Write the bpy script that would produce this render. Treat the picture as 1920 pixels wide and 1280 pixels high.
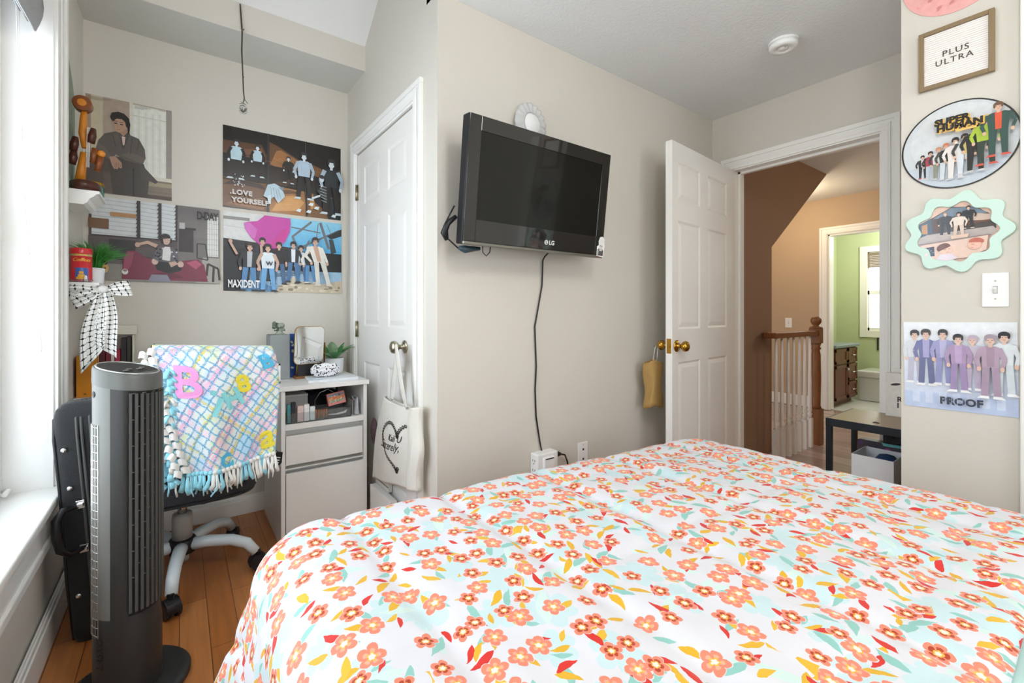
import bpy, bmesh, math, random
from mathutils import Vector, Matrix
for o in list(bpy.data.objects):
    bpy.data.objects.remove(o)
SC = bpy.context.scene
COL = SC.collection
PI = math.pi

# ---------------------------------------------------------------- camera, world, lights, exposure
cd = bpy.data.cameras.new('camera')
cam = bpy.data.objects.new('camera', cd)
COL.objects.link(cam)
cam.location = (0, 0, 1.115)
cam.rotation_euler = (PI / 2, 0, -(PI / 2 - math.atan(1.355)))
cd.sensor_width = 36.0
cd.lens = 845.0 / 1920 * 36.0
cd.shift_y = -53.0 / 1920
cd.clip_start = 0.02
SC.camera = cam

SC.view_settings.view_transform = 'Standard'
SC.view_settings.look = 'None'
SC.view_settings.exposure = 0.14
SC.view_settings.gamma = 1.0
SC.view_settings.use_curve_mapping = False
SC.cycles.use_denoising = True
SC.cycles.max_bounces = 10
SC.cycles.diffuse_bounces = 6
SC.cycles.sample_clamp_indirect = 6.0

W = bpy.data.worlds.new('daylight_sky')
SC.world = W
W.use_nodes = True
W.node_tree.nodes['Background'].inputs[0].default_value = (0.86, 0.93, 1.0, 1)
W.node_tree.nodes['Background'].inputs[1].default_value = 2.0


def light(name, kind, loc, power, color=(1, 1, 1), size=0.2, size_y=None, target=None, spread=None):
    ld = bpy.data.lights.new(name, kind)
    ld.energy = power
    ld.color = color
    if kind == 'AREA':
        ld.size = size
        if size_y:
            ld.shape = 'RECTANGLE'
            ld.size_y = size_y
        if spread:
            ld.spread = spread
    else:
        ld.shadow_soft_size = size
    lo = bpy.data.objects.new(name, ld)
    COL.objects.link(lo)
    lo.location = loc
    if target:
        lo.rotation_euler = (Vector(target) - Vector(loc)).to_track_quat('-Z', 'Y').to_euler()
    return lo


light('window_daylight', 'AREA', (-0.62, 1.45, 1.4), 21, (0.80, 0.90, 1.0), 1.6, 1.7, (2.0, 1.45, 1.15))
light('rear_fill_light', 'AREA', (0.9, -2.33, 1.45), 20, (0.90, 0.95, 1.0), 1.6, 1.3, (1.1, 2.0, 1.2))  # fill light added behind the camera, not a known window
light('ceiling_lamp', 'POINT', (0.62, -0.15, 2.22), 27, (1.0, 0.97, 0.93), 0.16)
light('hall_lamp', 'POINT', (5.25, 2.2, 2.2), 15, (1.0, 0.78, 0.50), 0.12)
light('hall_front_lamp', 'POINT', (4.3, -0.1, 2.2), 14, (1.0, 0.86, 0.74), 0.15)
light('bath_lamp', 'POINT', (6.9, 1.5, 2.0), 22, (1.0, 0.98, 0.92), 0.15)


# ---------------------------------------------------------------- helpers
def lin(h):
    if not isinstance(h, str):
        return tuple(h)[:3]
    h = h.lstrip('#')
    out = []
    for i in (0, 2, 4):
        c = int(h[i:i + 2], 16) / 255
        out.append(c / 12.92 if c <= 0.04045 else ((c + 0.055) / 1.055) ** 2.4)
    return tuple(out)


def mat(name, color, rough=0.5, metal=0.0, var=0.05, vscale=9.0, bump=None, coat=0.0, trans=0.0,
        emit=None, spec=0.5, alpha=1.0, sheen=0.0, ior=1.45, stretch=None):
    m = bpy.data.materials.new(name)
    m.use_nodes = True
    nt = m.node_tree
    b = nt.nodes['Principled BSDF']
    c = lin(color)
    b.inputs['Roughness'].default_value = rough
    b.inputs['Metallic'].default_value = metal
    b.inputs['Coat Weight'].default_value = coat
    b.inputs['Transmission Weight'].default_value = trans
    b.inputs['Specular IOR Level'].default_value = spec
    b.inputs['Alpha'].default_value = alpha
    b.inputs['Sheen Weight'].default_value = sheen
    b.inputs['IOR'].default_value = ior
    tc = nt.nodes.new('ShaderNodeTexCoord')
    vec = tc.outputs['Object']
    if stretch:
        mp = nt.nodes.new('ShaderNodeMapping')
        mp.inputs['Scale'].default_value = stretch
        nt.links.new(vec, mp.inputs['Vector'])
        vec = mp.outputs['Vector']
    if var:
        n = nt.nodes.new('ShaderNodeTexNoise')
        n.inputs['Scale'].default_value = vscale
        n.inputs['Detail'].default_value = 4
        nt.links.new(vec, n.inputs['Vector'])
        r = nt.nodes.new('ShaderNodeMix')
        r.data_type = 'RGBA'
        r.inputs['A'].default_value = tuple(x * (1 - var) for x in c) + (1,)
        r.inputs['B'].default_value = tuple(min(1, x * (1 + var)) for x in c) + (1,)
        nt.links.new(n.outputs['Fac'], r.inputs['Factor'])
        nt.links.new(r.outputs['Result'], b.inputs['Base Color'])
    else:
        b.inputs['Base Color'].default_value = c + (1,)
    if bump:
        n2 = nt.nodes.new('ShaderNodeTexNoise')
        n2.inputs['Scale'].default_value = bump[0]
        n2.inputs['Detail'].default_value = 5
        nt.links.new(vec, n2.inputs['Vector'])
        bp = nt.nodes.new('ShaderNodeBump')
        bp.inputs['Strength'].default_value = bump[1]
        bp.inputs['Distance'].default_value = 0.01
        nt.links.new(n2.outputs['Fac'], bp.inputs['Height'])
        nt.links.new(bp.outputs['Normal'], b.inputs['Normal'])
    if emit:
        b.inputs['Emission Color'].default_value = lin(emit[0]) + (1,)
        b.inputs['Emission Strength'].default_value = emit[1]
    return m


LOCAL = set()


def tag(o, label=None, cat=None, group=None, kind=None):
    if label: o['label'] = label
    if cat: o['category'] = cat
    if group: o['group'] = group
    if kind: o['kind'] = kind
    return o


def thing(name, label, cat, loc=(0, 0, 0), rot=None, group=None):
    o = bpy.data.objects.new(name, None)
    o.empty_display_size = 0.05
    COL.objects.link(o)
    o.location = loc
    if rot is not None:
        o.rotation_euler = rot
        LOCAL.add(o)
    return tag(o, label, cat, group)


class MB:
    """collects shapes and links them as one mesh object"""

    def __init__(s):
        s.v, s.f, s.mi, s.sm = [], [], [], []
        s.cur = 0
        s.T = None

    def add(s, vs, fs, smooth=False):
        k = len(s.v)
        for p in vs:
            p = Vector(p)
            s.v.append(s.T @ p if s.T else p)
        for f in fs:
            s.f.append(tuple(k + i for i in f))
            s.mi.append(s.cur)
            s.sm.append(smooth)
        return s

    def box(s, x0, y0, z0, x1, y1, z1):
        x0, x1 = min(x0, x1), max(x0, x1)
        y0, y1 = min(y0, y1), max(y0, y1)
        z0, z1 = min(z0, z1), max(z0, z1)
        vs = [(x, y, z) for z in (z0, z1) for y in (y0, y1) for x in (x0, x1)]
        return s.add(vs, [(0, 2, 3, 1), (4, 5, 7, 6), (0, 1, 5, 4), (2, 6, 7, 3), (0, 4, 6, 2), (1, 3, 7, 5)])

    def tube(s, pts, r, seg=10, caps=True, smooth=True, sy=1.0):
        pts = [Vector(p) for p in pts]
        n = len(pts)
        rs = r if isinstance(r, (list, tuple)) else [r] * n
        vs, fs = [], []
        up = None
        for i, p in enumerate(pts):
            d = (pts[min(i + 1, n - 1)] - pts[max(i - 1, 0)]).normalized()
            if up is None:
                a = Vector((0, 0, 1)) if abs(d.z) < 0.9 else Vector((1, 0, 0))
                up = (a - d * a.dot(d)).normalized()
            else:
                up = (up - d * up.dot(d)).normalized()
            w = d.cross(up)
            for k in range(seg):
                t = 2 * PI * k / seg
                vs.append(p + (up * math.cos(t) * sy + w * math.sin(t)) * rs[i])
        for i in range(n - 1):
            for k in range(seg):
                a, b = i * seg + k, i * seg + (k + 1) % seg
                fs.append((a, b, b + seg, a + seg))
        s.add(vs, fs, smooth)
        if caps:
            m = len(s.v) - n * seg
            s.f.append(tuple(m + k for k in reversed(range(seg)))); s.mi.append(s.cur); s.sm.append(False)
            s.f.append(tuple(m + (n - 1) * seg + k for k in range(seg))); s.mi.append(s.cur); s.sm.append(False)
        return s

    def cyl(s, p0, p1, r0, r1=None, seg=20, caps=True):
        return s.tube([p0, p1], [r0, r0 if r1 is None else r1], seg, caps)

    def lathe(s, prof, c=(0, 0, 0), seg=24, axis=None, sx=1.0, sy=1.0):
        vs, fs = [], []
        R = Matrix.Identity(3)
        if axis is not None:
            R = Vector((0, 0, 1)).rotation_difference(Vector(axis)).to_matrix()
        for (r, z) in prof:
            for k in range(seg):
                t = 2 * PI * k / seg
                vs.append(Vector(c) + R @ Vector((r * math.cos(t) * sx, r * math.sin(t) * sy, z)))
        n = len(prof)
        for i in range(n - 1):
            for k in range(seg):
                a, b = i * seg + k, i * seg + (k + 1) % seg
                fs.append((a, b, b + seg, a + seg))
        fs.append(tuple(reversed(range(seg))))
        fs.append(tuple((n - 1) * seg + k for k in range(seg)))
        s.add(vs, fs, True)
        s.sm[-1] = False; s.sm[-2] = False
        return s

    def prism(s, poly, z0, z1, T=None, smooth=False):
        n = len(poly)
        vs = [Vector((p[0], p[1], z0)) for p in poly] + [Vector((p[0], p[1], z1)) for p in poly]
        if T: vs = [T @ p for p in vs]
        fs = [tuple(reversed(range(n))), tuple(range(n, 2 * n))] + [(i, (i + 1) % n, n + (i + 1) % n, n + i) for i in range(n)]
        s.add(vs, fs)
        if smooth:
            for i in range(n): s.sm[-1 - i] = True
        return s

    def ball(s, c, r, seg=16, rings=10, T=None):
        rx, ry, rz = (r, r, r) if not isinstance(r, (list, tuple)) else r
        vs, fs = [], []
        for i in range(rings + 1):
            ph = PI * i / rings
            for k in range(seg):
                t = 2 * PI * k / seg
                p = Vector((rx * math.sin(ph) * math.cos(t), ry * math.sin(ph) * math.sin(t), -rz * math.cos(ph)))
                if T: p = T @ p
                vs.append(Vector(c) + p)
        for i in range(rings):
            for k in range(seg):
                a, b = i * seg + k, i * seg + (k + 1) % seg
                fs.append((a, b, b + seg, a + seg))
        return s.add(vs, fs, True)

    def grid(s, fn, nu, nv, smooth=True, wrap=False):
        vs = [fn(i / nu, j / nv) for j in range(nv + 1) for i in range(nu + 1)]
        fs = [(j * (nu + 1) + i, j * (nu + 1) + i + 1, (j + 1) * (nu + 1) + i + 1, (j + 1) * (nu + 1) + i) for j in range(nv) for i in range(nu)]
        return s.add(vs, fs, smooth)

    def build(s, name, mats, parent=None, bevel=0.0, bseg=2, subsurf=0, solid=0.0, weld=False, angle=35):
        me = bpy.data.meshes.new(name)
        me.from_pydata([tuple(p) for p in s.v], [], s.f)
        mats = mats if isinstance(mats, (list, tuple)) else [mats]
        for m in mats: me.materials.append(m)
        me.polygons.foreach_set('material_index', s.mi)
        me.polygons.foreach_set('use_smooth', s.sm)
        bm = bmesh.new(); bm.from_mesh(me)
        if weld: bmesh.ops.remove_doubles(bm, verts=bm.verts, dist=1e-5)
        bmesh.ops.recalc_face_normals(bm, faces=bm.faces)
        bm.to_mesh(me); bm.free()
        o = bpy.data.objects.new(name, me)
        COL.objects.link(o)
        if parent is not None:
            o.parent = parent
            if parent.type == 'EMPTY' and parent not in LOCAL:
                o.location = -parent.location
        if solid:
            md = o.modifiers.new('thickness', 'SOLIDIFY'); md.thickness = solid; md.offset = 0
        if bevel:
            md = o.modifiers.new('soft_edges', 'BEVEL'); md.width = bevel; md.segments = bseg
            md.limit_method = 'ANGLE'; md.angle_limit = math.radians(angle)
        if subsurf:
            md = o.modifiers.new('smooth', 'SUBSURF'); md.levels = subsurf; md.render_levels = subsurf
        return o


def boxobj(name, m, x0, y0, z0, x1, y1, z1, parent=None, bevel=0.0, **kw):
    return MB().box(x0, y0, z0, x1, y1, z1).build(name, m, parent, bevel, **kw)


def struct(o, label=None, cat=None):
    o['kind'] = 'structure'
    if label: o['label'] = label
    if cat: o['category'] = cat
    return o


def text_tris(body, size=1.0, shear=0.0, align='CENTER', bold=0.0, spacing=1.0):
    cu = bpy.data.curves.new('lettering', 'FONT')
    cu.body = body; cu.size = size; cu.shear = shear; cu.align_x = align
    cu.offset = bold; cu.space_character = spacing
    cu.resolution_u = 3
    ob = bpy.data.objects.new('lettering', cu)
    COL.objects.link(ob)
    dg = bpy.context.evaluated_depsgraph_get()
    me = bpy.data.meshes.new_from_object(ob.evaluated_get(dg))
    vs = [v.co.copy() for v in me.vertices]
    fs = [tuple(p.vertices) for p in me.polygons]
    bpy.data.objects.remove(ob); bpy.data.curves.remove(cu); bpy.data.meshes.remove(me)
    return vs, fs


PRINT = {}


def print_mat(rough, coat):
    k = (rough, coat)
    if k in PRINT: return PRINT[k]
    m = bpy.data.materials.new('printed_surface')
    m.use_nodes = True
    nt = m.node_tree
    b = nt.nodes['Principled BSDF']
    b.inputs['Roughness'].default_value = rough
    b.inputs['Coat Weight'].default_value = coat
    a = nt.nodes.new('ShaderNodeVertexColor'); a.layer_name = 'print'
    tc = nt.nodes.new('ShaderNodeTexCoord')
    n = nt.nodes.new('ShaderNodeTexNoise'); n.inputs['Scale'].default_value = 40
    nt.links.new(tc.outputs['Object'], n.inputs['Vector'])
    mr = nt.nodes.new('ShaderNodeMapRange'); mr.inputs['To Min'].default_value = 0.86; mr.inputs['To Max'].default_value = 1.1
    nt.links.new(n.outputs['Fac'], mr.inputs['Value'])
    mx = nt.nodes.new('ShaderNodeMix'); mx.data_type = 'RGBA'; mx.blend_type = 'MULTIPLY'; mx.inputs['Factor'].default_value = 1
    nt.links.new(a.outputs['Color'], mx.inputs['A']); nt.links.new(mr.outputs['Result'], mx.inputs['B'])
    nt.links.new(mx.outputs['Result'], b.inputs['Base Color'])
    PRINT[k] = m
    return m


class Canvas:
    """a flat printed sheet: a thin body with printed shapes lying on it"""
    EPS = 0.00012

    def __init__(s, w, h, base, t=0.0006, outline=None):
        s.w, s.h, s.t = w, h, t
        s.v, s.f, s.c = [], [], []
        s.layer = 0
        pl = outline or [(0, 0), (w, 0), (w, h), (0, h)]
        n = len(pl)
        for z in (0, t):
            for p in pl: s.v.append((p[0], p[1], z))
        for f in [tuple(reversed(range(n))), tuple(range(n, 2 * n))] + [(i, (i + 1) % n, n + (i + 1) % n, n + i) for i in range(n)]:
            s.f.append(f); s.c.append(lin(base))

    def raw(s, vs, fs, c, up=True):
        if up: s.layer += 1
        z = s.t + s.layer * s.EPS
        k = len(s.v)
        s.v += [(p[0], p[1], z) for p in vs]
        c = lin(c)
        for f in fs:
            s.f.append(tuple(k + i for i in f)); s.c.append(c)

    def poly(s, pts, c, up=True):
        s.raw(pts, [tuple(range(len(pts)))], c, up)

    def rect(s, x, y, w, h, c):
        s.poly([(x, y), (x + w, y), (x + w, y + h), (x, y + h)], c)

    def ell(s, cx, cy, rx, ry, c, rot=0.0, n=18, a0=0.0, a1=2 * PI):
        full = abs(a1 - a0 - 2 * PI) < 1e-6
        pts = []
        for i in range(n if full else n + 1):
            t = a0 + (a1 - a0) * i / n
            x, y = rx * math.cos(t), ry * math.sin(t)
            pts.append((cx + x * math.cos(rot) - y * math.sin(rot), cy + x * math.sin(rot) + y * math.cos(rot)))
        s.poly(pts, c)

    def line(s, p, q, w, c, w2=None):
        d = Vector((q[0] - p[0], q[1] - p[1])); l = d.length or 1
        nx, ny = -d.y / l, d.x / l
        a, b = w / 2, (w if w2 is None else w2) / 2
        s.poly([(p[0] + nx * a, p[1] + ny * a), (p[0] - nx * a, p[1] - ny * a), (q[0] - nx * b, q[1] - ny * b), (q[0] + nx * b, q[1] + ny * b)], c)

    def grad(s, x, y, w, h, c0, c1, n=10):
        c0, c1 = lin(c0), lin(c1)
        s.layer += 1
        for i in range(n):
            t = (i + .5) / n
            s.poly([(x, y + h * i / n), (x + w, y + h * i / n), (x + w, y + h * (i + 1) / n), (x, y + h * (i + 1) / n)],
                   tuple(a * (1 - t) + b * t for a, b in zip(c0, c1)), False)

    def text(s, body, x, y, size, c, align='LEFT', shear=0, sx=1.0, rot=0.0, bold=0.0, spacing=1.0):
        vs, fs = text_tris(body, size, shear, align, bold, spacing)
        ca, sa = math.cos(rot), math.sin(rot)
        s.raw([(x + p.x * sx * ca - p.y * sa, y + p.x * sx * sa + p.y * ca) for p in vs], fs, c)

    def person(s, x, y, h, top='#222222', legs='#333355', hair='#1c1614', skin='#d8a88c', shoe='#dddddd', lean=0.0, shirt=None,
               arms=None, stance=0.10, face=True, wide=1.0):
        """a small standing figure seen in a printed picture; (x, y) between the feet"""
        u = h / 7.6
        arms = arms or top
        hx = x + lean * h
        sh = y + h * 0.82
        hip = y + h * 0.50
        hx2 = x + lean * h * 0.5
        for sgn in (-1, 1):
            fx = x + sgn * stance * h
            s.poly([(hx2 + sgn * u * 0.08 * wide, hip), (hx2 + sgn * u * 0.85 * wide, hip + u * .3), (fx + sgn * u * 0.42, y + u * .25), (fx - sgn * u * 0.18, y + u * .25)], legs)
            s.poly([(fx - sgn * u * .25, y + u * .3), (fx + sgn * u * .45, y + u * .3), (fx + sgn * u * .8, y - u * .02), (fx - sgn * u * .25, y - u * .02)], shoe)
        s.poly([(hx2 - u * .85 * wide, hip - u * .1), (hx2 + u * .85 * wide, hip - u * .1), (hx + u * 1.02 * wide, sh - u * .25), (hx + u * .55 * wide, sh), (hx - u * .55 * wide, sh), (hx - u * 1.02 * wide, sh - u * .25)], top)
        if shirt:
            s.poly([(hx2 - u * .3, hip), (hx2 + u * .3, hip), (hx + u * .36, sh), (hx - u * .36, sh)], shirt)
        for sgn in (-1, 1):
            e = (hx + sgn * u * 1.45 * wide, sh - u * 1.6)
            hd = (hx2 + sgn * u * 1.2 * wide, hip - u * .1)
            s.line((hx + sgn * u * .86 * wide, sh - u * .25), e, u * .52, arms, u * .44)
            s.line(e, hd, u * .44, arms, u * .34)
            s.ell(hd[0], hd[1] - u * .2, u * .2, u * .28, skin)
        s.rect(hx - u * .17, sh - u * .12, u * .34, u * .45, skin)
        s.ell(hx, sh + u * .72, u * .42, u * .55, skin)
        s.ell(hx, sh + u * 1.02, u * .5, u * .42, hair, 0, 16, -.25, PI + .25)
        s.ell(hx - u * .38, sh + u * .9, u * .13, u * .34, hair)
        s.ell(hx + u * .38, sh + u * .9, u * .13, u * .34, hair)
        if face and h > 0.07:
            for sgn in (-1, 1): s.ell(hx + sgn * u * .16, sh + u * .72, u * .06, u * .04, '#3a2620')
            s.rect(hx - u * .1, sh + u * .42, u * .2, u * .05, '#a8625a')

    def build(s, name, T, parent=None, rough=0.45, coat=0.0):
        me = bpy.data.meshes.new(name)
        me.from_pydata([tuple(T @ Vector(p)) for p in s.v], [], s.f)
        at = me.color_attributes.new('print', 'FLOAT_COLOR', 'CORNER')
        i = 0
        for f, c in zip(s.f, s.c):
            for _ in f:
                at.data[i].color = c + (1,)
                i += 1
        me.materials.append(print_mat(rough, coat))
        o = bpy.data.objects.new(name, me)
        COL.objects.link(o)
        if parent is not None:
            o.parent = parent
            if parent.type == 'EMPTY' and parent not in LOCAL: o.location = -parent.location
        return o


def frame_T(o, ex, ey):
    """local x -> ex, local y -> ey, local z -> ex x ey, origin o"""
    ex, ey = Vector(ex).normalized(), Vector(ey).normalized()
    ez = ex.cross(ey)
    m = Matrix((ex, ey, ez)).transposed().to_4x4()
    m.translation = Vector(o)
    return m


def north(x, y, z): return frame_T((x, y, z), (1, 0, 0), (0, 0, 1))      # on a wall facing -Y
def east_side(x, y, z): return frame_T((x, y, z), (0, -1, 0), (0, 0, 1))  # on a wall facing -X
def west_side(x, y, z): return frame_T((x, y, z), (0, 1, 0), (0, 0, 1))   # on a wall facing +X

# ---------------------------------------------------------------- materials of the room
M_WALL = mat('greige_wall_paint', '#d4cfc5', 0.75, var=0.02, vscale=3, bump=(160, 0.06))
M_CEIL = mat('ceiling_paint', '#e4e6e6', 0.9, var=0.02, vscale=5, bump=(90, 0.25))
M_WHITE = mat('white_trim_paint', '#efeeea', 0.38, var=0.015, vscale=4)
M_DOOR = mat('white_door_paint', '#eae8e3', 0.42, var=0.02, vscale=6, bump=(60, 0.03))
M_BROWN = mat('hall_brown_paint', '#93765f', 0.75, var=0.03, vscale=3, bump=(150, 0.06))
M_TAN = mat('hall_tan_paint', '#bfa78c', 0.75, var=0.03, vscale=3)
M_GREEN = mat('bath_green_paint', '#bfc9a2', 0.7, var=0.02, vscale=3)
M_BLACK = mat('black_plastic', '#17171a', 0.42, var=0.1, vscale=30)
M_CHROME = mat('chrome', '#d8d8d8', 0.18, 1.0, var=0.02)
M_BRASS = mat('polished_brass', '#b98e3c', 0.2, 1.0, var=0.06)
M_NICKEL = mat('brushed_nickel', '#b7b09c', 0.3, 1.0, var=0.05)
M_PLASTIC = mat('white_plastic', '#efefee', 0.35, var=0.01)
M_SLOT = mat('dark_slot', '#2a2624', 0.6, var=0.05)


def plank_mat(name, c1, c2, c3, rough, plank=0.085, length=0.9, tone=1.0):
    m = bpy.data.materials.new(name); m.use_nodes = True
    nt = m.node_tree; b = nt.nodes['Principled BSDF']
    tc = nt.nodes.new('ShaderNodeTexCoord')
    mp = nt.nodes.new('ShaderNodeMapping'); mp.inputs['Rotation'].default_value = (0, 0, PI / 2)
    nt.links.new(tc.outputs['Object'], mp.inputs['Vector'])
    br = nt.nodes.new('ShaderNodeTexBrick')
    br.inputs['Scale'].default_value = 1.0
    br.inputs['Brick Width'].default_value = length
    br.inputs['Row Height'].default_value = plank
    br.inputs['Mortar Size'].default_value = 0.0012
    br.inputs['Color1'].default_value = lin(c1) + (1,)
    br.inputs['Color2'].default_value = lin(c2) + (1,)
    br.inputs['Mortar'].default_value = lin(c3) + (1,)
    br.offset = 0.37
    nt.links.new(mp.outputs['Vector'], br.inputs['Vector'])
    m2 = nt.nodes.new('ShaderNodeMapping'); m2.inputs['Scale'].default_value = (60, 3.5, 1)
    nt.links.new(tc.outputs['Object'], m2.inputs['Vector'])
    n = nt.nodes.new('ShaderNodeTexNoise'); n.inputs['Scale'].default_value = 1.0; n.inputs['Detail'].default_value = 6
    nt.links.new(m2.outputs['Vector'], n.inputs['Vector'])
    mr = nt.nodes.new('ShaderNodeMapRange'); mr.inputs['To Min'].default_value = 0.62; mr.inputs['To Max'].default_value = 1.25
    nt.links.new(n.outputs['Fac'], mr.inputs['Value'])
    mx = nt.nodes.new('ShaderNodeMix'); mx.data_type = 'RGBA'; mx.blend_type = 'MULTIPLY'; mx.inputs['Factor'].default_value = 1
    nt.links.new(br.outputs['Color'], mx.inputs['A']); nt.links.new(mr.outputs['Result'], mx.inputs['B'])
    nt.links.new(mx.outputs['Result'], b.inputs['Base Color'])
    b.inputs['Roughness'].default_value = rough
    bp = nt.nodes.new('ShaderNodeBump'); bp.inputs['Strength'].default_value = 0.25; bp.inputs['Distance'].default_value = 0.003
    nt.links.new(br.outputs['Fac'], bp.inputs['Height']); bp.invert = True
    nt.links.new(bp.outputs['Normal'], b.inputs['Normal'])
    return m


M_FLOOR = plank_mat('orange_oak_planks', '#bf7c45', '#aa6733', '#5c351c', 0.34)
M_HALLFLOOR = plank_mat('grey_brown_planks', '#b8a198', '#a18b82', '#77655d', 0.22, 0.09, 0.8)
M_TILE = plank_mat('pale_bath_tile', '#dcdcd8', '#d2d3d0', '#f2f2ee', 0.3, 0.3, 0.3)

def casing(name, plane, axis, o0, o1, ztop, d, w=0.07, head=True, label='white moulded door casing', left=True, right=True, z0=0.0, sill=False, T=0.02):
    """moulded frame around an opening; axis 'Y' (opening in an X plane) or 'X'"""
    m = MB()
    steps = [(0.0, w - 0.0016, T * 0.55), (0.008, w * 0.55, T), (w * 0.72, w, T * 0.95), (w * 0.3, w * 0.45, T * 1.08)]

    def put(u0, u1, za, zb, t):
        if axis == 'Y': m.box(plane, u0, za, plane + d * t, u1, zb)
        else: m.box(u0, plane, za, u1, plane + d * t, zb)
    for (a, c, t) in steps:
        if left: put(o0 - c, o0 - a, z0, ztop + a, t)
        if right: put(o1 + a, o1 + c, z0, ztop + a, t)
        if head: put(o0 - (c if left else 0), o1 + (c if right else 0), ztop + a, ztop + c, t * 0.999)
        if sill: put(o0 - c, o1 + c, z0 - c, z0 - a, t * 0.999)
    return struct(m.build(name, M_WHITE, bevel=0.0015), label, 'trim')


# ---------------------------------------------------------------- shell of the bedroom
XW, YB, XC, YT, XD, XR, H = -0.365, 2.908, 0.856, 1.679, 2.957, 2.2, 2.44
struct(boxobj('floor', M_FLOOR, -0.55, -2.3, -0.05, 3.02, 3.05, 0), 'orange oak plank floor of the bedroom', 'floor')
struct(boxobj('wall_north', M_WALL, XC + 0.1, YT, 0, 3.10, YT + 0.1, H), 'greige wall behind the television', 'wall')
b = MB()
b.box(XC, YT, 0, XC + 0.1, 1.89, 3.3); b.box(XC, 2.715, 0, XC + 0.1, YB + 0.1, 3.3); b.box(XC, 1.89, 2.06, XC + 0.1, 2.715, 3.3)
struct(b.build('wall_closet', M_WALL), 'greige wall around the closet door', 'wall')
struct(boxobj('wall_alcove', M_WALL, -0.55, YB, 0, XC, YB + 0.1, 3.3), 'greige alcove wall covered with posters', 'wall')
b = MB()
b.box(XW - 0.16, 2.27, 0, XW, YB, 3.3); b.box(XW - 0.16, 0.72, 0, XW, 2.27, 0.47); b.box(XW - 0.16, 0.72, 2.28, XW, 2.27, 3.3); b.box(XW - 0.16, -2.3, 0, XW, 0.72, 3.3)
struct(b.build('wall_west', M_WALL), 'greige wall under and beside the window', 'wall')
b = MB()
b.box(XD, 1.545, 0, XD + 0.12, YT, H); b.box(XD, 0.735, 2.075, XD + 0.12, 1.545, H); b.box(XD, 0.2, 0, XD + 0.12, 0.735, H)
struct(b.build('wall_east', M_WALL), 'greige wall around the bedroom doorway', 'wall')
b = MB()
b.box(XR, 0.38, 0, XD, 0.498, H); b.box(XR, -2.3, 0, XR + 0.1, 0.38, H)
struct(b.build('wall_right', M_WALL), 'near greige wall with the letter board and picture discs', 'wall')
b = MB()
b.box(-0.55, -2.3, 0, 0.1, -2.2, H); b.box(1.7, -2.3, 0, 3.1, -2.2, H); b.box(0.1, -2.3, 0, 1.7, -2.2, 0.8); b.box(0.1, -2.3, 2.1, 1.7, -2.2, H)  # opening left in the wall for the added rear fill light
struct(b.build('wall_south', M_WALL), 'greige wall behind the bed head', 'wall')
casing('added_window', -2.2, 'X', 0.1, 1.7, 2.1, 1, 0.08, label='added white window frame around the rear fill light', z0=0.8, sill=True)  # unseen window added only to house the rear fill light
b = MB()
b.box(XC, -2.3, H, 3.1, YT + 0.1, H + 0.08); b.box(-0.55, -2.3, H, XC, 0.9, H + 0.08)
b.box(XC, 0.9, H + 0.08, XC + 0.1, YT, 3.3); b.box(-0.55, 0.82, H + 0.08, XC, 0.9, 3.3)
struct(b.build('ceiling', M_CEIL), 'flat pale grey textured ceiling', 'ceiling')
M_SLOPE = mat('vault_paint', '#e4e4e2', 0.9, var=0.015, vscale=5, bump=(90, 0.12))
b = MB()
b.prism([(2.60, 2.626), (1.79, 3.2), (0.8, 3.2), (0.8, 3.3), (1.84, 3.3), (2.60, 2.75)], -0.55, XC, Matrix(((0, 0, 1, 0), (1, 0, 0, 0), (0, 1, 0, 0), (0, 0, 0, 1))))
struct(b.build('ceiling_vault', M_SLOPE), 'sloping white ceiling over the desk alcove', 'ceiling')
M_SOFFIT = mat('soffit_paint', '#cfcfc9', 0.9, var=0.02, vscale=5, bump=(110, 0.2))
b = MB(); b.box(XW, 2.578, 2.50, XC, YB, 2.66)
o = b.build('ceiling_soffit', [M_WALL, M_SOFFIT]); struct(o, 'boxed soffit across the alcove', 'ceiling')
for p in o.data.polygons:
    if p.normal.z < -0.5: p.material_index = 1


def baseboard(name, x0, y0, x1, y1, d, h=0.11):
    """d: outward unit normal (dx, dy)"""
    t = 0.014
    m = MB()
    a, c = (min(x0, x1), min(y0, y1)), (max(x0, x1), max(y0, y1))
    def put(th, z0, z1):
        if d[0]: m.box(x0, a[1], z0, x0 + d[0] * th, c[1], z1)
        else: m.box(a[0], y0, z0, c[0], y0 + d[1] * th, z1)
    put(t, 0, h * 0.78); put(t * 0.7, h * 0.78, h * 0.92); put(t * 0.4, h * 0.92, h)
    return struct(m.build(name, M_WHITE, bevel=0.002), 'white baseboard', 'baseboard')


baseboard('baseboard_west', XW + 0.008, -2.2, XW + 0.008, YB, (1, 0), 0.13)
baseboard('baseboard_alcove', XW, YB, XC, YB, (0, -1), 0.1)
baseboard('baseboard_north', XC, YT, XD, YT, (0, -1))
baseboard('baseboard_closet_corner', XC, YT, XC, 1.82, (-1, 0))
baseboard('baseboard_right', XR, 0.2, XR, 0.498, (-1, 0))


# closet door with its casing
casing('trim_1', XC, 'Y', 1.89, 2.715, 2.06, -1, 0.082, label='white casing around the closet door')


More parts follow.
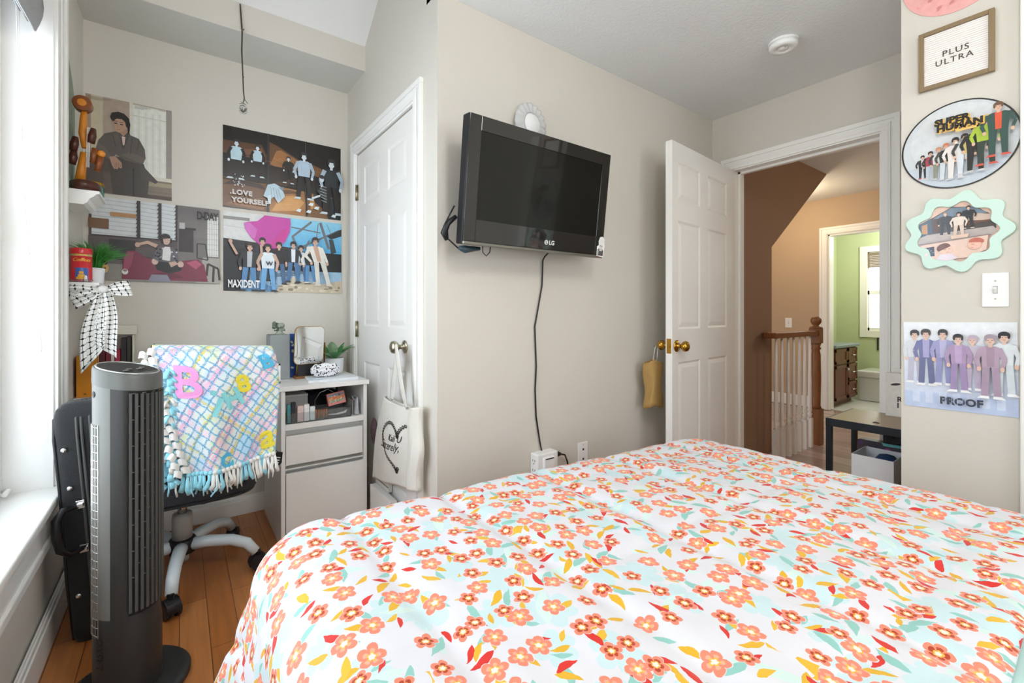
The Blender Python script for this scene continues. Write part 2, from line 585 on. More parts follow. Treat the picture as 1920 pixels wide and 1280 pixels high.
def panel_door(name, w, h, t, layout, m, parent=None):
    """moulded six-panel leaf; local x 0..w, y 0..-t (front at y=-t), z 0..h"""
    mb = MB()
    mb.box(0, -t + 0.007, 0, w, -0.007, h)
    xs = [0, *layout['x'], w]
    zs = [0, *layout['z'], h]
    for side in (0, 1):
        ya, yb = (-t, -t + 0.0075) if side == 0 else (-0.0075, 0)
        for i in (0, 2, 4): mb.box(xs[i], ya, 0, xs[i + 1], yb, h)
        for j in range(0, len(zs) - 1, 2):
            for i in (1, 3): mb.box(xs[i], ya, zs[j], xs[i + 1], yb, zs[j + 1])
        for j in range(1, len(zs) - 1, 2):
            for i in (1, 3):
                x0, x1, z0, z1 = xs[i], xs[i + 1], zs[j], zs[j + 1]
                yo = ya if side == 0 else yb
                yi = -t + 0.007 if side == 0 else -0.007
                e, g = 0.012, 0.036
                def ring(d, y): return [(x0 + d, y, z0 + d), (x1 - d, y, z0 + d), (x1 - d, y, z1 - d), (x0 + d, y, z1 - d)]
                sg = 1 if side == 0 else -1
                R = ring(0, yo) + ring(e, yi - sg * 0.0004) + ring(g, yo + sg * 0.0012)
                fs = []
                for k in range(4):
                    for q in (0, 4): fs.append((q + k, q + (k + 1) % 4, q + 4 + (k + 1) % 4, q + 4 + k))
                fs.append((8, 9, 10, 11))
                mb.add(R, fs)
    return mb.build(name, m, parent)


LAY = dict(x=[0.115, 0.345, 0.435, 0.665], z=[0.24, 0.83, 1.03, 1.61, 1.73, 1.935])
dr = thing('door_1', 'closed white six-panel closet door beside the desk alcove', 'door', (XC + 0.036, 2.712, 0.012), (0, 0, -PI / 2))
dr['kind'] = 'structure'
LAYC = dict(x=[0.115, 0.365, 0.485, 0.715], z=[0.24, 0.83, 1.03, 1.61, 1.73, 1.945])
panel_door('leaf', 0.82, 2.04, 0.035, LAYC, M_DOOR, dr)
for z in (1.82, 1.01):
    m = MB(); m.box(0.0, -0.040, z - 0.045, 0.024, -0.0345, z + 0.045); m.cyl((-0.002, -0.043, z - 0.047), (-0.002, -0.043, z + 0.047), 0.006)
    m.build('hinge', M_NICKEL, dr)
for (xx, zz) in ((0.70, 0.945),):
    m = MB()
    m.lathe([(0.031, 0), (0.031, 0.004), (0.022, 0.009), (0.012, 0.012), (0.011, 0.03), (0.02, 0.036), (0.028, 0.046), (0.030, 0.056), (0.026, 0.066), (0.014, 0.072), (0.001, 0.073)], (xx, -0.035, zz), 28, (0, -1, 0))
    m.build('knob', M_NICKEL, dr)
# small hinge-side trim of the closet near the right wall
struct(boxobj('trim_2', M_WHITE, XR - 0.02, 0.1, 0, XR, 0.197, 2.16, bevel=0.004), 'white casing at the right edge of the near wall', 'trim')

# bedroom doorway casing, jambs and open leaf
casing('trim_3', XD, 'Y', 0.755, 1.525, 2.055, -1, 0.085, label='white casing around the open bedroom doorway')
m = MB()
m.box(XD - 0.002, 1.525, 0, XD + 0.125, 1.545, 2.075); m.box(XD - 0.002, 0.735, 0, XD + 0.125, 0.755, 2.075); m.box(XD - 0.002, 0.735, 2.055, XD + 0.125, 1.545, 2.076)
m.box(XD + 0.045, 1.51, 0, XD + 0.075, 1.525, 2.055); m.box(XD + 0.045, 0.755, 0, XD + 0.075, 0.77, 2.055); m.box(XD + 0.045, 0.755, 2.04, XD + 0.075, 1.525, 2.055)
struct(m.build('trim_4', M_WHITE, bevel=0.001), 'white door jamb and stop of the bedroom doorway', 'trim')
pa, pb = Vector((2.945, 1.512, 0)), Vector((2.125, 1.432, 0))
ang = math.atan2((pa - pb).y, (pa - pb).x)
dr = thing('door_2', 'open white six-panel bedroom door with brass knobs', 'door', (pb.x, pb.y + 0.042, 0.012), (0, 0, ang))
dr['kind'] = 'structure'
LAYE = dict(x=[0.065, 0.325, 0.425, 0.690], z=[0.24, 0.835, 1.015, 1.61, 1.72, 1.93])
panel_door('leaf', 0.815, 2.035, 0.038, LAYE, M_DOOR, dr)
for s, y0 in ((-1, -0.038), (1, 0.0)):
    m = MB()
    m.lathe([(0.033, 0), (0.033, 0.004), (0.026, 0.008), (0.012, 0.012), (0.010, 0.026), (0.018, 0.032), (0.027, 0.042), (0.029, 0.053), (0.024, 0.064), (0.012, 0.070), (0.001, 0.071)], (0.048, y0, 0.925), 28, (0, s, 0))
    m.build('knob', M_BRASS, dr)
m = MB(); m.box(-0.0012, -0.033, 0.885, 0.001, -0.006, 0.965); m.cyl((-0.006, -0.019, 0.925), (0.002, -0.019, 0.925), 0.008)
m.build('latch_plate', M_BRASS, dr, bevel=0.001)

# ---------------------------------------------------------------- window on the left
m = MB()
# deep white reveal
m.box(XW - 0.16, 2.262, 0.47, XW + 0.004, 2.272, 2.28); m.box(XW - 0.16, 0.72, 0.47, XW + 0.004, 0.73, 2.28); m.box(XW - 0.16, 0.72, 2.268, XW + 0.004, 2.272, 2.28)
m.build('reveal', M_WHITE)
rv = bpy.data.objects['reveal']
w1 = thing('window_1', 'tall white window with deep sill at the left', 'window', (XW, 1.5, 0.5)); w1['kind'] = 'structure'
rv.parent = w1; rv.location = -w1.location
m = MB()
m.box(XW - 0.15, 0.73, 0.472, XW + 0.036, 2.262, 0.497); m.box(XW, 0.62, 0.4725, XW + 0.0358, 0.731, 0.4968); m.box(XW, 2.2615, 0.4725, XW + 0.0358, 2.39, 0.4968)
m.build('sill', M_WHITE, w1, bevel=0.006, bseg=3)
m = MB()
m.box(XW, 0.66, 0.44, XW + 0.022, 2.37, 0.472); m.box(XW, 0.66, 0.36, XW + 0.012, 2.37, 0.44); m.box(XW, 0.66, 0.335, XW + 0.02, 2.37, 0.365)
m.build('apron', M_WHITE, w1, bevel=0.005, bseg=3)
m = MB()
for (a, c) in ((2.268, 2.388), (0.60, 0.72)):
    m.box(XW, a, 0.497, XW + 0.016, c, 2.36); m.box(XW, (c - 0.03 if a > 2 else a), 0.497, XW + 0.026, (c if a > 2 else a + 0.03), 2.38); m.box(XW, a + 0.045, 0.497, XW + 0.02, a + 0.075, 2.36)
m.box(XW, 0.60, 2.27, XW + 0.018, 2.388, 2.39)
m.build('casing', M_WHITE, w1, bevel=0.003)
m = MB()
xs = XW - 0.13
for (a, c) in ((2.20, 2.262), (0.73, 0.79), (1.47, 1.53)): m.box(xs - 0.02, a, 0.497, xs + 0.01, c, 2.268)
for (a, c) in ((0.497, 0.56), (1.36, 1.41), (2.21, 2.268)): m.box(xs - 0.02, 0.73, a, xs + 0.012, 2.262, c)
m.build('sash', M_WHITE, w1, bevel=0.003)
M_GLASS = mat('window_glass', '#ffffff', 0.0, var=0, trans=1.0, ior=1.01, spec=0.2)
m = MB(); m.box(xs - 0.006, 0.73, 0.5, xs - 0.003, 2.262, 2.268); m.build('pane', M_GLASS, w1)
m = MB(); m.tube([(xs + 0.02, 2.235, 0.515), (xs + 0.035, 2.215, 0.52), (xs + 0.03, 2.19, 0.515)], 0.008); m.build('latch', M_WHITE, w1)

M_SHADE = mat('grey_shade_fabric', '#a9a9aa', 0.85, var=0.06, vscale=30, bump=(200, 0.2))
sh = thing('window_shade', 'raised grey fabric shade at the top of the left window', 'window shade', (XW - 0.07, 1.5, 2.0))
m = MB()
for k in range(4):
    m.grid(lambda u, v, k=k: Vector((XW - 0.09 + 0.018 * k + 0.02 * math.sin(v * PI), 0.76 + u * 1.47, 2.262 - (0.09 + 0.028 * k) * v - 0.035 * (1 - abs(2 * u - 1)) * v)), 20, 6)
m.build('fold', M_SHADE, sh, solid=0.004)
m = MB()
m.tube([(XW - 0.075, 2.235, 2.15), (XW - 0.07, 2.22, 1.9), (XW - 0.055, 2.22, 1.4), (XW - 0.02, 2.225, 0.98)], 0.0012, 6)
m.tube([(XW - 0.075, 2.20, 2.15), (XW - 0.066, 2.2, 1.8), (XW - 0.035, 2.21, 1.2), (XW - 0.018, 2.222, 0.99)], 0.0012, 6)
m.build('pull_cord', M_WHITE, sh)

# ---------------------------------------------------------------- hall seen through the doorway
HX = 6.03
b = MB()
b.prism([(3.07, 0), (3.83, 0), (3.83, 1.646), (4.974, 2.445), (3.07, 2.445)], 1.675, 1.79, Matrix(((1, 0, 0, 0), (0, 0, 1, 0), (0, 1, 0, 0), (0, 0, 0, 1))))
struct(b.build('wall_hall_stair', M_BROWN), 'brown hall wall with a sloping stair edge', 'wall')
b = MB()
b.box(HX, 2.02, 0, HX + 0.12, 3.5, H + 0.02); b.box(HX, 1.2, 2.02, HX + 0.12, 2.02, H + 0.02); b.box(HX, -1.0, 0, HX + 0.12, 1.2, H + 0.02)
struct(b.build('wall_hall_far', M_TAN), 'tan hall wall around the bathroom door', 'wall')
struct(boxobj('wall_hall_south', M_TAN, 3.07, -1.1, 0, 6.2, -1.0, H), 'tan hall wall out of view', 'wall')
struct(boxobj('wall_hall_north', M_TAN, 3.07, 3.4, 0, 6.2, 3.5, H), 'tan wall across the stair well', 'wall')
struct(boxobj('ceiling_hall', M_CEIL, 3.07, -1.1, H, 6.2, 3.5, H + 0.08), 'hall ceiling', 'ceiling')
struct(boxobj('floor_hall', M_HALLFLOOR, 3.02, -1.1, -0.06, 6.1, 3.5, -0.005), 'glossy grey brown plank floor of the hall', 'floor')
struct(boxobj('floor_bathroom', M_TILE, 6.1, 0.9, -0.06, 7.7, 2.5, 0.0), 'pale tiled bathroom floor', 'floor')
casing('trim_5', HX, 'Y', 1.2, 2.02, 2.02, -1, 0.085, label='white casing around the bathroom door')
m = MB(); m.box(HX, 2.005, 0, HX + 0.12, 2.022, 2.03); m.box(HX, 1.2, 2.005, HX + 0.12, 2.02, 2.022)
struct(m.build('trim_6', M_WHITE), 'white jamb of the bathroom door', 'trim')
baseboard('baseboard_hall', HX, 2.1, HX, 3.4, (-1, 0), 0.13)
struct(boxobj('wall_bathroom_left', M_GREEN, HX + 0.12, 2.41, 0, 7.6, 2.5, H), 'green side wall of the bathroom', 'wall')
b = MB()
b.box(7.5, 2.10, 0, 7.6, 2.41, H); b.box(7.5, 1.4, 0, 7.6, 2.10, 0.87); b.box(7.5, 1.4, 1.94, 7.6, 2.10, H); b.box(7.5, 0.9, 0, 7.6, 1.4, H)
struct(b.build('wall_bathroom_far', M_GREEN), 'green end wall of the bathroom', 'wall')
struct(boxobj('wall_bathroom_right', M_GREEN, HX + 0.12, 0.9, 0, 7.6, 1.0, H), 'green bathroom wall out of view', 'wall')
struct(boxobj('ceiling_bathroom', M_CEIL, HX + 0.12, 0.9, H, 7.6, 2.5, H + 0.06), 'bathroom ceiling', 'ceiling')
w2 = thing('window_2', 'bright bathroom window with a bamboo shade', 'window', (7.5, 1.75, 0.87)); w2['kind'] = 'structure'
m = MB()
for (a, c, z0, z1, t) in ((2.05, 2.135, 0.79, 2.02, 0.02), (1.36, 1.45, 0.79, 2.02, 0.02), (1.36, 2.135, 1.94, 2.02, 0.021), (1.36, 2.135, 0.79, 0.88, 0.021)): m.box(7.5, a, z0, 7.5 - t, c, z1)
m.build('casing', M_WHITE, w2, bevel=0.004)
m = MB()
for (a, c, z0, z1) in ((2.04, 2.1, 0.87, 1.94), (1.4, 1.44, 0.87, 1.94), (1.4, 2.1, 1.37, 1.42), (1.4, 2.1, 0.87, 0.92), (1.4, 2.1, 1.9, 1.94)): m.box(7.53, a, z0, 7.56, c, z1)
m.build('sash', M_WHITE, w2)
M_SKYPANE = mat('daylit_pane', '#ffffff', 0.3, var=0.02, emit=('#f4f9ff', 1.6))
m = MB(); m.box(7.565, 1.4, 0.87, 7.57, 2.1, 1.94); m.build('pane', M_SKYPANE, w2)
M_BAMBOO = mat('bamboo_slats', '#8d7f6c', 0.8, var=0.35, vscale=6, stretch=(1, 1, 60))
m = MB()
for k in range(9): m.box(7.505 - 0.004 * (k % 2), 1.46, 1.93 - 0.022 * (k + 1), 7.515, 2.05, 1.93 - 0.022 * k - 0.003)
tag(m.build('bamboo_shade', M_BAMBOO), 'rolled bamboo shade in the bathroom window', 'window shade')


# ---------------------------------------------------------------- bed and comforter
class NT:
    """tiny wrapper for node maths"""

    def __init__(s, m):
        m.use_nodes = True
        s.nt = m.node_tree
        s.b = s.nt.nodes['Principled BSDF']

    def n(s, t, **kw):
        nd = s.nt.nodes.new(t)
        for k, v in kw.items(): setattr(nd, k, v)
        return nd

    def put(s, sock, v):
        if hasattr(v, 'is_output'): s.nt.links.new(v, sock)
        else: sock.default_value = v

    def m(s, op, a, b=None, c=None):
        nd = s.n('ShaderNodeMath', operation=op)
        for i, v in enumerate((a, b, c)):
            if v is not None: s.put(nd.inputs[i], v)
        return nd.outputs[0]

    def v(s, op, a, b=None):
        nd = s.n('ShaderNodeVectorMath', operation=op)
        s.put(nd.inputs[0], a)
        if b is not None: s.put(nd.inputs[1], b)
        return nd.outputs['Value'] if op in ('LENGTH', 'DISTANCE', 'DOT_PRODUCT') else nd.outputs[0]

    def mix(s, f, a, b):
        nd = s.n('ShaderNodeMix', data_type='RGBA')
        s.put(nd.inputs['Factor'], f)
        for k, x in (('A', a), ('B', b)):
            s.put(nd.inputs[k], x if hasattr(x, 'is_output') else lin(x) + (1,))
        return nd.outputs['Result']

    def sep(s, x):
        nd = s.n('ShaderNodeSeparateXYZ'); s.put(nd.inputs[0], x)
        return nd.outputs

    def lt(s, a, b): return s.m('LESS_THAN', a, b)

    def soft(s, a, lo, hi):
        nd = s.n('ShaderNodeMapRange', interpolation_type='SMOOTHSTEP')
        s.put(nd.inputs['Value'], a)
        for k, x in (('From Min', lo), ('From Max', hi)): s.put(nd.inputs[k], x)
        return nd.outputs['Result']

    def cells(s, uv, scale, offset, rnd):
        """scattered cells: local coordinates (in metres) and three random numbers"""
        p = s.v('ADD', s.v('MULTIPLY', uv, (scale, scale, 0)), (offset, offset * 1.7, 0))
        vo = s.n('ShaderNodeTexVoronoi', voronoi_dimensions='2D', feature='F1')
        s.put(vo.inputs['Vector'], p)
        vo.inputs['Scale'].default_value = 1.0
        vo.inputs['Randomness'].default_value = rnd
        loc = s.v('MULTIPLY', s.v('SUBTRACT', p, vo.outputs['Position']), (1 / scale, 1 / scale, 0))
        cs = s.n('ShaderNodeSeparateColor'); s.put(cs.inputs[0], vo.outputs['Color'])
        return loc, cs.outputs

    def flower(s, uv, scale, off, rnd, R, petals=5, notch=0.30):
        loc, r = s.cells(uv, scale, off, rnd)
        x, y, _ = s.sep(loc)
        d = s.v('LENGTH', loc)
        a = s.m('ADD', s.m('ARCTAN2', y, x), s.m('MULTIPLY', r[0], 6.28))
        w = s.m('ABSOLUTE', s.m('COSINE', s.m('MULTIPLY', a, petals / 2)))
        w = s.m('POWER', w, 0.6)
        size = s.m('ADD', 0.82, s.m('MULTIPLY', r[1], 0.3))
        rad = s.m('MULTIPLY', s.m('MULTIPLY', s.m('ADD', 1 - notch, s.m('MULTIPLY', w, notch)), R), size)
        return s.m('DIVIDE', d, rad), w, r, a

    def leaf(s, uv, scale, off, rnd, Lg, Wd, share):
        loc, r = s.cells(uv, scale, off, rnd)
        x, y, _ = s.sep(loc)
        t = s.m('MULTIPLY', r[0], 6.28)
        c, q = s.m('COSINE', t), s.m('SINE', t)
        u = s.m('SUBTRACT', s.m('MULTIPLY', x, c), s.m('MULTIPLY', y, q))
        v = s.m('ADD', s.m('MULTIPLY', x, q), s.m('MULTIPLY', y, c))
        sz = s.m('ADD', 0.7, s.m('MULTIPLY', r[1], 0.5))
        u = s.m('DIVIDE', u, s.m('MULTIPLY', sz, Lg))
        v = s.m('ADD', s.m('DIVIDE', v, s.m('MULTIPLY', sz, Wd)), s.m('MULTIPLY', s.m('MULTIPLY', u, u), 0.5))
        lim = s.m('MULTIPLY', s.m('SUBTRACT', 1.0, s.m('MULTIPLY', u, u)), s.m('SUBTRACT', 1.0, s.m('MULTIPLY', u, 0.35)))
        inside = s.lt(s.m('ABSOLUTE', v), lim)
        return s.m('MULTIPLY', inside, s.lt(r[2], share))


def floral_material():
    m = bpy.data.materials.new('floral_print_cotton')
    N = NT(m)
    uv = N.n('ShaderNodeUVMap', uv_map='cloth').outputs[0]
    wob = N.n('ShaderNodeTexNoise'); wob.inputs['Scale'].default_value = 70; N.put(wob.inputs['Vector'], uv)
    uvw = N.v('ADD', uv, N.v('MULTIPLY', N.v('SUBTRACT', wob.outputs['Color'], (0.5, 0.5, 0.5)), (0.006, 0.006, 0)))
    col = lin('#dddde3') + (1,)
    nd = N.n('ShaderNodeRGB'); nd.outputs[0].default_value = col
    col = nd.outputs[0]
    # pale watercolour flowers and leaves
    f, w, r, a = N.flower(uvw, 9.5, 3.3, 0.9, 0.042, 6, 0.45)
    col = N.mix(N.m('MULTIPLY', N.lt(f, 1.0), N.lt(r[2], 0.62)), col, '#c6dee2')
    col = N.mix(N.leaf(uvw, 11, 8.1, 0.95, 0.040, 0.010, 0.7), col, '#cfe6e0')
    col = N.mix(N.leaf(uvw, 16, 5.1, 0.95, 0.023, 0.0068, 0.75), col, '#8fc6bd')
    col = N.mix(N.leaf(uvw, 16.5, 9.7, 0.95, 0.020, 0.0060, 0.66), col, '#e2ad1e')
    col = N.mix(N.leaf(uvw, 12, 1.9, 0.95, 0.018, 0.006, 0.5), col, '#e6b428')
    col = N.mix(N.leaf(uvw, 17, 14.2, 0.95, 0.0185, 0.0058, 0.55), col, '#d6261a')
    # coral flowers
    f, w, r, a = N.flower(uv, 18.6, 6.6, 0.60, 0.0188, 5, 0.42)
    on = N.lt(r[2], 0.80)
    f2 = N.m('ADD', f, N.m('MULTIPLY', N.m('SUBTRACT', wob.outputs['Fac'], 0.5), 0.35))
    col = N.mix(N.m('MULTIPLY', N.lt(f2, 1.12), on), col, '#d6dadf')
    col = N.mix(N.m('MULTIPLY', N.lt(f2, 1.05), on), col, '#f0876c')
    dark = N.m('MULTIPLY', N.lt(r[1], 0.55), on)
    pet = N.soft(w, 0.42, 0.62)
    ring = N.m('MULTIPLY', N.m('MULTIPLY', N.lt(f2, 0.66), pet), dark)
    col = N.mix(ring, col, '#b23a10')
    ring2 = N.m('MULTIPLY', N.m('MULTIPLY', N.lt(f2, 0.62), N.soft(w, 0.72, 0.8)), N.m('SUBTRACT', on, dark))
    col = N.mix(ring2, col, '#f6a98c')
    col = N.mix(N.m('MULTIPLY', N.lt(f2, 0.38), on), col, '#efb738')
    col = N.mix(N.m('MULTIPLY', N.lt(f2, 0.26), on), col, '#e4e6da')
    N.put(N.b.inputs['Base Color'], col)
    N.b.inputs['Roughness'].default_value = 0.62
    N.b.inputs['Sheen Weight'].default_value = 0.15
    wv = N.n('ShaderNodeTexNoise'); wv.inputs['Scale'].default_value = 14; wv.inputs['Detail'].default_value = 4; N.put(wv.inputs['Vector'], uv)
    bp = N.n('ShaderNodeBump'); bp.inputs['Strength'].default_value = 0.35; bp.inputs['Distance'].default_value = 0.012
    N.put(bp.inputs['Height'], wv.outputs['Fac'])
    N.put(N.b.inputs['Normal'], bp.outputs['Normal'])
    return m


def hash2(i, j):
    x = math.sin(i * 127.1 + j * 311.7) * 43758.5453
    return x - math.floor(x)


def vnoise(x, y):
    i, j = math.floor(x), math.floor(y)
    fx, fy = x - i, y - j
    fx, fy = fx * fx * (3 - 2 * fx), fy * fy * (3 - 2 * fy)
    a = hash2(i, j) * (1 - fx) + hash2(i + 1, j) * fx
    c = hash2(i, j + 1) * (1 - fx) + hash2(i + 1, j + 1) * fx
    return a * (1 - fy) + c * fy - 0.5


BX0, BX1, BY1, BY0 = 0.250, 1.73, 1.045, 0.095     # inner flat rectangle of the comforter
RC, RR, ZT = 0.045, 0.115, 0.585


def comforter(name, m):
    drop = 0.56
    st = 0.0125
    nu = int((BX1 - BX0 + 2 * drop) / st); nv = int((BY1 + drop - BY0) / st)
    verts, uvs = [], []
    seams_x = [0.345, 0.62, 0.94, 1.26, 1.58]
    seams_y = [0.22, 0.60, 0.96]
    for j in range(nv + 1):
        for i in range(nu + 1):
            u = BX0 - drop + (BX1 - BX0 + 2 * drop) * i / nu
            v = BY0 + (BY1 + drop - BY0) * j / nv
            cx = min(max(u, BX0 + RC), BX1 - RC); cy = min(v, BY1 - RC)
            ex, ey = u - cx, v - cy
            d = math.hypot(ex, ey)
            nx, ny = (ex / d, ey / d) if d > 1e-9 else (0, 0)
            dd = d - RC
            # quilting: puffed squares with pinched seams
            wx = 0.016 * vnoise(u * 7, v * 7)
            q = 1.0
            for s_ in seams_x: q *= 1 - 0.95 * math.exp(-((u - s_ + wx) / 0.020) ** 2)
            for s_ in seams_y: q *= 1 - 0.45 * math.exp(-((v - s_ + wx) / 0.016) ** 2)
            for s_ in (-0.03, -0.24): q *= 1 - 0.8 * math.exp(-((u - s_ + wx) / 0.016) ** 2)
            for s_ in (1.32,): q *= 1 - 0.8 * math.exp(-((v - s_ + wx) / 0.016) ** 2)
            puff = 0.012 * q + 0.006 * vnoise(u * 9 + 3, v * 9) + 0.007 * vnoise(u * 3.4, v * 3.1 + 7) + 0.004 * vnoise(u * 30, v * 24)
            # wrinkles running off each seam
            for s_ in seams_x:
                puff += 0.004 * math.exp(-abs(u - s_) / 0.05) * vnoise(v * 34 + s_ * 9, u * 5)
            if dd <= 0:
                p = Vector((u, v, ZT)); n = Vector((0, 0, 1))
            else:
                arc = RR * PI / 2
                if dd < arc:
                    t = dd / RR
                    off, z = RR * math.sin(t), ZT - RR * (1 - math.cos(t))
                    n = Vector((nx * math.sin(t), ny * math.sin(t), math.cos(t)))
                else:
                    l = dd - arc
                    fl = 0.23
                    off, z = RR + l * fl, ZT - RR - l * 0.98
                    n = Vector((nx, ny, 0.2)).normalized()
                    corner = min(1.0, abs(nx * ny) * 2.2)
                    off += l * 0.16 * corner
                    th = math.atan2(ey, ex)
                    k = min(1, l / 0.22)
                    off += k * (0.030 * math.sin(th * 9.0 + 0.6) * corner + 0.014 * math.sin((u if abs(ny) > .7 else v) * 21 + 1.0) * (1 - corner))
                    if z < 0.035:
                        off += (0.035 - z) * 0.8; z = 0.035 - 0.01 * (0.035 - z)
                p = Vector((cx + nx * (RC + off), cy + ny * (RC + off), z))
            p = p + n * puff
            p.y += 0.135 * max(0.0, min(1.0, (BX1 - p.x) / (BX1 - BX0))) ** 1.05 * max(0.0, min(1.0, (v - BY0) / (BY1 - BY0)))
            if v < BY0 + 0.03:   # turned top edge over the sheet
                p.z -= 0.010 * (1 - (v - BY0) / 0.03) ** 2
            verts.append(p); uvs.append((u, v))
    faces = [(j * (nu + 1) + i, j * (nu + 1) + i + 1, (j + 1) * (nu + 1) + i + 1, (j + 1) * (nu + 1) + i) for j in range(nv) for i in range(nu)]
    me = bpy.data.meshes.new(name)
    me.from_pydata([tuple(p) for p in verts], [], faces)
    me.materials.append(m)
    ul = me.uv_layers.new(name='cloth')
    flat = [0.0] * (2 * len(me.loops))
    for li, l in enumerate(me.loops):
        flat[2 * li], flat[2 * li + 1] = uvs[l.vertex_index]
    ul.data.foreach_set('uv', flat)
    me.polygons.foreach_set('use_smooth', [True] * len(me.polygons))
    o = bpy.data.objects.new(name, me); COL.objects.link(o)
    md = o.modifiers.new('thickness', 'SOLIDIFY'); md.thickness = 0.012; md.offset = -1
    return o


M_MINT = mat('mint_sheet_cotton', '#bfe3e0', 0.75, var=0.03, vscale=12, bump=(240, 0.1), sheen=0.2)
M_MATTRESS = mat('white_mattress_ticking', '#e9e7e2', 0.8, var=0.03)
M_BEDWOOD = mat('dark_bed_wood', '#3d2c22', 0.5, var=0.2, stretch=(4, 40, 4))
bed = thing('bed', 'bed with mint green sheet under the floral comforter', 'bed', (1.0, 0.1, 0))
m = MB(); m.box(0.30, -0.86, 0.14, 1.70, 1.0, 0.28); m.build('frame', M_BEDWOOD, bed, bevel=0.01)
for (x, y) in ((0.34, -0.8), (1.66, -0.8), (0.34, 0.94), (1.66, 0.94)):
    MB().box(x - 0.03, y - 0.03, 0, x + 0.03, y + 0.03, 0.14).build('leg', M_BEDWOOD, bed)
MB().box(0.31, -0.85, 0.28, 1.69, 1.0, 0.52).build('mattress', M_MATTRESS, bed, bevel=0.05, bseg=5)
MB().box(0.24, -0.86, 0.36, 1.76, 0.5, 0.56).build('fitted_sheet', M_MINT, bed, bevel=0.07, bseg=6)
cf = comforter('comforter', floral_material())
tag(cf, 'quilted white comforter printed with coral flowers spread over the bed', 'comforter')

# ---------------------------------------------------------------- television and wall things
M_SCREEN = mat('dark_glass_screen', '#0b0d07', 0.14, var=0.0, spec=0.4, coat=0.15)
M_BEZEL = mat('glossy_black_bezel', '#0b0b0b', 0.08, var=0, coat=1.0)
M_SILVERLINE = mat('silver_bezel_strip', '#8f8f86', 0.3, 0.8, var=0.02)
tvw, tvh = 0.785, 0.492
tv = thing('television', 'black wall-mounted flat television tilted forward over the bed', 'television', (1.268, 1.515, 1.632), (math.radians(6.8), 0, 0.0))
# local: x across, y depth (front at y=-0.03), z up
m = MB()
m.prism([(-tvw / 2, -tvh / 2), (tvw / 2, -tvh / 2), (tvw / 2, tvh / 2), (-tvw / 2, tvh / 2)], -0.018, 0.03, Matrix(((1, 0, 0, 0), (0, 0, -1, 0), (0, 1, 0, 0), (0, 0, 0, 1))))
m.box(-tvw / 2 + 0.08, 0.012, -tvh / 2 + 0.05, tvw / 2 - 0.08, 0.062, tvh / 2 - 0.06)
m.build('casing', M_BLACK, tv, bevel=0.006, bseg=3)
bw, bt, bb = 0.052, 0.055, 0.098
m = MB()
yf, yb = -0.036, -0.0295
X0, X1, Z0, Z1 = -tvw / 2 + 0.003, tvw / 2 - 0.003, -tvh / 2 + 0.012, tvh / 2 - 0.003
m.box(X0, yf, Z0, X0 + bw, yb, Z1); m.box(X1 - bw, yf, Z0, X1, yb, Z1)
m.box(X0 + bw, yf, Z1 - bt, X1 - bw, yb, Z1); m.box(X0 + bw, yf, Z0, X1 - bw, yb, Z0 + bb - 0.012)
m.build('bezel', M_BEZEL, tv, bevel=0.001)
MB().box(X0 + bw - 0.002, yf + 0.003, Z0 + bb - 0.014, X1 - bw + 0.002, yb, Z1 - bt + 0.002).build('screen', M_SCREEN, tv)
MB().box(-tvw / 2 + 0.002, -0.039, -tvh / 2 - 0.001, tvw / 2 - 0.002, -0.024, -tvh / 2 + 0.011).build('bottom_strip', M_SILVERLINE, tv, bevel=0.003)
M_LOGO = mat('pale_logo_print', '#d8dcd8', 0.4, var=0)
m = MB()
T = frame_T((0.028, yf - 0.0006, Z0 + 0.031), (1, 0, 0), (0, 0, 1))
pts = [(0.0105 * math.cos(t * PI / 12), 0.0105 * math.sin(t * PI / 12)) for t in range(24)]
m.prism(pts, 0, 0.0004, T)
vs, fs = text_tris('LG', 0.026, 0, 'LEFT', 0.0009)
T2 = frame_T((0.0435, yf - 0.0006, Z0 + 0.0225), (1, 0, 0), (0, 0, 1))
m.add([T2 @ Vector((p.x, p.y, 0.0003)) for p in vs], fs)
m.build('logo', M_LOGO, tv)
M_LOGOCUT = mat('logo_cut', '#141414', 0.4, var=0)
m = MB()
m.prism([(-0.001, 0.006), (0.0012, 0.006), (0.0012, -0.004), (0.006, -0.004), (0.006, -0.006), (-0.001, -0.006)], 0.0005, 0.0008, T)
m.prism([(-0.006 + 0.0015 * math.cos(k), 0.003 + 0.0015 * math.sin(k)) for k in range(6)], 0.0005, 0.0008, T)
m.prism([(0.0075 * math.cos(t), 0.0075 * math.sin(t)) for t in [x * PI / 10 for x in range(5, 20)]] + [(0.0065 * math.cos(t), 0.0065 * math.sin(t)) for t in [x * PI / 10 for x in range(19, 4, -1)]], 0.0005, 0.0008, T)
m.build('logo_mark', M_LOGOCUT, tv)
# portrait sticker on the lower right corner
st_ = Canvas(0.052, 0.098, '#efefee', 0.0008, [(0.002, 0.004), (0.047, 0.0), (0.052, 0.05), (0.047, 0.088), (0.033, 0.098), (0.016, 0.094), (0.008, 0.075), (0.012, 0.056), (0.0, 0.05)])
st_.poly([(0.006, 0.008), (0.044, 0.005), (0.044, 0.03), (0.034, 0.042), (0.016, 0.042), (0.006, 0.036)], '#5a5a58')
st_.poly([(0.018, 0.03), (0.034, 0.028), (0.04, 0.055), (0.034, 0.064), (0.020, 0.062), (0.014, 0.05)], '#d8d4cf')
st_.line((0.018, 0.055), (0.026, 0.052), 0.003, '#2b2b2b'); st_.line((0.03, 0.05), (0.037, 0.054), 0.003, '#2b2b2b'); st_.line((0.023, 0.037), (0.031, 0.037), 0.002, '#8a6a66')
st_.ell(0.030, 0.073, 0.014, 0.016, '#e9e8e6')
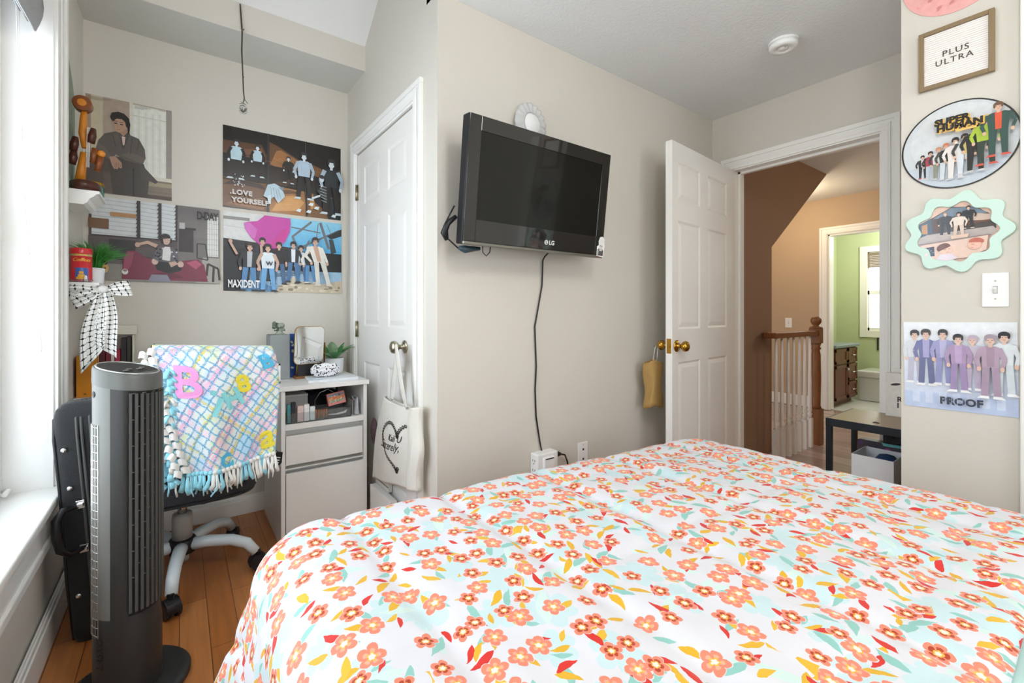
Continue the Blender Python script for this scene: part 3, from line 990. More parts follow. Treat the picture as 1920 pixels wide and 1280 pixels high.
st_.line((0.008, 0.012), (0.014, 0.034), 0.002, '#c9c9c8'); st_.line((0.036, 0.01), (0.04, 0.03), 0.002, '#2b2b2b')
st_.rect(0.004, 0.0005, 0.008, 0.004, '#c0222a')
st_.build('portrait_sticker', frame_T((tvw / 2 - 0.047, yf - 0.003, -tvh / 2 + 0.004), (1, 0, 0), (0, 0, 1)), tv)
tv.children[-1]['label'] = 'white cut-out sticker with a grey portrait'
# mount, media stick and cables
m = MB()
for x in (-0.16, 0.16): m.box(x - 0.02, 0.06, -0.18, x + 0.02, 0.085, 0.16)
m.box(-0.25, 0.085, -0.06, 0.25, 0.158, -0.02); m.box(-0.25, 0.085, 0.03, 0.25, 0.148, 0.07)
m.build('wall_bracket', M_BLACK, tv)
m = MB()
m.tube([(-0.395, 0.02, -0.14), (-0.425, 0.03, -0.17), (-0.44, 0.03, -0.21), (-0.425, 0.03, -0.235)], [0.008, 0.012, 0.013, 0.008], 8)
m.tube([(-0.40, 0.03, -0.10), (-0.43, 0.03, -0.16), (-0.42, 0.03, -0.23), (-0.38, 0.02, -0.262), (-0.33, 0.02, -0.258)], 0.0035, 6)
m.tube([(-0.27, 0.01, -0.245), (-0.268, 0.01, -0.27), (-0.25, 0.01, -0.285), (-0.234, 0.01, -0.268), (-0.232, 0.01, -0.245)], 0.0022, 6)
m.build('media_cable', M_BLACK, tv)
m = MB(); m.tube([(-0.385, 0.0, -0.262), (-0.36, 0.0, -0.266), (-0.29, 0.0, -0.258)], [0.008, 0.016, 0.007], 10); m.build('media_stick', mat('teal_black_plastic', '#2c4048', 0.3, var=0.1), tv)

m = MB()
m.tube([(1.405, 1.615, 1.40), (1.408, 1.645, 1.385), (1.414, 1.665, 1.37), (1.412, 1.668, 1.25), (1.368, 1.670, 1.05), (1.378, 1.671, 0.86), (1.371, 1.671, 0.75), (1.377, 1.671, 0.62), (1.398, 1.669, 0.50), (1.41, 1.665, 0.44)], 0.0038, 8)
tag(m.build('power_cord', M_BLACK), 'thin black cord hanging from the television down the wall', 'cord')

pl = thing('wall_plate', 'clear and white fluted plate on the wall above the television', 'plate', (1.325, 1.66, 2.0))
M_CLEAR = mat('frosted_clear_plastic', '#f2f3f4', 0.08, var=0.0, trans=0.55, ior=1.3)
m = MB()
m.grid(lambda u, v: Vector((1.325 + (0.045 + 0.047 * v) * math.cos(2 * PI * u), 1.648 - 0.012 * (1 - v) + 0.004 * math.cos(2 * PI * u * 18) * v, 2.0 + (0.045 + 0.047 * v) * 1.07 * math.sin(2 * PI * u))), 108, 5)
m.build('rim', M_CLEAR, pl, solid=0.003)
m = MB(); m.lathe([(0.001, 0.0), (0.046, 0.0), (0.05, -0.006), (0.05, -0.012), (0.03, -0.02)], (1.325, 1.636, 2.0), 32, (0, -1, 0)); m.build('centre', M_PLASTIC, pl)
m = MB(); m.box(1.305, 1.65, 1.97, 1.345, YT, 2.03); m.build('hanger', M_PLASTIC, pl)

# outlet plate and surge adapter on the wall under the television
ol = thing('outlet_plate', 'white wall outlet plate behind the far edge of the bed', 'outlet', (1.697, YT, 0.38))
MB().box(1.662, YT - 0.006, 0.318, 1.732, YT, 0.442).build('plate', M_PLASTIC, ol, bevel=0.003)
for z in (0.405, 0.355):
    MB().cyl((1.697, YT - 0.0062, z), (1.697, YT - 0.0075, z), 0.006, seg=12).build('socket', M_SLOT, ol)
MB().cyl((1.697, YT - 0.0062, 0.428), (1.697, YT - 0.0072, 0.428), 0.0025, seg=10).build('screw', M_NICKEL, ol)
sa = thing('surge_adapter', 'bulky white plug-in surge adapter with side sockets', 'power adapter', (1.41, YT, 0.36))
m = MB(); m.box(1.345, YT - 0.058, 0.27, 1.475, YT - 0.001, 0.452); m.box(1.375, YT - 0.07, 0.28, 1.445, YT - 0.055, 0.435); m.build('body', M_PLASTIC, sa, bevel=0.010, bseg=3)
for k in range(3):
    m = MB()
    z = 0.42 - 0.045 * k
    for (dy, dz) in ((-0.038, 0), (-0.022, 0), (-0.03, -0.014)): m.box(1.3442, YT + dy - 0.0016, z + dz - 0.004, 1.346, YT + dy + 0.0016, z + dz + 0.004)
    m.build('socket', M_SLOT, sa)
MB().box(1.385, YT - 0.0715, 0.425, 1.435, YT - 0.0695, 0.430).build('printed_label', M_SLOT, sa)
m = MB()
m.tube([(1.476, 1.652, 0.425), (1.49, 1.65, 0.425), (1.515, 1.65, 0.42)], [0.014, 0.016, 0.008], 8)
m.tube([(1.515, 1.65, 0.42), (1.545, 1.65, 0.41), (1.565, 1.652, 0.37), (1.568, 1.655, 0.26)], 0.004, 8)
tag(m.build('plug_cord', M_BLACK), 'black plug and cord in the side of the white surge adapter', 'cord')

sd = thing('smoke_detector', 'round white smoke detector on the ceiling', 'smoke detector', (2.375, 0.985, H))
m = MB(); m.lathe([(0.001, 0), (0.066, 0.0), (0.066, -0.007), (0.062, -0.008), (0.062, -0.011)], (2.375, 0.985, H), 40); m.build('base', M_PLASTIC, sd)
m = MB(); m.lathe([(0.062, -0.009), (0.063, -0.024), (0.058, -0.034), (0.030, -0.036), (0.029, -0.033), (0.018, -0.033), (0.017, -0.036), (0.001, -0.037)], (2.375, 0.985, H), 40); m.build('cover', M_PLASTIC, sd)
m = MB(); m.ball((2.36, 0.97, H - 0.036), 0.003); m.build('indicator', mat('green_indicator', '#7f9a80', 0.3, var=0), sd)

# brown paper bag hanging from the far knob of the open door
M_KRAFT = mat('kraft_paper', '#b08e55', 0.8, var=0.12, vscale=25, bump=(60, 0.3))
pbg = thing('paper_bag', 'brown paper gift bag hanging behind the open bedroom door', 'paper bag', (2.17, 1.58, 0.72))
m = MB()
def bagfn(u, v):
    t = u * 2 * PI
    sx = math.copysign(abs(math.cos(t)) ** 0.4, math.cos(t)); sy = math.copysign(abs(math.sin(t)) ** 0.4, math.sin(t))
    k = 1 - 0.08 * v + 0.06 * math.sin(v * 9)
    return Vector((2.165 + 0.050 * sx * k + 0.008 * math.sin(v * 7 + u * 9), 1.585 + 0.035 * sy, 0.84 - 0.255 * v + 0.012 * math.sin(u * 12)))
m.grid(bagfn, 40, 12); m.build('sack', M_KRAFT, pbg, solid=0.002)
m = MB(); m.tube([(2.14, 1.57, 0.83), (2.15, 1.56, 0.92), (2.165, 1.548, 0.955), (2.17, 1.565, 0.83)], 0.0018, 6); m.build('cord_handle', M_WHITE, pbg)


# ---------------------------------------------------------------- tower fan
M_FANBODY = mat('charcoal_fan_plastic', '#2b2b2a', 0.45, var=0.08, vscale=60, bump=(400, 0.05))
M_FANSIDE = mat('grey_fan_plastic', '#696a65', 0.38, var=0.05, vscale=60)
M_FANRIM = mat('silver_fan_rim', '#b9bab6', 0.25, 0.6, var=0.03)
FA = math.radians(-38)           # the grille faces right and a little towards the bed
fan = thing('tower_fan', 'tall charcoal tower fan with a round base beside the window', 'fan', (-0.122, 1.755, 0), (0, 0, FA))
# local +x = front of the fan
RXF, RYF = 0.083, 0.076
ZB, ZF = 0.022, 0.955
SL = 0.30                         # slope of the top towards the front


def fan_pt(t, z, k=1.0):
    return Vector((RXF * k * math.cos(t), RYF * k * math.sin(t), z))


def fan_top(t): return ZF - SL * 0.62 * (RXF * math.cos(t) + RXF * 0.2)


GA = math.radians(52)
m = MB()
seg = 72
vs, fs = [], []
levels = [0.0, 0.02, 0.10, 0.2, 0.26, 0.965, 1.0]
for l in levels:
    for k in range(seg):
        t = 2 * PI * k / seg
        z = ZB + (fan_top(t) - 0.045 - ZB) * l
        kk = 1.02 if l < 0.01 else 1.0
        if abs((t + PI) % (2 * PI) - PI) < GA and 0.25 < l < 0.97: kk = 0.90
        vs.append(fan_pt(t, z, kk))
n = len(levels)
for i in range(n - 1):
    for k in range(seg):
        a, c = i * seg + k, i * seg + (k + 1) % seg
        fs.append((a, c, c + seg, a + seg))
m.add(vs, fs, True)
M_FANDARK = mat('shaded_fan_recess', '#0e0e0e', 0.7, var=0.05)  # near-black colour stands in for the shade between the louvres
M_FANCAP = mat('cap_fan_plastic', '#5a5b57', 0.35, var=0.05)
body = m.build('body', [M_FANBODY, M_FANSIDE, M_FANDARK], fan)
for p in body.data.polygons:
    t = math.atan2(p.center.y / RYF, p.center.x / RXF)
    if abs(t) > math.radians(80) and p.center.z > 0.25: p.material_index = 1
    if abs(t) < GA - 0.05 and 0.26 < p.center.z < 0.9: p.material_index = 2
m = MB()
vs, fs = [], []
for (dz, k0) in ((-0.047, 1.012), (-0.012, 1.012), (-0.002, 0.99), (0.0, 0.95)):
    for k in range(seg):
        t = 2 * PI * k / seg
        vs.append(fan_pt(t, fan_top(t) + dz, k0))
for i in range(3):
    for k in range(seg):
        a, c = i * seg + k, i * seg + (k + 1) % seg
        fs.append((a, c, c + seg, a + seg))
fs.append(tuple(3 * seg + k for k in range(seg)))
m.add(vs, fs, True); m.sm[-1] = False
m.build('top_cap', M_FANCAP, fan)
m = MB()
m.tube([fan_pt(2 * PI * k / 48, fan_top(2 * PI * k / 48) + 0.0005, 0.90) for k in range(49)], 0.0028, 6, caps=False)
m.build('top_ring', M_FANRIM, fan)
m = MB()
m.add([fan_pt(2 * PI * k / 48, fan_top(2 * PI * k / 48) + 0.0008, 0.88) for k in range(48)], [tuple(range(48))])
pan = m.build('control_panel', M_FANBODY, fan)
m = MB()
for k in range(4):
    x, y = 0.025 - 0.010 * (k % 2), -0.036 + 0.022 * k
    m.cyl((x, y, ZF - 0.186 * (x + 0.0166) + 0.0005), (x, y, ZF - 0.186 * (x + 0.0166) + 0.003), 0.007, seg=14)
m.build('button', M_FANSIDE, pan)
# louvre grille: vertical slats with small cross pins
m = MB()
NS = 11
for k in range(NS):
    t = -GA + 2 * GA * (k + 0.5) / NS
    z0, z1 = 0.262, fan_top(t) - 0.055
    w = 0.0036
    nrm = Vector((math.cos(t), math.sin(t), 0)); tg = Vector((-math.sin(t), math.cos(t), 0))
    c = fan_pt(t, 0, 0.955)
    q = [c + tg * sx * w + nrm * sn for sn in (-0.006, 0.0068) for sx in (-1, 1)]
    v8 = [Vector((p.x, p.y, z0)) for p in q] + [Vector((p.x, p.y, z1)) for p in q]
    m.add(v8, [(0, 1, 3, 2), (4, 6, 7, 5), (0, 4, 5, 1), (2, 3, 7, 6), (0, 2, 6, 4), (1, 5, 7, 3)])
m.cur = 1
for k in range(NS - 1):
    t0, t1 = -GA + 2 * GA * (k + 0.62) / NS, -GA + 2 * GA * (k + 1.38) / NS
    for j in range(8):
        z = 0.36 + 0.075 * j + 0.037 * (k % 2)
        m.cyl(fan_pt(t0, z, 0.975), fan_pt(t1, z, 0.975), 0.0017, seg=5)
m.build('louvre', [mat('dark_louvre_plastic', '#474745', 0.4, var=0.05), M_FANSIDE], fan)
# rear intake grid
m = MB()
for k in range(5):
    t = math.radians(224 + 8 * k)
    m.tube([fan_pt(t, 0.20, 1.01), fan_pt(t, 0.80, 1.01)], 0.0016, 5)
for j in range(26):
    z = 0.205 + 0.0235 * j
    m.tube([fan_pt(math.radians(224 + 3.6 * q), z, 1.01) for q in range(10)], 0.0014, 5)
m.build('intake_grille', M_FANRIM, fan)
MB().cyl(fan_pt(math.radians(240), 0.885, 0.985), fan_pt(math.radians(240), 0.885, 1.012), 0.009, seg=16).build('screw_hole', M_SLOT, fan)
m = MB()
vs, fs = text_tris('LASKO', 0.030, 0.25, 'CENTER', 0.0006)
m.add([fan_pt(math.radians(258) - (p.y - 0.012) / 0.078, 0.155 + p.x, 1.009) for p in vs], fs)
m.build('logo', mat('dark_logo_print', '#0c0c0c', 0.5, var=0), fan)
m = MB()
m.lathe([(0.001, 0.0), (0.146, 0.0), (0.152, 0.006), (0.152, 0.016), (0.146, 0.022), (0.128, 0.024), (0.112, 0.024), (0.001, 0.024)], (0, 0, 0), 64)
m.build('base', M_FANBODY, fan)

# ---------------------------------------------------------------- instrument case
M_CASE = mat('black_case_cloth', '#1d1f20', 0.8, var=0.15, vscale=120, bump=(300, 0.25), sheen=0.1)
M_ZIP = mat('grey_zip_tape', '#4a4b4a', 0.7, var=0.15, vscale=150)
vc = thing('instrument_case', 'black violin case standing upright under the window behind the fan', 'instrument case', (-0.212, 2.178, 0.0), (0, math.radians(-4.0), math.radians(-5)))
cw, cdp, chh = 0.145, 0.16, 0.815     # thickness (x), width (y), height (z)


def case_ring(k, z, s=1.0):
    t = 2 * PI * k / 40
    sx = math.copysign(abs(math.cos(t)) ** 0.42, math.cos(t)); sy = math.copysign(abs(math.sin(t)) ** 0.35, math.sin(t))
    return Vector((cw / 2 * sx * s, cdp / 2 * sy * s - 0.02, z))


m = MB(); vs, fs = [], []
lv = [(0.0, 0.80), (0.008, 0.92), (0.03, 1.0), (0.25, 1.0), (0.5, 0.97), (0.72, 0.98), (0.77, 0.95), (0.795, 0.86), (0.81, 0.68), (0.815, 0.4)]
for (z, s_) in lv:
    for k in range(40): vs.append(case_ring(k, z, s_))
for i in range(len(lv) - 1):
    for k in range(40):
        a, c = i * 40 + k, i * 40 + (k + 1) % 40
        fs.append((a, c, c + 40, a + 40))
fs.append(tuple(reversed(range(40)))); fs.append(tuple((len(lv) - 1) * 40 + k for k in range(40)))
m.add(vs, fs, True)
m.build('shell', M_CASE, vc)
yfz = -cdp / 2 - 0.02
m = MB()
for x in (-0.006, 0.006, 0.028, 0.038):
    m.tube([(x, yfz * 0.2, 0.815), (x, yfz * 0.66, 0.802), (x, yfz * 0.95, 0.765), (x, yfz - 0.001, 0.70), (x, yfz + 0.003, 0.5), (x, yfz - 0.001, 0.25), (x, yfz - 0.001, 0.05), (x, yfz * 0.9, 0.01)], 0.0042, 6)
m.build('zip', M_ZIP, vc)
m = MB()
m.tube([(-cw / 2 + 0.014, yfz * 0.3, 0.785), (-cw / 2 + 0.008, yfz * 0.75, 0.765), (-cw / 2 + 0.006, yfz * 0.86, 0.7), (-cw / 2 + 0.008, yfz * 0.86, 0.5), (-cw / 2 + 0.004, yfz * 0.86, 0.2), (-cw / 2 + 0.008, yfz * 0.84, 0.02)], 0.005, 6)
m.build('piping', M_BLACK, vc)
m = MB()
m.tube([(-0.02, yfz - 0.006, 0.47), (-0.05, yfz - 0.03, 0.475), (-0.065, yfz - 0.045, 0.45), (-0.067, yfz - 0.048, 0.40), (-0.062, yfz - 0.043, 0.35), (-0.045, yfz - 0.028, 0.325), (-0.01, yfz - 0.006, 0.33)], [0.007, 0.010, 0.012, 0.013, 0.012, 0.010, 0.007], 10)
m.build('handle', M_BLACK, vc)
for z in (0.475, 0.325):
    m = MB(); m.box(-0.026, yfz - 0.004, z - 0.014, -0.002, yfz, z + 0.014); m.box(-0.022, yfz - 0.014, z - 0.006, -0.004, yfz - 0.003, z + 0.006)
    m.build('handle_bracket', M_CHROME, vc, bevel=0.002)
for (x, z) in ((-0.042, 0.665), (0.05, 0.68), (-0.036, 0.535), (0.055, 0.545), (0.045, 0.23), (0.055, 0.10), (-0.04, 0.17)):
    MB().lathe([(0.008, 0), (0.008, 0.003), (0.005, 0.006), (0.001, 0.006)], (x, yfz, z), 16, (0, -1, 0)).build('stud', M_CHROME, vc)
m = MB(); m.prism([(0, 0), (0.012, -0.002), (0.016, -0.02), (0.008, -0.034), (-0.004, -0.03), (-0.006, -0.012)], 0, 0.003, frame_T((0.02, yfz - 0.008, 0.315), (1, 0, 0), (0, 0, 1))); m.build('zip_pull', M_FANRIM, vc)

# ---------------------------------------------------------------- office chair
M_CHAIRWHITE = mat('pale_blue_white_plastic', '#d3dde2', 0.3, var=0.02)
M_CHAIRGREY = mat('grey_lift_plastic', '#a9a69f', 0.45, var=0.03)
M_SEAT = mat('dark_seat_fabric', '#2c2c30', 0.85, var=0.2, vscale=120, bump=(300, 0.3))
ch = thing('office_chair', 'swivel desk chair with white five-star base on black castors', 'chair', (0.01, 2.365, 0))
def Cc(x, y, z): return (0.01 + x, 2.365 + y, z)
for k in range(5):
    a = math.radians(-97 + 72 * k)
    dx, dy = math.cos(a), math.sin(a)
    L = 0.285
    m = MB()
    m.tube([Cc(dx * 0.02, dy * 0.02, 0.135), Cc(dx * 0.10, dy * 0.10, 0.142), Cc(dx * 0.19, dy * 0.19, 0.138), Cc(dx * 0.25, dy * 0.25, 0.118), Cc(dx * L, dy * L, 0.075)], [0.026, 0.024, 0.0225, 0.022, 0.020], 14)
    leg = m.build('leg', M_CHAIRWHITE, ch)
    wx, wy = -dy, dx
    cx, cy = 0.01 + dx * (L + 0.008), 2.365 + dy * (L + 0.008)
    m = MB()
    T = Matrix.Translation((cx, cy, 0.034)) @ Matrix.Rotation(a + 0.5, 4, 'Z')
    hood = [(0.036 * math.cos(t), 0.036 * math.sin(t)) for t in [PI * x / 12 for x in range(-1, 14)]]
    m.prism(hood, -0.024, 0.024, T @ Matrix.Rotation(PI / 2, 4, 'X'))
    m.cyl(T @ Vector((0, 0, 0.02)), T @ Vector((0, 0, 0.055)), 0.012)
    cs = m.build('castor', M_BLACK, ch, bevel=0.003)
    for s_ in (-1, 1):
        m = MB(); m.cyl(T @ Vector((0.004, s_ * 0.010, -0.004)), T @ Vector((0.004, s_ * 0.026, -0.004)), 0.030, seg=28); m.build('wheel', mat('castor_wheel', '#1b1d24', 0.35, var=0.05), cs, bevel=0.003)
m = MB(); m.lathe([(0.001, 0.10), (0.03, 0.10), (0.045, 0.105), (0.05, 0.12), (0.05, 0.155), (0.044, 0.165), (0.038, 0.166), (0.001, 0.166)], Cc(0, 0, 0), 28); m.build('hub', M_BLACK, ch)
m = MB(); m.lathe([(0.036, 0.165), (0.037, 0.25), (0.034, 0.270), (0.001, 0.270)], Cc(0, 0, 0), 28); m.build('column_cover', M_CHAIRGREY, ch)
MB().cyl(Cc(0, 0, 0.07), Cc(0, 0, 0.10), 0.024).build('column_foot', M_CHAIRGREY, ch)
m = MB(); m.cyl(Cc(0, 0, 0.26), Cc(0, 0, 0.345), 0.017); m.build('gas_lift', M_CHROME, ch)
m = MB(); m.box(*Cc(-0.07, -0.06, 0.322), *Cc(0.07, 0.10, 0.357)); m.tube([Cc(-0.06, 0, 0.335), Cc(-0.09, -0.01, 0.333), Cc(-0.12, -0.02, 0.325)], 0.016, 8); m.build('tilt_mechanism', M_BLACK, ch, bevel=0.006)
m = MB()
def seat_poly(s): return [Cc(0.035 + 0.235 * s * math.copysign(abs(math.cos(t)) ** 0.5, math.cos(t)), 0.015 + 0.22 * s * math.copysign(abs(math.sin(t)) ** 0.5, math.sin(t)), 0)[:2] for t in [2 * PI * k / 48 for k in range(48)]]
m.prism(seat_poly(0.97), 0.357, 0.372); m.prism(seat_poly(1.0), 0.372, 0.415)
m.build('seat', M_SEAT, ch, bevel=0.012, bseg=3)
m = MB()
def back_fn(u, v):
    x = -0.135 + 0.44 * u
    w = 1 - 0.12 * (2 * v - 1) ** 2
    return Vector((0.09 + (x - 0.09) * w, 2.155 - 0.045 * math.sin(PI * u) + 0.05 * (1 - v), 0.56 + 0.40 * v - 0.035 * (2 * u - 1) ** 4 * (v > 0.5)))
m.grid(back_fn, 24, 16)
bk = m.build('backrest', M_CHAIRWHITE, ch, solid=0.022)
m = MB(); m.tube([Cc(0.06, -0.02, 0.345), Cc(0.07, -0.17, 0.36), Cc(0.075, -0.21, 0.50), Cc(0.078, -0.215, 0.75)], [0.02, 0.022, 0.022, 0.018], 10, sy=0.6); m.build('back_support', M_BLACK, ch)
m = MB(); m.tube([(0.305, 2.215, 0.53), (0.33, 2.2, 0.525), (0.345, 2.19, 0.512)], 0.0018, 6); m.prism([(-0.012, 0), (0.012, 0), (0.022, -0.045), (0.012, -0.062), (-0.012, -0.062), (-0.022, -0.045)], 0, 0.003, frame_T((0.352, 2.18, 0.512), (0.92, 0.1, -0.3), (0.3, 0, 0.95)))
tg_ = m.build('hang_tag', M_BLACK, ch, bevel=0.001)
m = MB()
for k in range(3):
    m.prism([(-0.010, -0.022 - 0.011 * k), (0.010, -0.022 - 0.011 * k), (0.008, -0.026 - 0.011 * k), (-0.012, -0.026 - 0.011 * k)], 0.0031, 0.0036, frame_T((0.352, 2.18, 0.512), (0.92, 0.1, -0.3), (0.3, 0, 0.95)))
m.build('tag_print', M_WHITE, tg_)


# ---------------------------------------------------------------- fleece blanket over the chair back
def plaid_material():
    m = bpy.data.materials.new('plaid_fleece'); N = NT(m)
    uv = N.n('ShaderNodeUVMap', uv_map='cloth').outputs[0]
    wob = N.n('ShaderNodeTexNoise'); wob.inputs['Scale'].default_value = 25; N.put(wob.inputs['Vector'], uv)
    uv2 = N.v('ADD', uv, N.v('MULTIPLY', N.v('SUBTRACT', wob.outputs['Color'], (0.5, 0.5, 0.5)), (0.02, 0.02, 0)))
    x, y, _ = N.sep(uv2)
    a = N.m('ADD', N.m('MULTIPLY', x, 0.80), N.m('MULTIPLY', y, 0.60))
    c = N.m('SUBTRACT', N.m('MULTIPLY', x, 0.70), N.m('MULTIPLY', y, 0.72))
    nd = N.n('ShaderNodeRGB'); nd.outputs[0].default_value = lin('#dde3e0') + (1,)
    col = nd.outputs[0]
    big = N.n('ShaderNodeTexNoise'); big.inputs['Scale'].default_value = 9; N.put(big.inputs['Vector'], uv)
    col = N.mix(N.soft(big.outputs['Fac'], 0.5, 0.68), col, '#cfe0b4')
    col = N.mix(N.soft(big.outputs['Fac'], 0.5, 0.30), col, '#b4d8ee')

    def stripes(q, period, w, ph):
        fr = N.m('FRACT', N.m('ADD', N.m('DIVIDE', q, period), ph))
        d = N.m('ABSOLUTE', N.m('SUBTRACT', fr, 0.5))
        return N.soft(d, w, w * 0.35)
    fine = N.n('ShaderNodeTexNoise'); fine.inputs['Scale'].default_value = 240; N.put(fine.inputs['Vector'], uv)
    fz = N.soft(fine.outputs['Fac'], 0.30, 0.55)
    for (q, per, w, ph, cc, k) in ((a, 0.145, 0.11, 0.1, '#ef9dbf', 0.85), (c, 0.150, 0.10, 0.45, '#f0c9dc', 0.7), (a, 0.135, 0.06, 0.55, '#dcc32c', 0.95), (c, 0.17, 0.05, 0.8, '#dcc740', 0.8),
                                   (a, 0.145, 0.04, 0.25, '#e8788c', 0.8), (a, 0.0285, 0.17, 0.2, '#3f9cc6', 0.85), (c, 0.0305, 0.16, 0.6, '#3f9cc6', 0.85)):
        col = N.mix(N.m('MULTIPLY', N.m('MULTIPLY', stripes(q, per, w, ph), fz), k), col, cc)
    N.put(N.b.inputs['Base Color'], col)
    N.b.inputs['Roughness'].default_value = 0.95; N.b.inputs['Sheen Weight'].default_value = 0.4
    bp = N.n('ShaderNodeBump'); bp.inputs['Strength'].default_value = 0.4; bp.inputs['Distance'].default_value = 0.004
    N.put(bp.inputs['Height'], fine.outputs['Fac']); N.put(N.b.inputs['Normal'], bp.outputs['Normal'])
    return m


M_PLAID = plaid_material()
M_FLEECEBLUE = mat('blue_white_fleece', '#8fd0ee', 0.95, var=0.45, vscale=22, sheen=0.4, bump=(250, 0.2))
M_FLEECEWHITE = mat('white_fleece', '#e3e1db', 0.95, var=0.06, vscale=30, sheen=0.4, bump=(250, 0.2))
M_FPINK = mat('pink_plush_print', '#e59ad0', 0.95, var=0.15, vscale=200, sheen=0.5)
M_FTEAL = mat('teal_plush_print', '#86cdd0', 0.95, var=0.12, vscale=200, sheen=0.5)
M_FYEL = mat('yellow_plush_print', '#dccb38', 0.95, var=0.15, vscale=200, sheen=0.5)
M_FBLUE = mat('blue_plush_print', '#4fb3d8', 0.95, var=0.15, vscale=200, sheen=0.5)
bl = thing('fleece_blanket', 'pastel plaid fleece blanket with knotted fringe hung over the desk chair', 'blanket', (0.11, 2.1, 0.5))


def bl_front(u, v):
    """u: left to right, v: top to bottom"""
    xl = -0.082 + 0.105 * v ** 1.3
    xr = 0.315 + 0.030 * math.sin(min(1, v * 2.2) * PI / 2) - 0.035 * v
    x = xl + (xr - xl) * u
    zt = 0.982 - 0.020 * u
    zb = 0.515 + 0.035 * u ** 2
    z = zt + (zb - zt) * v
    y = 2.072 - 0.025 * math.sin(u * PI) - 0.028 * v + 0.012 * math.sin(u * 9 + 1.5) * v + 0.006 * math.sin(u * 19 + v * 5) * v
    if v < 0.06: y += 0.035 * (1 - v / 0.06) ** 2
    return Vector((x, y, z))


m = MB()
m.grid(bl_front, 36, 40)
vs, fs = [], []
# over the top and down behind
nfr = len(m.v)
m.grid(lambda u, v: Vector((bl_front(u, 0).x, bl_front(u, 0).y + 0.13 * min(1, v * 3), bl_front(u, 0).z + 0.012 * math.sin(min(1, v * 3) * PI) - 0.25 * max(0, v - 0.33))), 36, 10)
nz = len(m.v)
m.cur = 1
# second, pale blue layer showing on the left
m.grid(lambda u, v: Vector((-0.062 + 0.15 * u + 0.006 * math.sin(v * 13), 2.098 - 0.02 * v + 0.008 * math.sin(v * 17 + u * 6), 0.93 - 0.42 * v + 0.01 * math.sin(u * 8))), 14, 30)
bo = m.build('cloth', [M_PLAID, M_FLEECEBLUE], bl, solid=0.006)
ul = bo.data.uv_layers.new(name='cloth')
for li, l in enumerate(bo.data.loops):
    k = l.vertex_index
    if k < nfr: uvv = ((k % 37) / 36 * 0.40, (k // 37) / 40 * 0.46)
    elif k < nz: uvv = (((k - nfr) % 37) / 36 * 0.40, -((k - nfr) // 37) / 10 * 0.2)
    else: uvv = (0, 0)
    ul.data[li].uv = uvv


def on_blanket(body, u, v, size, rot, mm, name, shear=0, bold=0.004):
    vs, fs = text_tris(body, size, shear, 'CENTER', bold)
    cr, sr = math.cos(rot), math.sin(rot)
    mb = MB()
    out = []
    for p in vs:
        px, py = p.x, p.y - size * 0.35
        x, y = px * cr - py * sr, px * sr + py * cr
        q = bl_front(min(0.999, max(0.001, u + x / 0.40)), min(0.999, max(0.001, v - y / 0.46)))
        out.append(q + Vector((-0.05, -0.0075, 0.0)) * 1.0 * 0.0 + Vector((0, -0.0065, 0)))
    mb.add(out, fs)
    return mb.build(name, mm, bl)


for args in (('B', 0.22, 0.25, 0.165, -0.12, M_FPINK), ('T', 0.44, 0.45, 0.125, -0.45, M_FTEAL), ('H', 0.57, 0.41, 0.095, 0.35, M_FTEAL), ('8', 0.67, 0.29, 0.095, 0.15, M_FYEL),
             ('B', 0.90, 0.10, 0.08, 0.3, M_FBLUE), ('a', 0.89, 0.80, 0.15, 0.12, M_FYEL), ('C', 0.44, 0.92, 0.07, 0.2, M_FBLUE)):
    on_blanket(*args, 'letter_print')
rng = random.Random(5)
m = MB()


def strand(p, dx, ln, w):
    q0 = Vector(p)
    pts = [q0, q0 + Vector((dx * 0.3, -0.012, -ln * 0.35)), q0 + Vector((dx * 0.8 + 0.004 * rng.uniform(-1, 1), -0.016, -ln * 0.7)), q0 + Vector((dx * 1.2 + rng.uniform(-0.012, 0.012), -0.010, -ln))]
    m.tube(pts, [w * 0.55, w * 0.75, w, w * 0.95], 8, sy=0.35)


for k in range(22):
    u = (k + 0.5) / 22
    p = bl_front(u, 0.995)
    m.cur = 0 if k > 4 and rng.random() < 0.78 else 1
    m.ball(p + Vector((0, -0.006, 0.002)), (0.0085, 0.009, 0.009), 8, 6)
    for s_ in (-1, 1):
        strand(p + Vector((0.004 * s_, -0.006 - 0.002 * s_, -0.002)), 0.006 * s_ + rng.uniform(-0.004, 0.004), rng.uniform(0.045, 0.075) * (1.15 if k in (7, 20, 3) else 1), 0.0072)
for k in range(15):
    v = 0.03 + 0.93 * k / 14
    p = bl_front(0.0, v)
    m.cur = 0
    a = rng.uniform(-0.4, 0.4)
    b_ = rng.uniform(-0.5, 0.5)
    for (dx, dz) in ((0.012, 0.006), (-0.010, -0.004)):
        T = Matrix.Translation(p + Vector((dx - 0.012, -0.010 - 0.1 * abs(dx), dz))) @ Matrix.Rotation(a + b_ * dx * 40, 4, 'Y') @ Matrix.Rotation(0.5 * b_, 4, 'Z')
        m.grid(lambda u, v, T=T: T @ Vector(((u - 0.5) * 0.026, -0.007 * math.sin(u * PI), (v - 0.5) * 0.024 + 0.004 * math.sin(u * 5))), 5, 4)
        m.grid(lambda u, v, T=T: T @ Vector(((u - 0.5) * 0.026, 0.004, (v - 0.5) * 0.024 + 0.004 * math.sin(u * 5))), 5, 4)
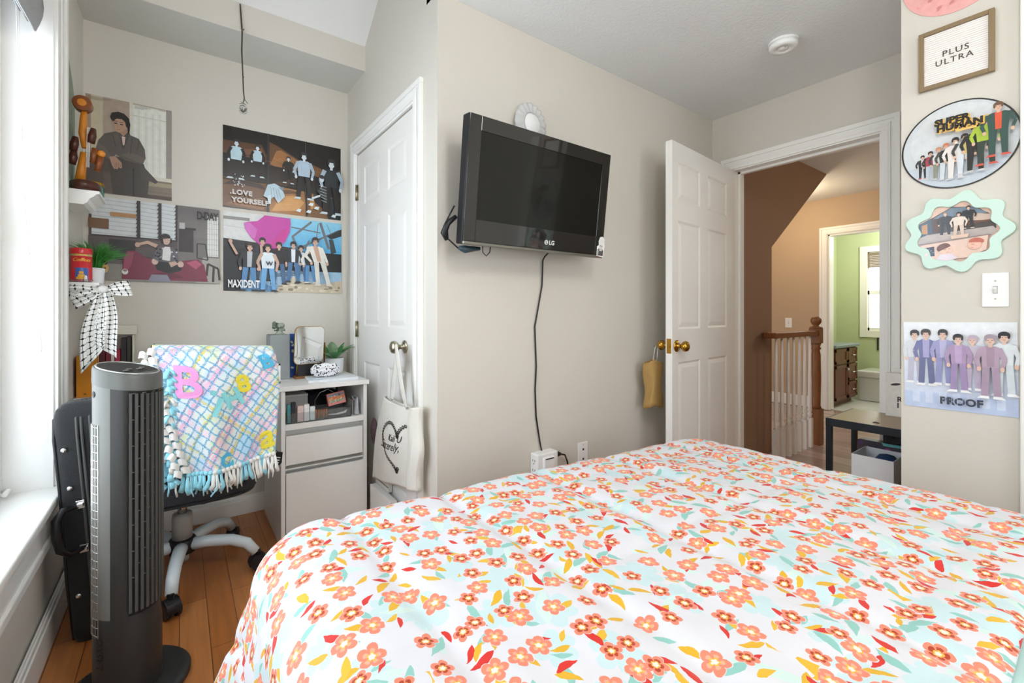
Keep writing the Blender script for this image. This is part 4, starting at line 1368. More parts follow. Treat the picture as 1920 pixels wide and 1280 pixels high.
for k in range(16):
    z = 0.90 - 0.40 * k / 15
    for s_ in (0, 1):
        p = Vector((-0.062 + 0.032 * s_ + rng.uniform(-0.006, 0.006) + 0.05 * max(0, 0.7 - z) * s_, 2.075 - 0.01 * s_, z + 0.012 * s_))
        m.cur = 1 if rng.random() < 0.7 else 0
        b_ = rng.uniform(-0.5, 0.6)
        m.ball(p, (0.010, 0.009, 0.010), 8, 6)
        m.tube([p, p + Vector((-0.012 + 0.03 * b_, -0.012, -0.014)), p + Vector((-0.018 + 0.05 * b_, -0.014, -0.034))], [0.006, 0.011, 0.012], 8, sy=0.45)
        m.tube([p, p + Vector((0.012, -0.012, -0.010)), p + Vector((0.022, -0.012, -0.026 + 0.01 * b_))], [0.006, 0.010, 0.011], 8, sy=0.45)
for k in range(7):
    m.cur = 1 if k % 2 else 0
    strand((-0.055 + 0.022 * k, 2.07, 0.53 - 0.002 * k), rng.uniform(-0.006, 0.006), rng.uniform(0.055, 0.085), 0.0095)
m.build('fringe', [M_FLEECEWHITE, M_FLEECEBLUE], bl)


# ---------------------------------------------------------------- drawer cabinet and desk
M_LAM = mat('white_laminate', '#e9e8e4', 0.35, var=0.015)
M_LAMDARK = mat('cabinet_inside', '#c9c6bf', 0.6, var=0.03)
CX0, CX1, CY0, CY1, CZ = 0.385, 0.790, 2.35, 2.86, 0.768
cab = thing('drawer_cabinet', 'white drawer cabinet with open shelf beside the closet door', 'cabinet', ((CX0 + CX1) / 2, 2.6, 0))
m = MB()
t = 0.018
m.box(CX0, CY0, 0, CX0 + t, CY1, CZ - 0.022); m.box(CX1 - t, CY0, 0, CX1, CY1, CZ - 0.022)
m.box(CX0 + t, CY1 - 0.008, 0.0, CX1 - t, CY1, CZ - 0.022)
m.box(CX0 + t, CY0, 0.558, CX1 - t, CY1 - 0.008, 0.585); m.box(CX0 + t, CY0 + 0.012, 0.366, CX1 - t, CY1 - 0.008, 0.372)
m.box(CX0 + t, CY0 + 0.02, 0.0, CX1 - t, CY1 - 0.008, 0.02)
m.box(CX0 + t, CY0 + 0.060, 0.50, CX1 - t, CY0 + 0.068, 0.558); m.box(CX0 + t, CY0 + 0.060, 0.330, CX1 - t, CY0 + 0.068, 0.415)
m.build('carcass', M_LAM, cab, bevel=0.001)
MB().box(CX0 - 0.012, CY0 - 0.012, CZ - 0.022, CX1 + 0.008, CY1 + 0.02, CZ).build('top', M_LAM, cab, bevel=0.0015)
m = MB(); m.box(CX0 + t + 0.003, CY0 + 0.001, 0.392, CX1 - t - 0.003, CY0 + 0.02, 0.530); m.box(CX0 + t + 0.02, CY0 + 0.07, 0.42, CX1 - t - 0.02, CY1 - 0.05, 0.495)
m.build('drawer', M_LAM, cab, bevel=0.001)
m = MB(); m.box(CX0 + t + 0.003, CY0 - 0.002, 0.012, CX1 - t + 0.004, CY0 + 0.016, 0.352); m.build('door', M_LAM, cab, bevel=0.001)
desk = thing('wall_desk', 'narrow white desk board along the poster wall', 'desk', (0.0, 2.78, 0))
MB().box(XW + 0.001, 2.63, 0.732, CX0 - 0.014, YB - 0.001, 0.752).build('top', M_LAM, desk, bevel=0.001)
m = MB(); m.box(XW + 0.001, 2.66, 0.0, XW + 0.019, YB - 0.02, 0.732); m.build('side_panel', M_LAM, desk)
m = MB(); m.box(XW + 0.02, 2.74, 0.62, CX0 - 0.014, 2.755, 0.731); m.build('apron', M_LAM, desk)

# on the cabinet top
M_FILE = mat('grey_slate_card', '#8f9392', 0.7, var=0.08, vscale=80)
gb = thing('file_box', 'tall grey box standing behind the mirror on the cabinet', 'box', (0.43, 2.62, CZ))
MB().box(0.376, 2.61, CZ, 0.470, 2.74, 1.0).build('body', M_FILE, gb, bevel=0.003)
MB().box(0.379, 2.6135, 0.955, 0.467, 2.7365, 1.003).build('lid', M_FILE, gb, bevel=0.002)
M_STATUE = mat('grey_green_stone', '#9aa192', 0.7, var=0.2, vscale=60, bump=(120, 0.4))
fg = thing('figurine', 'small grey-green figurine on top of the tall grey box', 'figurine', (0.428, 2.67, 1.003))
m = MB(); m.lathe([(0.001, 0), (0.021, 0), (0.022, 0.006), (0.016, 0.010), (0.013, 0.022), (0.015, 0.03), (0.001, 0.034)], (0.43, 2.67, 1.003), 18); m.build('body', M_STATUE, fg)
m = MB(); m.ball((0.436, 2.665, 1.049), (0.018, 0.017, 0.016)); m.ball((0.427, 2.652, 1.046), (0.008, 0.010, 0.009)); m.build('head', M_STATUE, fg)
m = MB()
for k in range(9): m.ball((0.408 + 0.010 * math.cos(k * 2.1), 2.667 + 0.010 * math.sin(k * 2.1), 1.036 + 0.0035 * k), 0.0085, 8, 6)
m.build('foliage', mat('dark_grey_green', '#6f7a68', 0.8, var=0.2), fg)
for x in (0.405, 0.452): MB().tube([(0.43, 2.665, 1.03), (x, 2.655, 1.025), (x * 0.6 + 0.172, 2.652, 1.034)], [0.008, 0.006, 0.005], 8).build('arm', M_STATUE, fg)

bk_ = Canvas(0.135, 0.235, '#2f5aa8', 0.006)
rng = random.Random(3)
for k in range(34):
    x, y = rng.uniform(0.008, 0.127), rng.uniform(0.01, 0.225)
    bk_.ell(x, y, 0.006, 0.009, '#dfe6ef' if k % 3 else '#16305f', rng.uniform(0, 3))
bko = bk_.build('notebook', frame_T((0.478, 2.672, CZ + 0.001), (0.985, 0.17, 0), (0.0, 0.0, 1)))
tag(bko, 'blue and white patterned notebook standing behind the mirror', 'notebook')
mr_ = thing('table_mirror', 'rounded rectangular brass-edged mirror tilted on a stand', 'mirror', (0.557, 2.575, CZ))
TM = frame_T((0.556, 2.565, 0.945), (0.985, 0.17, 0), (0.02, -0.1, 0.99))
def rrect(w, h, r, n=8):
    out = []
    for (cx, cy, a0) in ((w / 2 - r, h / 2 - r, 0), (-w / 2 + r, h / 2 - r, PI / 2), (-w / 2 + r, -h / 2 + r, PI), (w / 2 - r, -h / 2 + r, 1.5 * PI)):
        for k in range(n + 1): out.append((cx + r * math.cos(a0 + PI / 2 * k / n), cy + r * math.sin(a0 + PI / 2 * k / n)))
    return out
M_MIRROR = mat('mirror_silver', '#f2f2f0', 0.02, 1.0, var=0)
MB().prism(rrect(0.155, 0.203, 0.028), -0.006, 0.0, TM).build('back_plate', M_BRASS, mr_)
MB().prism(rrect(0.150, 0.198, 0.026), 0.0002, 0.0012, TM).build('glass', M_MIRROR, mr_)
m = MB(); m.box(0.49, 2.575, CZ + 0.0005, 0.64, 2.655, CZ + 0.012); m.build('base', mat('dark_wood_tray', '#8a5a2c', 0.5, var=0.3, stretch=(4, 60, 4)), mr_, bevel=0.002)
m = MB(); m.tube([(0.638, 2.60, CZ + 0.010), (0.642, 2.60, 0.955), (0.628, 2.595, 0.955)], 0.0035, 8); m.build('stand', M_BRASS, mr_)
m = MB(); m.tube([(0.50, 2.60, CZ + 0.010), (0.50, 2.585, 0.9)], 0.0035, 8); m.build('stand', M_BRASS, mr_)
MB().box(0.50, 2.604, CZ + 0.012, 0.63, 2.612, 0.846).build('tray_back', M_BLACK, mr_)

M_POT = mat('white_ceramic', '#e6e9ec', 0.3, var=0.02)
M_LEAF = mat('variegated_leaf', '#5c9a60', 0.5, var=0.35, vscale=45)
M_LEAFPALE = mat('pale_leaf', '#a8c4a2', 0.5, var=0.3, vscale=45)
pp = thing('potted_plant', 'small green leafy plant in a white pot on the cabinet', 'plant', (0.722, 2.715, CZ))
MB().lathe([(0.001, 0.0005), (0.046, 0.002), (0.049, 0.006), (0.053, 0.088), (0.049, 0.09), (0.046, 0.082), (0.001, 0.08)], (0.722, 2.715, CZ), 32).build('pot', M_POT, pp)
m = MB()
rng = random.Random(11)
for k in range(21):
    a = k * 2.4 + rng.uniform(-.3, .3)
    tilt = rng.uniform(0.35, 1.15)
    ln = rng.uniform(0.11, 0.155); wd = rng.uniform(0.020, 0.028)
    if math.cos(a) > 0.3: ln *= 0.86
    bx, by = 0.722 + 0.012 * math.cos(a), 2.715 + 0.012 * math.sin(a)
    m.cur = k % 3 == 0
    def lf(u, v):
        s_ = v * ln
        r = math.sin(tilt) * s_ + 0.1 * s_ * v
        z = CZ + 0.085 + math.cos(tilt) * s_ * (1 - 0.35 * v * tilt)
        w = wd * math.sin(PI * min(1, (v * 0.92 + 0.06))) ** 0.8 * (2 * u - 1)
        return Vector((bx + math.cos(a) * r - math.sin(a) * w, by + math.sin(a) * r + math.cos(a) * w, z + 0.35 * abs(w)))
    m.grid(lf, 4, 9)
m.build('leaves', [M_LEAF, M_LEAFPALE], pp)


def spotted():
    m = bpy.data.materials.new('dalmatian_spotted_cloth'); N = NT(m)
    tc = N.n('ShaderNodeTexCoord').outputs['Object']
    vo = N.n('ShaderNodeTexVoronoi'); vo.inputs['Scale'].default_value = 110; vo.inputs['Randomness'].default_value = 1.0; N.put(vo.inputs['Vector'], tc)
    cs = N.n('ShaderNodeSeparateColor'); N.put(cs.inputs[0], vo.outputs['Color'])
    on = N.lt(vo.outputs['Distance'], N.m('MULTIPLY', cs.outputs[0], 0.62))
    N.put(N.b.inputs['Base Color'], N.mix(on, '#eeeef2', '#1d1d28'))
    N.b.inputs['Roughness'].default_value = 0.8
    return m


ppr = Canvas(0.245, 0.20, '#e6eaee', 0.012, [(0.0, 0.01), (0.06, 0.0), (0.245, 0.012), (0.25, 0.11), (0.18, 0.2), (0.02, 0.19)])
ppr.poly([(0.0, 0.015), (0.065, 0.004), (0.075, 0.05), (0.01, 0.07)], '#cfe3ef')
ppr.line((0.01, 0.008), (0.23, 0.018), 0.002, '#f6f6f4')
tag(ppr.build('paper_stack', frame_T((0.515, 2.385, CZ + 0.0005), (1, 0, 0), (0, 1, 0))), 'stack of white papers lying on the cabinet top', 'papers')
po = thing('spotted_pouch', 'white pouch with black dalmatian spots on the papers', 'pouch', (0.62, 2.50, CZ + 0.013))
m = MB()
def pouch(u, v):
    t = 2 * PI * u; ph = PI * v
    sx = math.copysign(abs(math.sin(ph)) ** 0.7, math.sin(ph))
    x = -0.073 * math.cos(ph)
    r = sx * (0.9 + 0.12 * math.sin(6 * t + 4 * v) + 0.10 * math.sin(9 * v * PI))
    yy = 0.045 * r * math.cos(t); zz = 0.038 * r * math.sin(t)
    return Vector((0.62 + x, 2.50 + yy + 0.02 * x, max(CZ + 0.0145, CZ + 0.048 + zz)))
m.grid(pouch, 32, 20); m.build('body', spotted(), po)
m = MB(); m.tube([(0.55, 2.475, CZ + 0.05), (0.60, 2.462, CZ + 0.066), (0.66, 2.466, CZ + 0.06), (0.692, 2.49, CZ + 0.045)], 0.003, 6); m.build('zip', M_WHITE, po)
wf = thing('photo_stand', 'small white plastic stand at the left end of the cabinet top', 'stand', (0.39, 2.48, CZ))
m = MB()
for (x0, x1, z0, z1) in ((0.382, 0.398, CZ, CZ + 0.098), (0.412, 0.422, CZ, CZ + 0.098), (0.382, 0.422, CZ + 0.088, CZ + 0.098), (0.382, 0.422, CZ, CZ + 0.012)): m.box(x0 - 0.02, 2.47, z0 + 0.0005, x1 - 0.02, 2.485, z1)
m.build('frame', M_PLASTIC, wf, bevel=0.001)
MB().box(0.376, 2.486, CZ + 0.012, 0.394, 2.489, CZ + 0.088).build('card', mat('blue_card', '#4b7aa0', 0.5), wf)

# inside the open shelf
ZS = 0.5855
M_ACRYL = mat('clear_acrylic', '#f4f6f6', 0.03, var=0, trans=0.95, ior=1.2)
tr = thing('acrylic_tray', 'clear acrylic organiser tray on the open cabinet shelf', 'organiser', (0.56, 2.42, ZS))
m = MB(); m.box(0.410, 2.362, ZS, 0.712, 2.50, ZS + 0.003); m.box(0.410, 2.362, ZS + 0.003, 0.712, 2.3645, ZS + 0.048); m.box(0.410, 2.4975, ZS + 0.003, 0.712, 2.50, ZS + 0.048); m.box(0.410, 2.3645, ZS + 0.003, 0.4125, 2.4975, ZS + 0.048); m.box(0.7095, 2.3645, ZS + 0.003, 0.712, 2.4975, ZS + 0.048)
m.build('tray', M_ACRYL, tr)
def carton(name, col, x0, x1, y0, y1, h, label, cat, lid=None):
    t_ = thing(name, label, cat, ((x0 + x1) / 2, (y0 + y1) / 2, ZS + 0.0035))
    MB().box(x0, y0, ZS + 0.0035, x1, y1, ZS + 0.0035 + h * 0.74).build('body', mat(name + '_card', col, 0.5, var=0.02), t_, bevel=0.001)
    MB().box(x0, y0, ZS + 0.0035 + h * 0.745, x1, y1, ZS + 0.0035 + h).build('lid', mat(name + '_lid', lid or col, 0.5, var=0.02), t_, bevel=0.001)
carton('pink_bottle', '#e6cdc8', 0.459, 0.487, 2.368, 2.392, 0.076, 'pale pink bottle in the acrylic tray', 'bottle')
carton('white_carton', '#eeeeee', 0.489, 0.513, 2.368, 2.392, 0.080, 'taller white carton beside the pink bottle', 'carton')
carton('short_carton', '#e4eef0', 0.516, 0.539, 2.368, 2.392, 0.066, 'short white carton beside the amber compacts', 'carton')
carton('teal_bottle', '#3f8f92', 0.414, 0.429, 2.368, 2.384, 0.088, 'teal tube at the left end of the acrylic tray', 'tube')
carton('black_bottle', '#20212a', 0.432, 0.452, 2.368, 2.388, 0.096, 'black tube beside the teal one in the tray', 'tube')
wb = thing('storage_box', 'grey white box standing behind the tray on the cabinet shelf', 'box', (0.47, 2.56, ZS))
MB().box(0.425, 2.505, ZS + 0.0005, 0.535, 2.60, 0.688).build('body', mat('pale_grey_card', '#b9b6b2', 0.6), wb, bevel=0.002)
MB().box(0.424, 2.504, 0.688, 0.536, 2.601, 0.700).build('lid', mat('lid_grey_card', '#c4c1bd', 0.6), wb, bevel=0.002)
M_AMBER = mat('amber_plastic', '#b9743a', 0.3, var=0.25, vscale=50)
for k in range(5):
    x = 0.548 + 0.0125 * k
    m = MB(); m.lathe([(0.001, -0.003), (0.021, -0.003), (0.023, 0), (0.021, 0.003), (0.001, 0.003)], (x, 2.385, ZS + 0.0275), 24, (0.95, -0.3, 0.0))
    tag(m.build('compact', M_AMBER), 'round amber compact standing in a row in the acrylic tray', 'compact', 'amber compacts in the tray')
pc = Canvas(0.092, 0.062, '#e0857a', 0.014)
for (y, h, c) in ((0.044, 0.012, '#7f9fae'), (0.028, 0.012, '#e38a45'), (0.014, 0.010, '#86b394'), (0.004, 0.008, '#e58f8f')): pc.rect(0.004, y, 0.084, h, c)
rng = random.Random(8)
for k in range(26): pc.ell(rng.uniform(.01, .082), rng.uniform(.01, .052), .004, .0022, rng.choice(['#e9c9a5', '#c96a5a', '#93b5b5', '#f0e0cc']), rng.uniform(0, 3))
pc.rect(0.060, 0.038, 0.004, 0.016, '#2c2222')
tag(pc.build('patterned_case', frame_T((0.618, 2.44, 0.632), (0.97, 0.14, 0.12), (-0.12, 0.25, 0.96))), 'coral and teal patterned box tilted on the tray', 'box')
m = MB(); m.tube([(0.61, 2.40, 0.600), (0.64, 2.385, 0.6), (0.68, 2.385, 0.606), (0.70, 2.39, 0.615), (0.695, 2.395, 0.603), (0.65, 2.39, 0.597)], 0.004, 8); tag(m.build('white_cable', M_PLASTIC), 'folded white cable lying in the acrylic tray', 'cable')
m = MB(); m.tube([(0.575, 2.52, 0.60), (0.568, 2.50, 0.66), (0.59, 2.49, 0.70), (0.63, 2.49, 0.715), (0.665, 2.50, 0.69)], 0.002, 6); tag(m.build('headband', M_CHROME), 'thin looped wire headband behind the patterned box', 'headband')
bgx = thing('plastic_pouch', 'clear plastic pouch at the right end of the cabinet shelf', 'pouch', (0.745, 2.42, ZS))
m = MB(); m.grid(lambda u, v: Vector((0.748 + 0.019 * math.cos(2 * PI * u) * (1 - 0.5 * v), 2.42 + 0.05 * math.sin(2 * PI * u), ZS + 0.002 + 0.085 * v + 0.006 * math.sin(6 * PI * u) * v)), 24, 8); m.build('film', mat('milky_film', '#d9dade', 0.2, var=0.1, vscale=60, trans=0.4), bgx, solid=0.001)
MB().box(0.722, 2.375, ZS + 0.0005, 0.726, 2.47, ZS + 0.078).build('card', mat('grey_card', '#8b8d88', 0.6), bgx)
dk = thing('dark_basket', 'dark fabric basket at the back of the cabinet shelf', 'basket', (0.62, 2.72, ZS))
m = MB(); m.box(0.56, 2.62, ZS + 0.001, 0.74, 2.80, 0.67); m.build('body', mat('dark_basket_cloth', '#26262a', 0.9, var=0.2, vscale=80), dk, bevel=0.01)
m = MB(); m.tube([(0.66, 2.62, 0.67), (0.66, 2.618, 0.72), (0.71, 2.618, 0.725), (0.71, 2.62, 0.67)], 0.006, 6); m.build('handle', M_BLACK, dk)

# ---------------------------------------------------------------- tote bag on the closet knob
M_CANVAS = mat('cream_canvas', '#e2ded4', 0.9, var=0.05, vscale=160, bump=(350, 0.3), sheen=0.1)
M_INK = mat('black_ink', '#1a1a1c', 0.8, var=0)
tb = thing('tote_bag', 'cream canvas tote bag with black heart print hanging on the closet knob', 'bag', (0.79, 2.03, 0.72))


def tote(u, v, side=0):
    """u 0 far edge (left in view) -> 1 near edge, v top -> bottom"""
    yf = 2.150 + 0.170 * v + 0.02 * math.sin(v * PI)
    yn = 1.735 + 0.012 * math.sin(v * 9) + 0.015 * v
    y = yf + (yn - yf) * u
    zt = 0.712 - 0.018 * math.sin(u * PI) + 0.012 * u
    zb = 0.262 + 0.105 * u
    if v > 0.86: pass
    z = zt + (zb - zt) * v
    bul = math.sin(PI * min(1, u * 1.05)) * (0.3 + 0.7 * math.sin(PI * min(1, v * 0.9 + 0.1)))
    x = 0.806 - 0.024 * bul - 0.004 * math.sin(u * 11 + v * 4) if side == 0 else 0.822 + 0.004 * bul
    if u > 0.80 and side == 0: x -= 0.016 * math.sin((u - 0.80) / 0.20 * PI) * (1 - 0.2 * v)
    return Vector((x, y, z))


m = MB()
m.grid(lambda u, v: tote(u, v, 0), 40, 40); m.grid(lambda u, v: tote(u, v, 1), 12, 20)
m.grid(lambda u, v: tote(0, v, 0).lerp(tote(0, v, 1), u), 2, 20); m.grid(lambda u, v: tote(1, v, 0).lerp(tote(1, v, 1), u), 2, 20); m.grid(lambda u, v: tote(u, 1, 0).lerp(tote(u, 1, 1), v), 20, 2)
m.build('sack', M_CANVAS, tb, solid=0.002)
def strap(pts, w, name='strap'):
    mb = MB()
    P = [Vector(p) for p in pts]
    vs = []
    for i, p in enumerate(P):
        ww = w[i] if isinstance(w, (list, tuple)) else w
        for s_ in (-1, 1): vs.append(p + Vector((0.003 * s_, ww / 2 * s_, 0)))
    fs = [(2 * i, 2 * i + 1, 2 * i + 3, 2 * i + 2) for i in range(len(P) - 1)]
    mb.add(vs, fs, True)
    return mb.build(name, M_CANVAS, tb, solid=0.003, subsurf=1)
strap([(0.798, 2.03, 0.70), (0.80, 2.015, 0.78), (0.803, 1.985, 0.90), (0.803, 1.965, 0.955), (0.79, 1.955, 0.972)], [0.085, 0.078, 0.06, 0.045, 0.035])
strap([(0.795, 1.965, 0.975), (0.786, 1.945, 0.968), (0.782, 1.915, 0.90), (0.783, 1.88, 0.80), (0.788, 1.83, 0.69)], [0.04, 0.055, 0.07, 0.075, 0.06])


def ink(tris, uo, vo, name, sx=1.0):
    vs, fs = tris
    mb = MB()
    out = []
    for p in vs:
        q = tote(min(.97, max(0.02, uo + p.x * sx)), min(.97, max(.02, vo - p.y)), 0)
        out.append(q + Vector((-0.0028, 0, 0)))
    mb.add(out, fs)
    return mb.build(name, M_INK, tb)


ink(text_tris('Kali U', 0.120, 0.45, 'LEFT', 0.0005), 0.42, 0.44, 'lettering', 0.9)
ink(text_tris('Sincerely,', 0.145, 0.45, 'LEFT', 0.0005), 0.215, 0.555, 'lettering', 0.80)
ink(text_tris('To', 0.06, 0.3, 'LEFT'), 0.20, 0.45, 'lettering')
# lacy heart outline made of small loops
hv, hf = [], []
def loop(cx, cy, r, w=0.006, n=12, el=1.0):
    k = len(hv)
    for i in range(n):
        t_ = 2 * PI * i / n
        hv.append(Vector((cx + r * math.cos(t_), cy + r * el * math.sin(t_), 0))); hv.append(Vector((cx + (r - w) * math.cos(t_), cy + (r - w) * el * math.sin(t_), 0)))
    for i in range(n):
        a, c = k + 2 * i, k + 2 * ((i + 1) % n)
        hf.append((a, c, c + 1, a + 1))
heart = []
for i in range(64):
    t_ = 2 * PI * i / 64
    hx = 16 * math.sin(t_) ** 3; hy = 13 * math.cos(t_) - 5 * math.cos(2 * t_) - 2 * math.cos(3 * t_) - math.cos(4 * t_)
    ux, vx = 0.63 + hx * 0.0250, 0.475 - hy * 0.0205
    if ux < 0.775 and not (ux > 0.66 and vx > 0.6): heart.append((ux, vx))
for (ux, vx) in heart:
    loop(ux, -vx, 0.020, 0.008); loop(ux + 0.008, -vx - 0.010, 0.012, 0.006); loop(ux - 0.014, -vx + 0.012, 0.010, 0.005)
ink((hv, hf), 0.0, 0.0, 'heart_print')

# things on the floor between the cabinet and the closet door
fbx = thing('shoe_box', 'white box on the floor under the tote bag', 'box', (0.80, 2.2, 0)); fbx.location = (0.83, 2.2, 0)
MB().box(0.80, 2.05, 0.0, 0.834, 2.33, 0.225).build('body', M_LAM, fbx, bevel=0.002)
bkc = Canvas(0.18, 0.20, '#d9d6cf', 0.02)
bkc.rect(0.0, 0.02, 0.18, 0.006, '#55524e'); bkc.rect(0.03, 0.05, 0.02, 0.12, '#77736c'); bkc.rect(0.06, 0.06, 0.01, 0.1, '#55524e')
tag(bkc.build('upright_book', east_side(0.853, 2.34, 0.226)), 'pale book standing on the white floor box', 'book')
flr = thing('floral_clutch', 'black and pink patterned bag between cabinet and tote bag', 'bag', (0.815, 2.25, 0.43))
m = MB(); m.grid(lambda u, v: Vector((0.826 + 0.015 * math.cos(2 * PI * u) * math.sin(PI * v) ** 0.5, 2.342 + 0.035 * math.sin(2 * PI * u) * math.sin(PI * v) ** 0.4, 0.427 + 0.14 * v)), 24, 14)
m.build('body', mat('dark_floral_cloth', '#5a444a', 0.8, var=0.9, vscale=70), flr)


# ---------------------------------------------------------------- posters on the alcove wall
def poster(cv, x, z, label, name='poster', rough=0.4):
    return tag(cv.build(name, north(x, YB - 0.0012, z), rough=rough), label, 'poster', 'posters on the alcove wall')


def S(cv):
    def f(x, y): return (x * cv.w, y * cv.h)
    return f


# seated figure by a curtained window
c = Canvas(0.325, 0.462, '#b3a594'); p = S(c)
def R(cv, x0, y0, x1, y1, col): cv.rect(x0 * cv.w, y0 * cv.h, (x1 - x0) * cv.w, (y1 - y0) * cv.h, col)
def P(cv, pts, col): cv.poly([(a * cv.w, b_ * cv.h) for a, b_ in pts], col)
R(c, 0, .0, .06, 1, '#a18a78'); c.grad(.06 * c.w, .3 * c.h, .13 * c.w, .7 * c.h, '#cbc4a4', '#c0b39c'); R(c, .19, .3, .50, 1, '#ab9b8c')
R(c, .49, .3, .53, 1, '#ddd9cc'); R(c, .53, .22, .93, .985, '#e3e4db')
for k in range(9): R(c, .55 + .042 * k, .27, .565 + .042 * k, .93, '#d3d8cd' if k % 2 else '#eaebe4')
R(c, .53, .86, .93, .875, '#d0d4c8'); R(c, .93, .24, 1, 1, '#98908a'); R(c, .48, .19, 1, .24, '#d8d6c6')
R(c, .5, .0, 1, .2, '#86786a'); R(c, .6, .135, 1, .18, '#a59880'); R(c, .6, .07, 1, .075, '#6e6054'); R(c, .62, 0, 1, .04, '#57483f')
R(c, 0, 0, .53, .40, '#574b44'); R(c, .2, .0, .53, .22, '#64574f')
P(c, [(.30, .0), (.70, .0), (.72, .18), (.66, .36), (.45, .40), (.25, .36)], '#4a4440'); R(c, .53, 0, .545, .3, '#2b2827')
P(c, [(.60, .38), (.83, .19), (.80, .165), (.62, .22)], '#4f4945')
P(c, [(.11, .44), (.14, .54), (.21, .62), (.33, .66), (.45, .66), (.60, .625), (.67, .52), (.68, .42), (.63, .355), (.45, .37), (.33, .42), (.30, .36), (.20, .38)], '#5f5852')
P(c, [(.11, .44), (.26, .355), (.30, .38), (.22, .47), (.14, .52)], '#6b635c'); P(c, [(.40, .42), (.65, .36), (.68, .43), (.48, .47)], '#6b635c')
P(c, [(.36, .66), (.42, .68), (.50, .66), (.44, .52), (.41, .48)], '#4f4945'); P(c, [(.40, .62), (.445, .62), (.43, .53), (.415, .53)], '#d9bfb4')
for (a, b_, d, e) in ((.30, .62, .33, .5), (.52, .62, .50, .45), (.60, .6, .58, .5)): c.line(p(a, b_), p(d, e), .003, '#48423e')
P(c, [(.26, .385), (.33, .40), (.40, .34), (.405, .29), (.385, .275), (.37, .29), (.35, .262), (.335, .27), (.315, .262), (.29, .30)], '#b08c74')
for k in range(4): c.line(p(.325 + .018 * k, .33), p(.325 + .02 * k, .275 + .006 * k), .0018, '#8a6a55')
P(c, [(.38, .655), (.42, .62), (.46, .66), (.47, .70), (.38, .70)], '#a8846e')
P(c, [(.305, .77), (.31, .71), (.335, .665), (.37, .652), (.42, .675), (.46, .73), (.455, .80), (.38, .825), (.32, .81)], '#b8937c')
P(c, [(.27, .80), (.29, .85), (.36, .872), (.43, .862), (.485, .82), (.50, .76), (.49, .66), (.475, .655), (.465, .72), (.45, .73), (.44, .775), (.40, .80), (.34, .795), (.31, .765), (.295, .765)], '#231e1c')
for (a, b_) in ((.335, .745), (.40, .742)): c.ell(a * c.w, b_ * c.h, .0065, .003, '#33251f'); c.line(p(a - .025, b_ + .022), p(a + .025, b_ + .024), .0022, '#33251f')
c.line(p(.36, .735), p(.352, .705), .002, '#9a7660'); c.line(p(.345, .682), p(.385, .684), .003, '#9c665c')
c.text('portrait series by the window', .015 * c.w, .972 * c.h, .010, '#5c5148') if False else None
for k in range(3): c.line(p(.02, .975 - .012 * k), p(.28 - .05 * k, .975 - .012 * k), .0012, '#5c5148'); c.line(p(.55, .972 - .012 * k), p(.74 - .04 * k, .972 - .012 * k), .0012, '#5c5148')
c.line(p(.84, .975), p(.92, .975), .0016, '#4b443f')
poster(c, -0.357, 1.692, 'poster of a seated person in a dark jacket beside a curtained window')

# red sofa in a grey room
c = Canvas(0.520, 0.398, '#6d6763'); p = S(c)
R(c, 0, .40, .64, 1, '#5d4a42')
for (a, b_) in ((.02, .34), (.365, .50), (.525, .635)):
    R(c, a, .545, b_, 1, '#d6dbdd')
    for k in range(9):
        yy = .56 + .05 * k
        c.line(p(a, yy + .012), p(b_, yy), .0022, '#a7aeb2'); c.line(p(b_ - .008, yy), p(b_, yy + .02), .003, '#55413a')
R(c, .34, .5, .365, 1, '#33282a'); R(c, .50, .5, .525, 1, '#33282a'); R(c, .635, .5, .65, 1, '#33282a'); R(c, .02, .525, .65, .545, '#3a2d2a')
R(c, .15, .78, .335, .83, '#b58a5a'); R(c, 0, .62, .14, .74, '#7c5b42')
R(c, 0, .30, .65, .525, '#5b5150'); R(c, .14, .26, .33, .50, '#2b2728')
R(c, .65, .20, 1, 1, '#77726f'); c.grad(.65 * c.w, .6 * c.h, .26 * c.w, .4 * c.h, '#7d7875', '#645f5f')
R(c, .895, .36, .99, .90, '#dfe0dc')
for k in range(5): c.line(p(.895 + .02 * k, .36), p(.895 + .02 * k, .9), .0012, '#8d8c88')
for k in range(8): c.line(p(.895, .38 + .07 * k), p(.99, .38 + .07 * k), .0012, '#8d8c88')
R(c, .66, .40, .78, .70, '#3b3536'); R(c, .67, .69, .80, .72, '#2c2728'); R(c, .665, .70, .71, .78, '#b7b6b3')
R(c, .0, 0, 1, .20, '#8f8983'); P(c, [(.80, .0), (1, .0), (1, .34), (.86, .34)], '#a7a19a')
for (a, b_, d, e) in ((.81, .33, .81, .52), (.81, .52, .88, .52), (.88, .52, .90, .31), (.81, .33, .90, .31)): c.line(p(a, b_), p(d, e), .006, '#3c3736')
for (a, b_, d, e) in ((.90, .26, .89, .10), (.90, .26, .99, .20), (.95, .22, .945, .02), (.99, .2, 1.0, .05)): c.line(p(a, b_), p(d, e) if d <= 1 else p(1, e), .010, '#342c27')
P(c, [(.23, .02), (.24, .28), (.27, .37), (.33, .375), (.40, .30), (.48, .27), (.68, .28), (.76, .30), (.82, .31), (.87, .24), (.90, .02)], '#7d2f45')
P(c, [(.24, .05), (.25, .28), (.28, .36), (.32, .35), (.30, .2)], '#9c4560'); P(c, [(.72, .26), (.80, .30), (.85, .25), (.80, .18)], '#b95871'); P(c, [(.45, .10), (.60, .14), (.70, .06), (.55, .03)], '#67243a')
P(c, [(.42, .0), (.45, .09), (.57, .09), (.60, .0)], '#8a8a98')
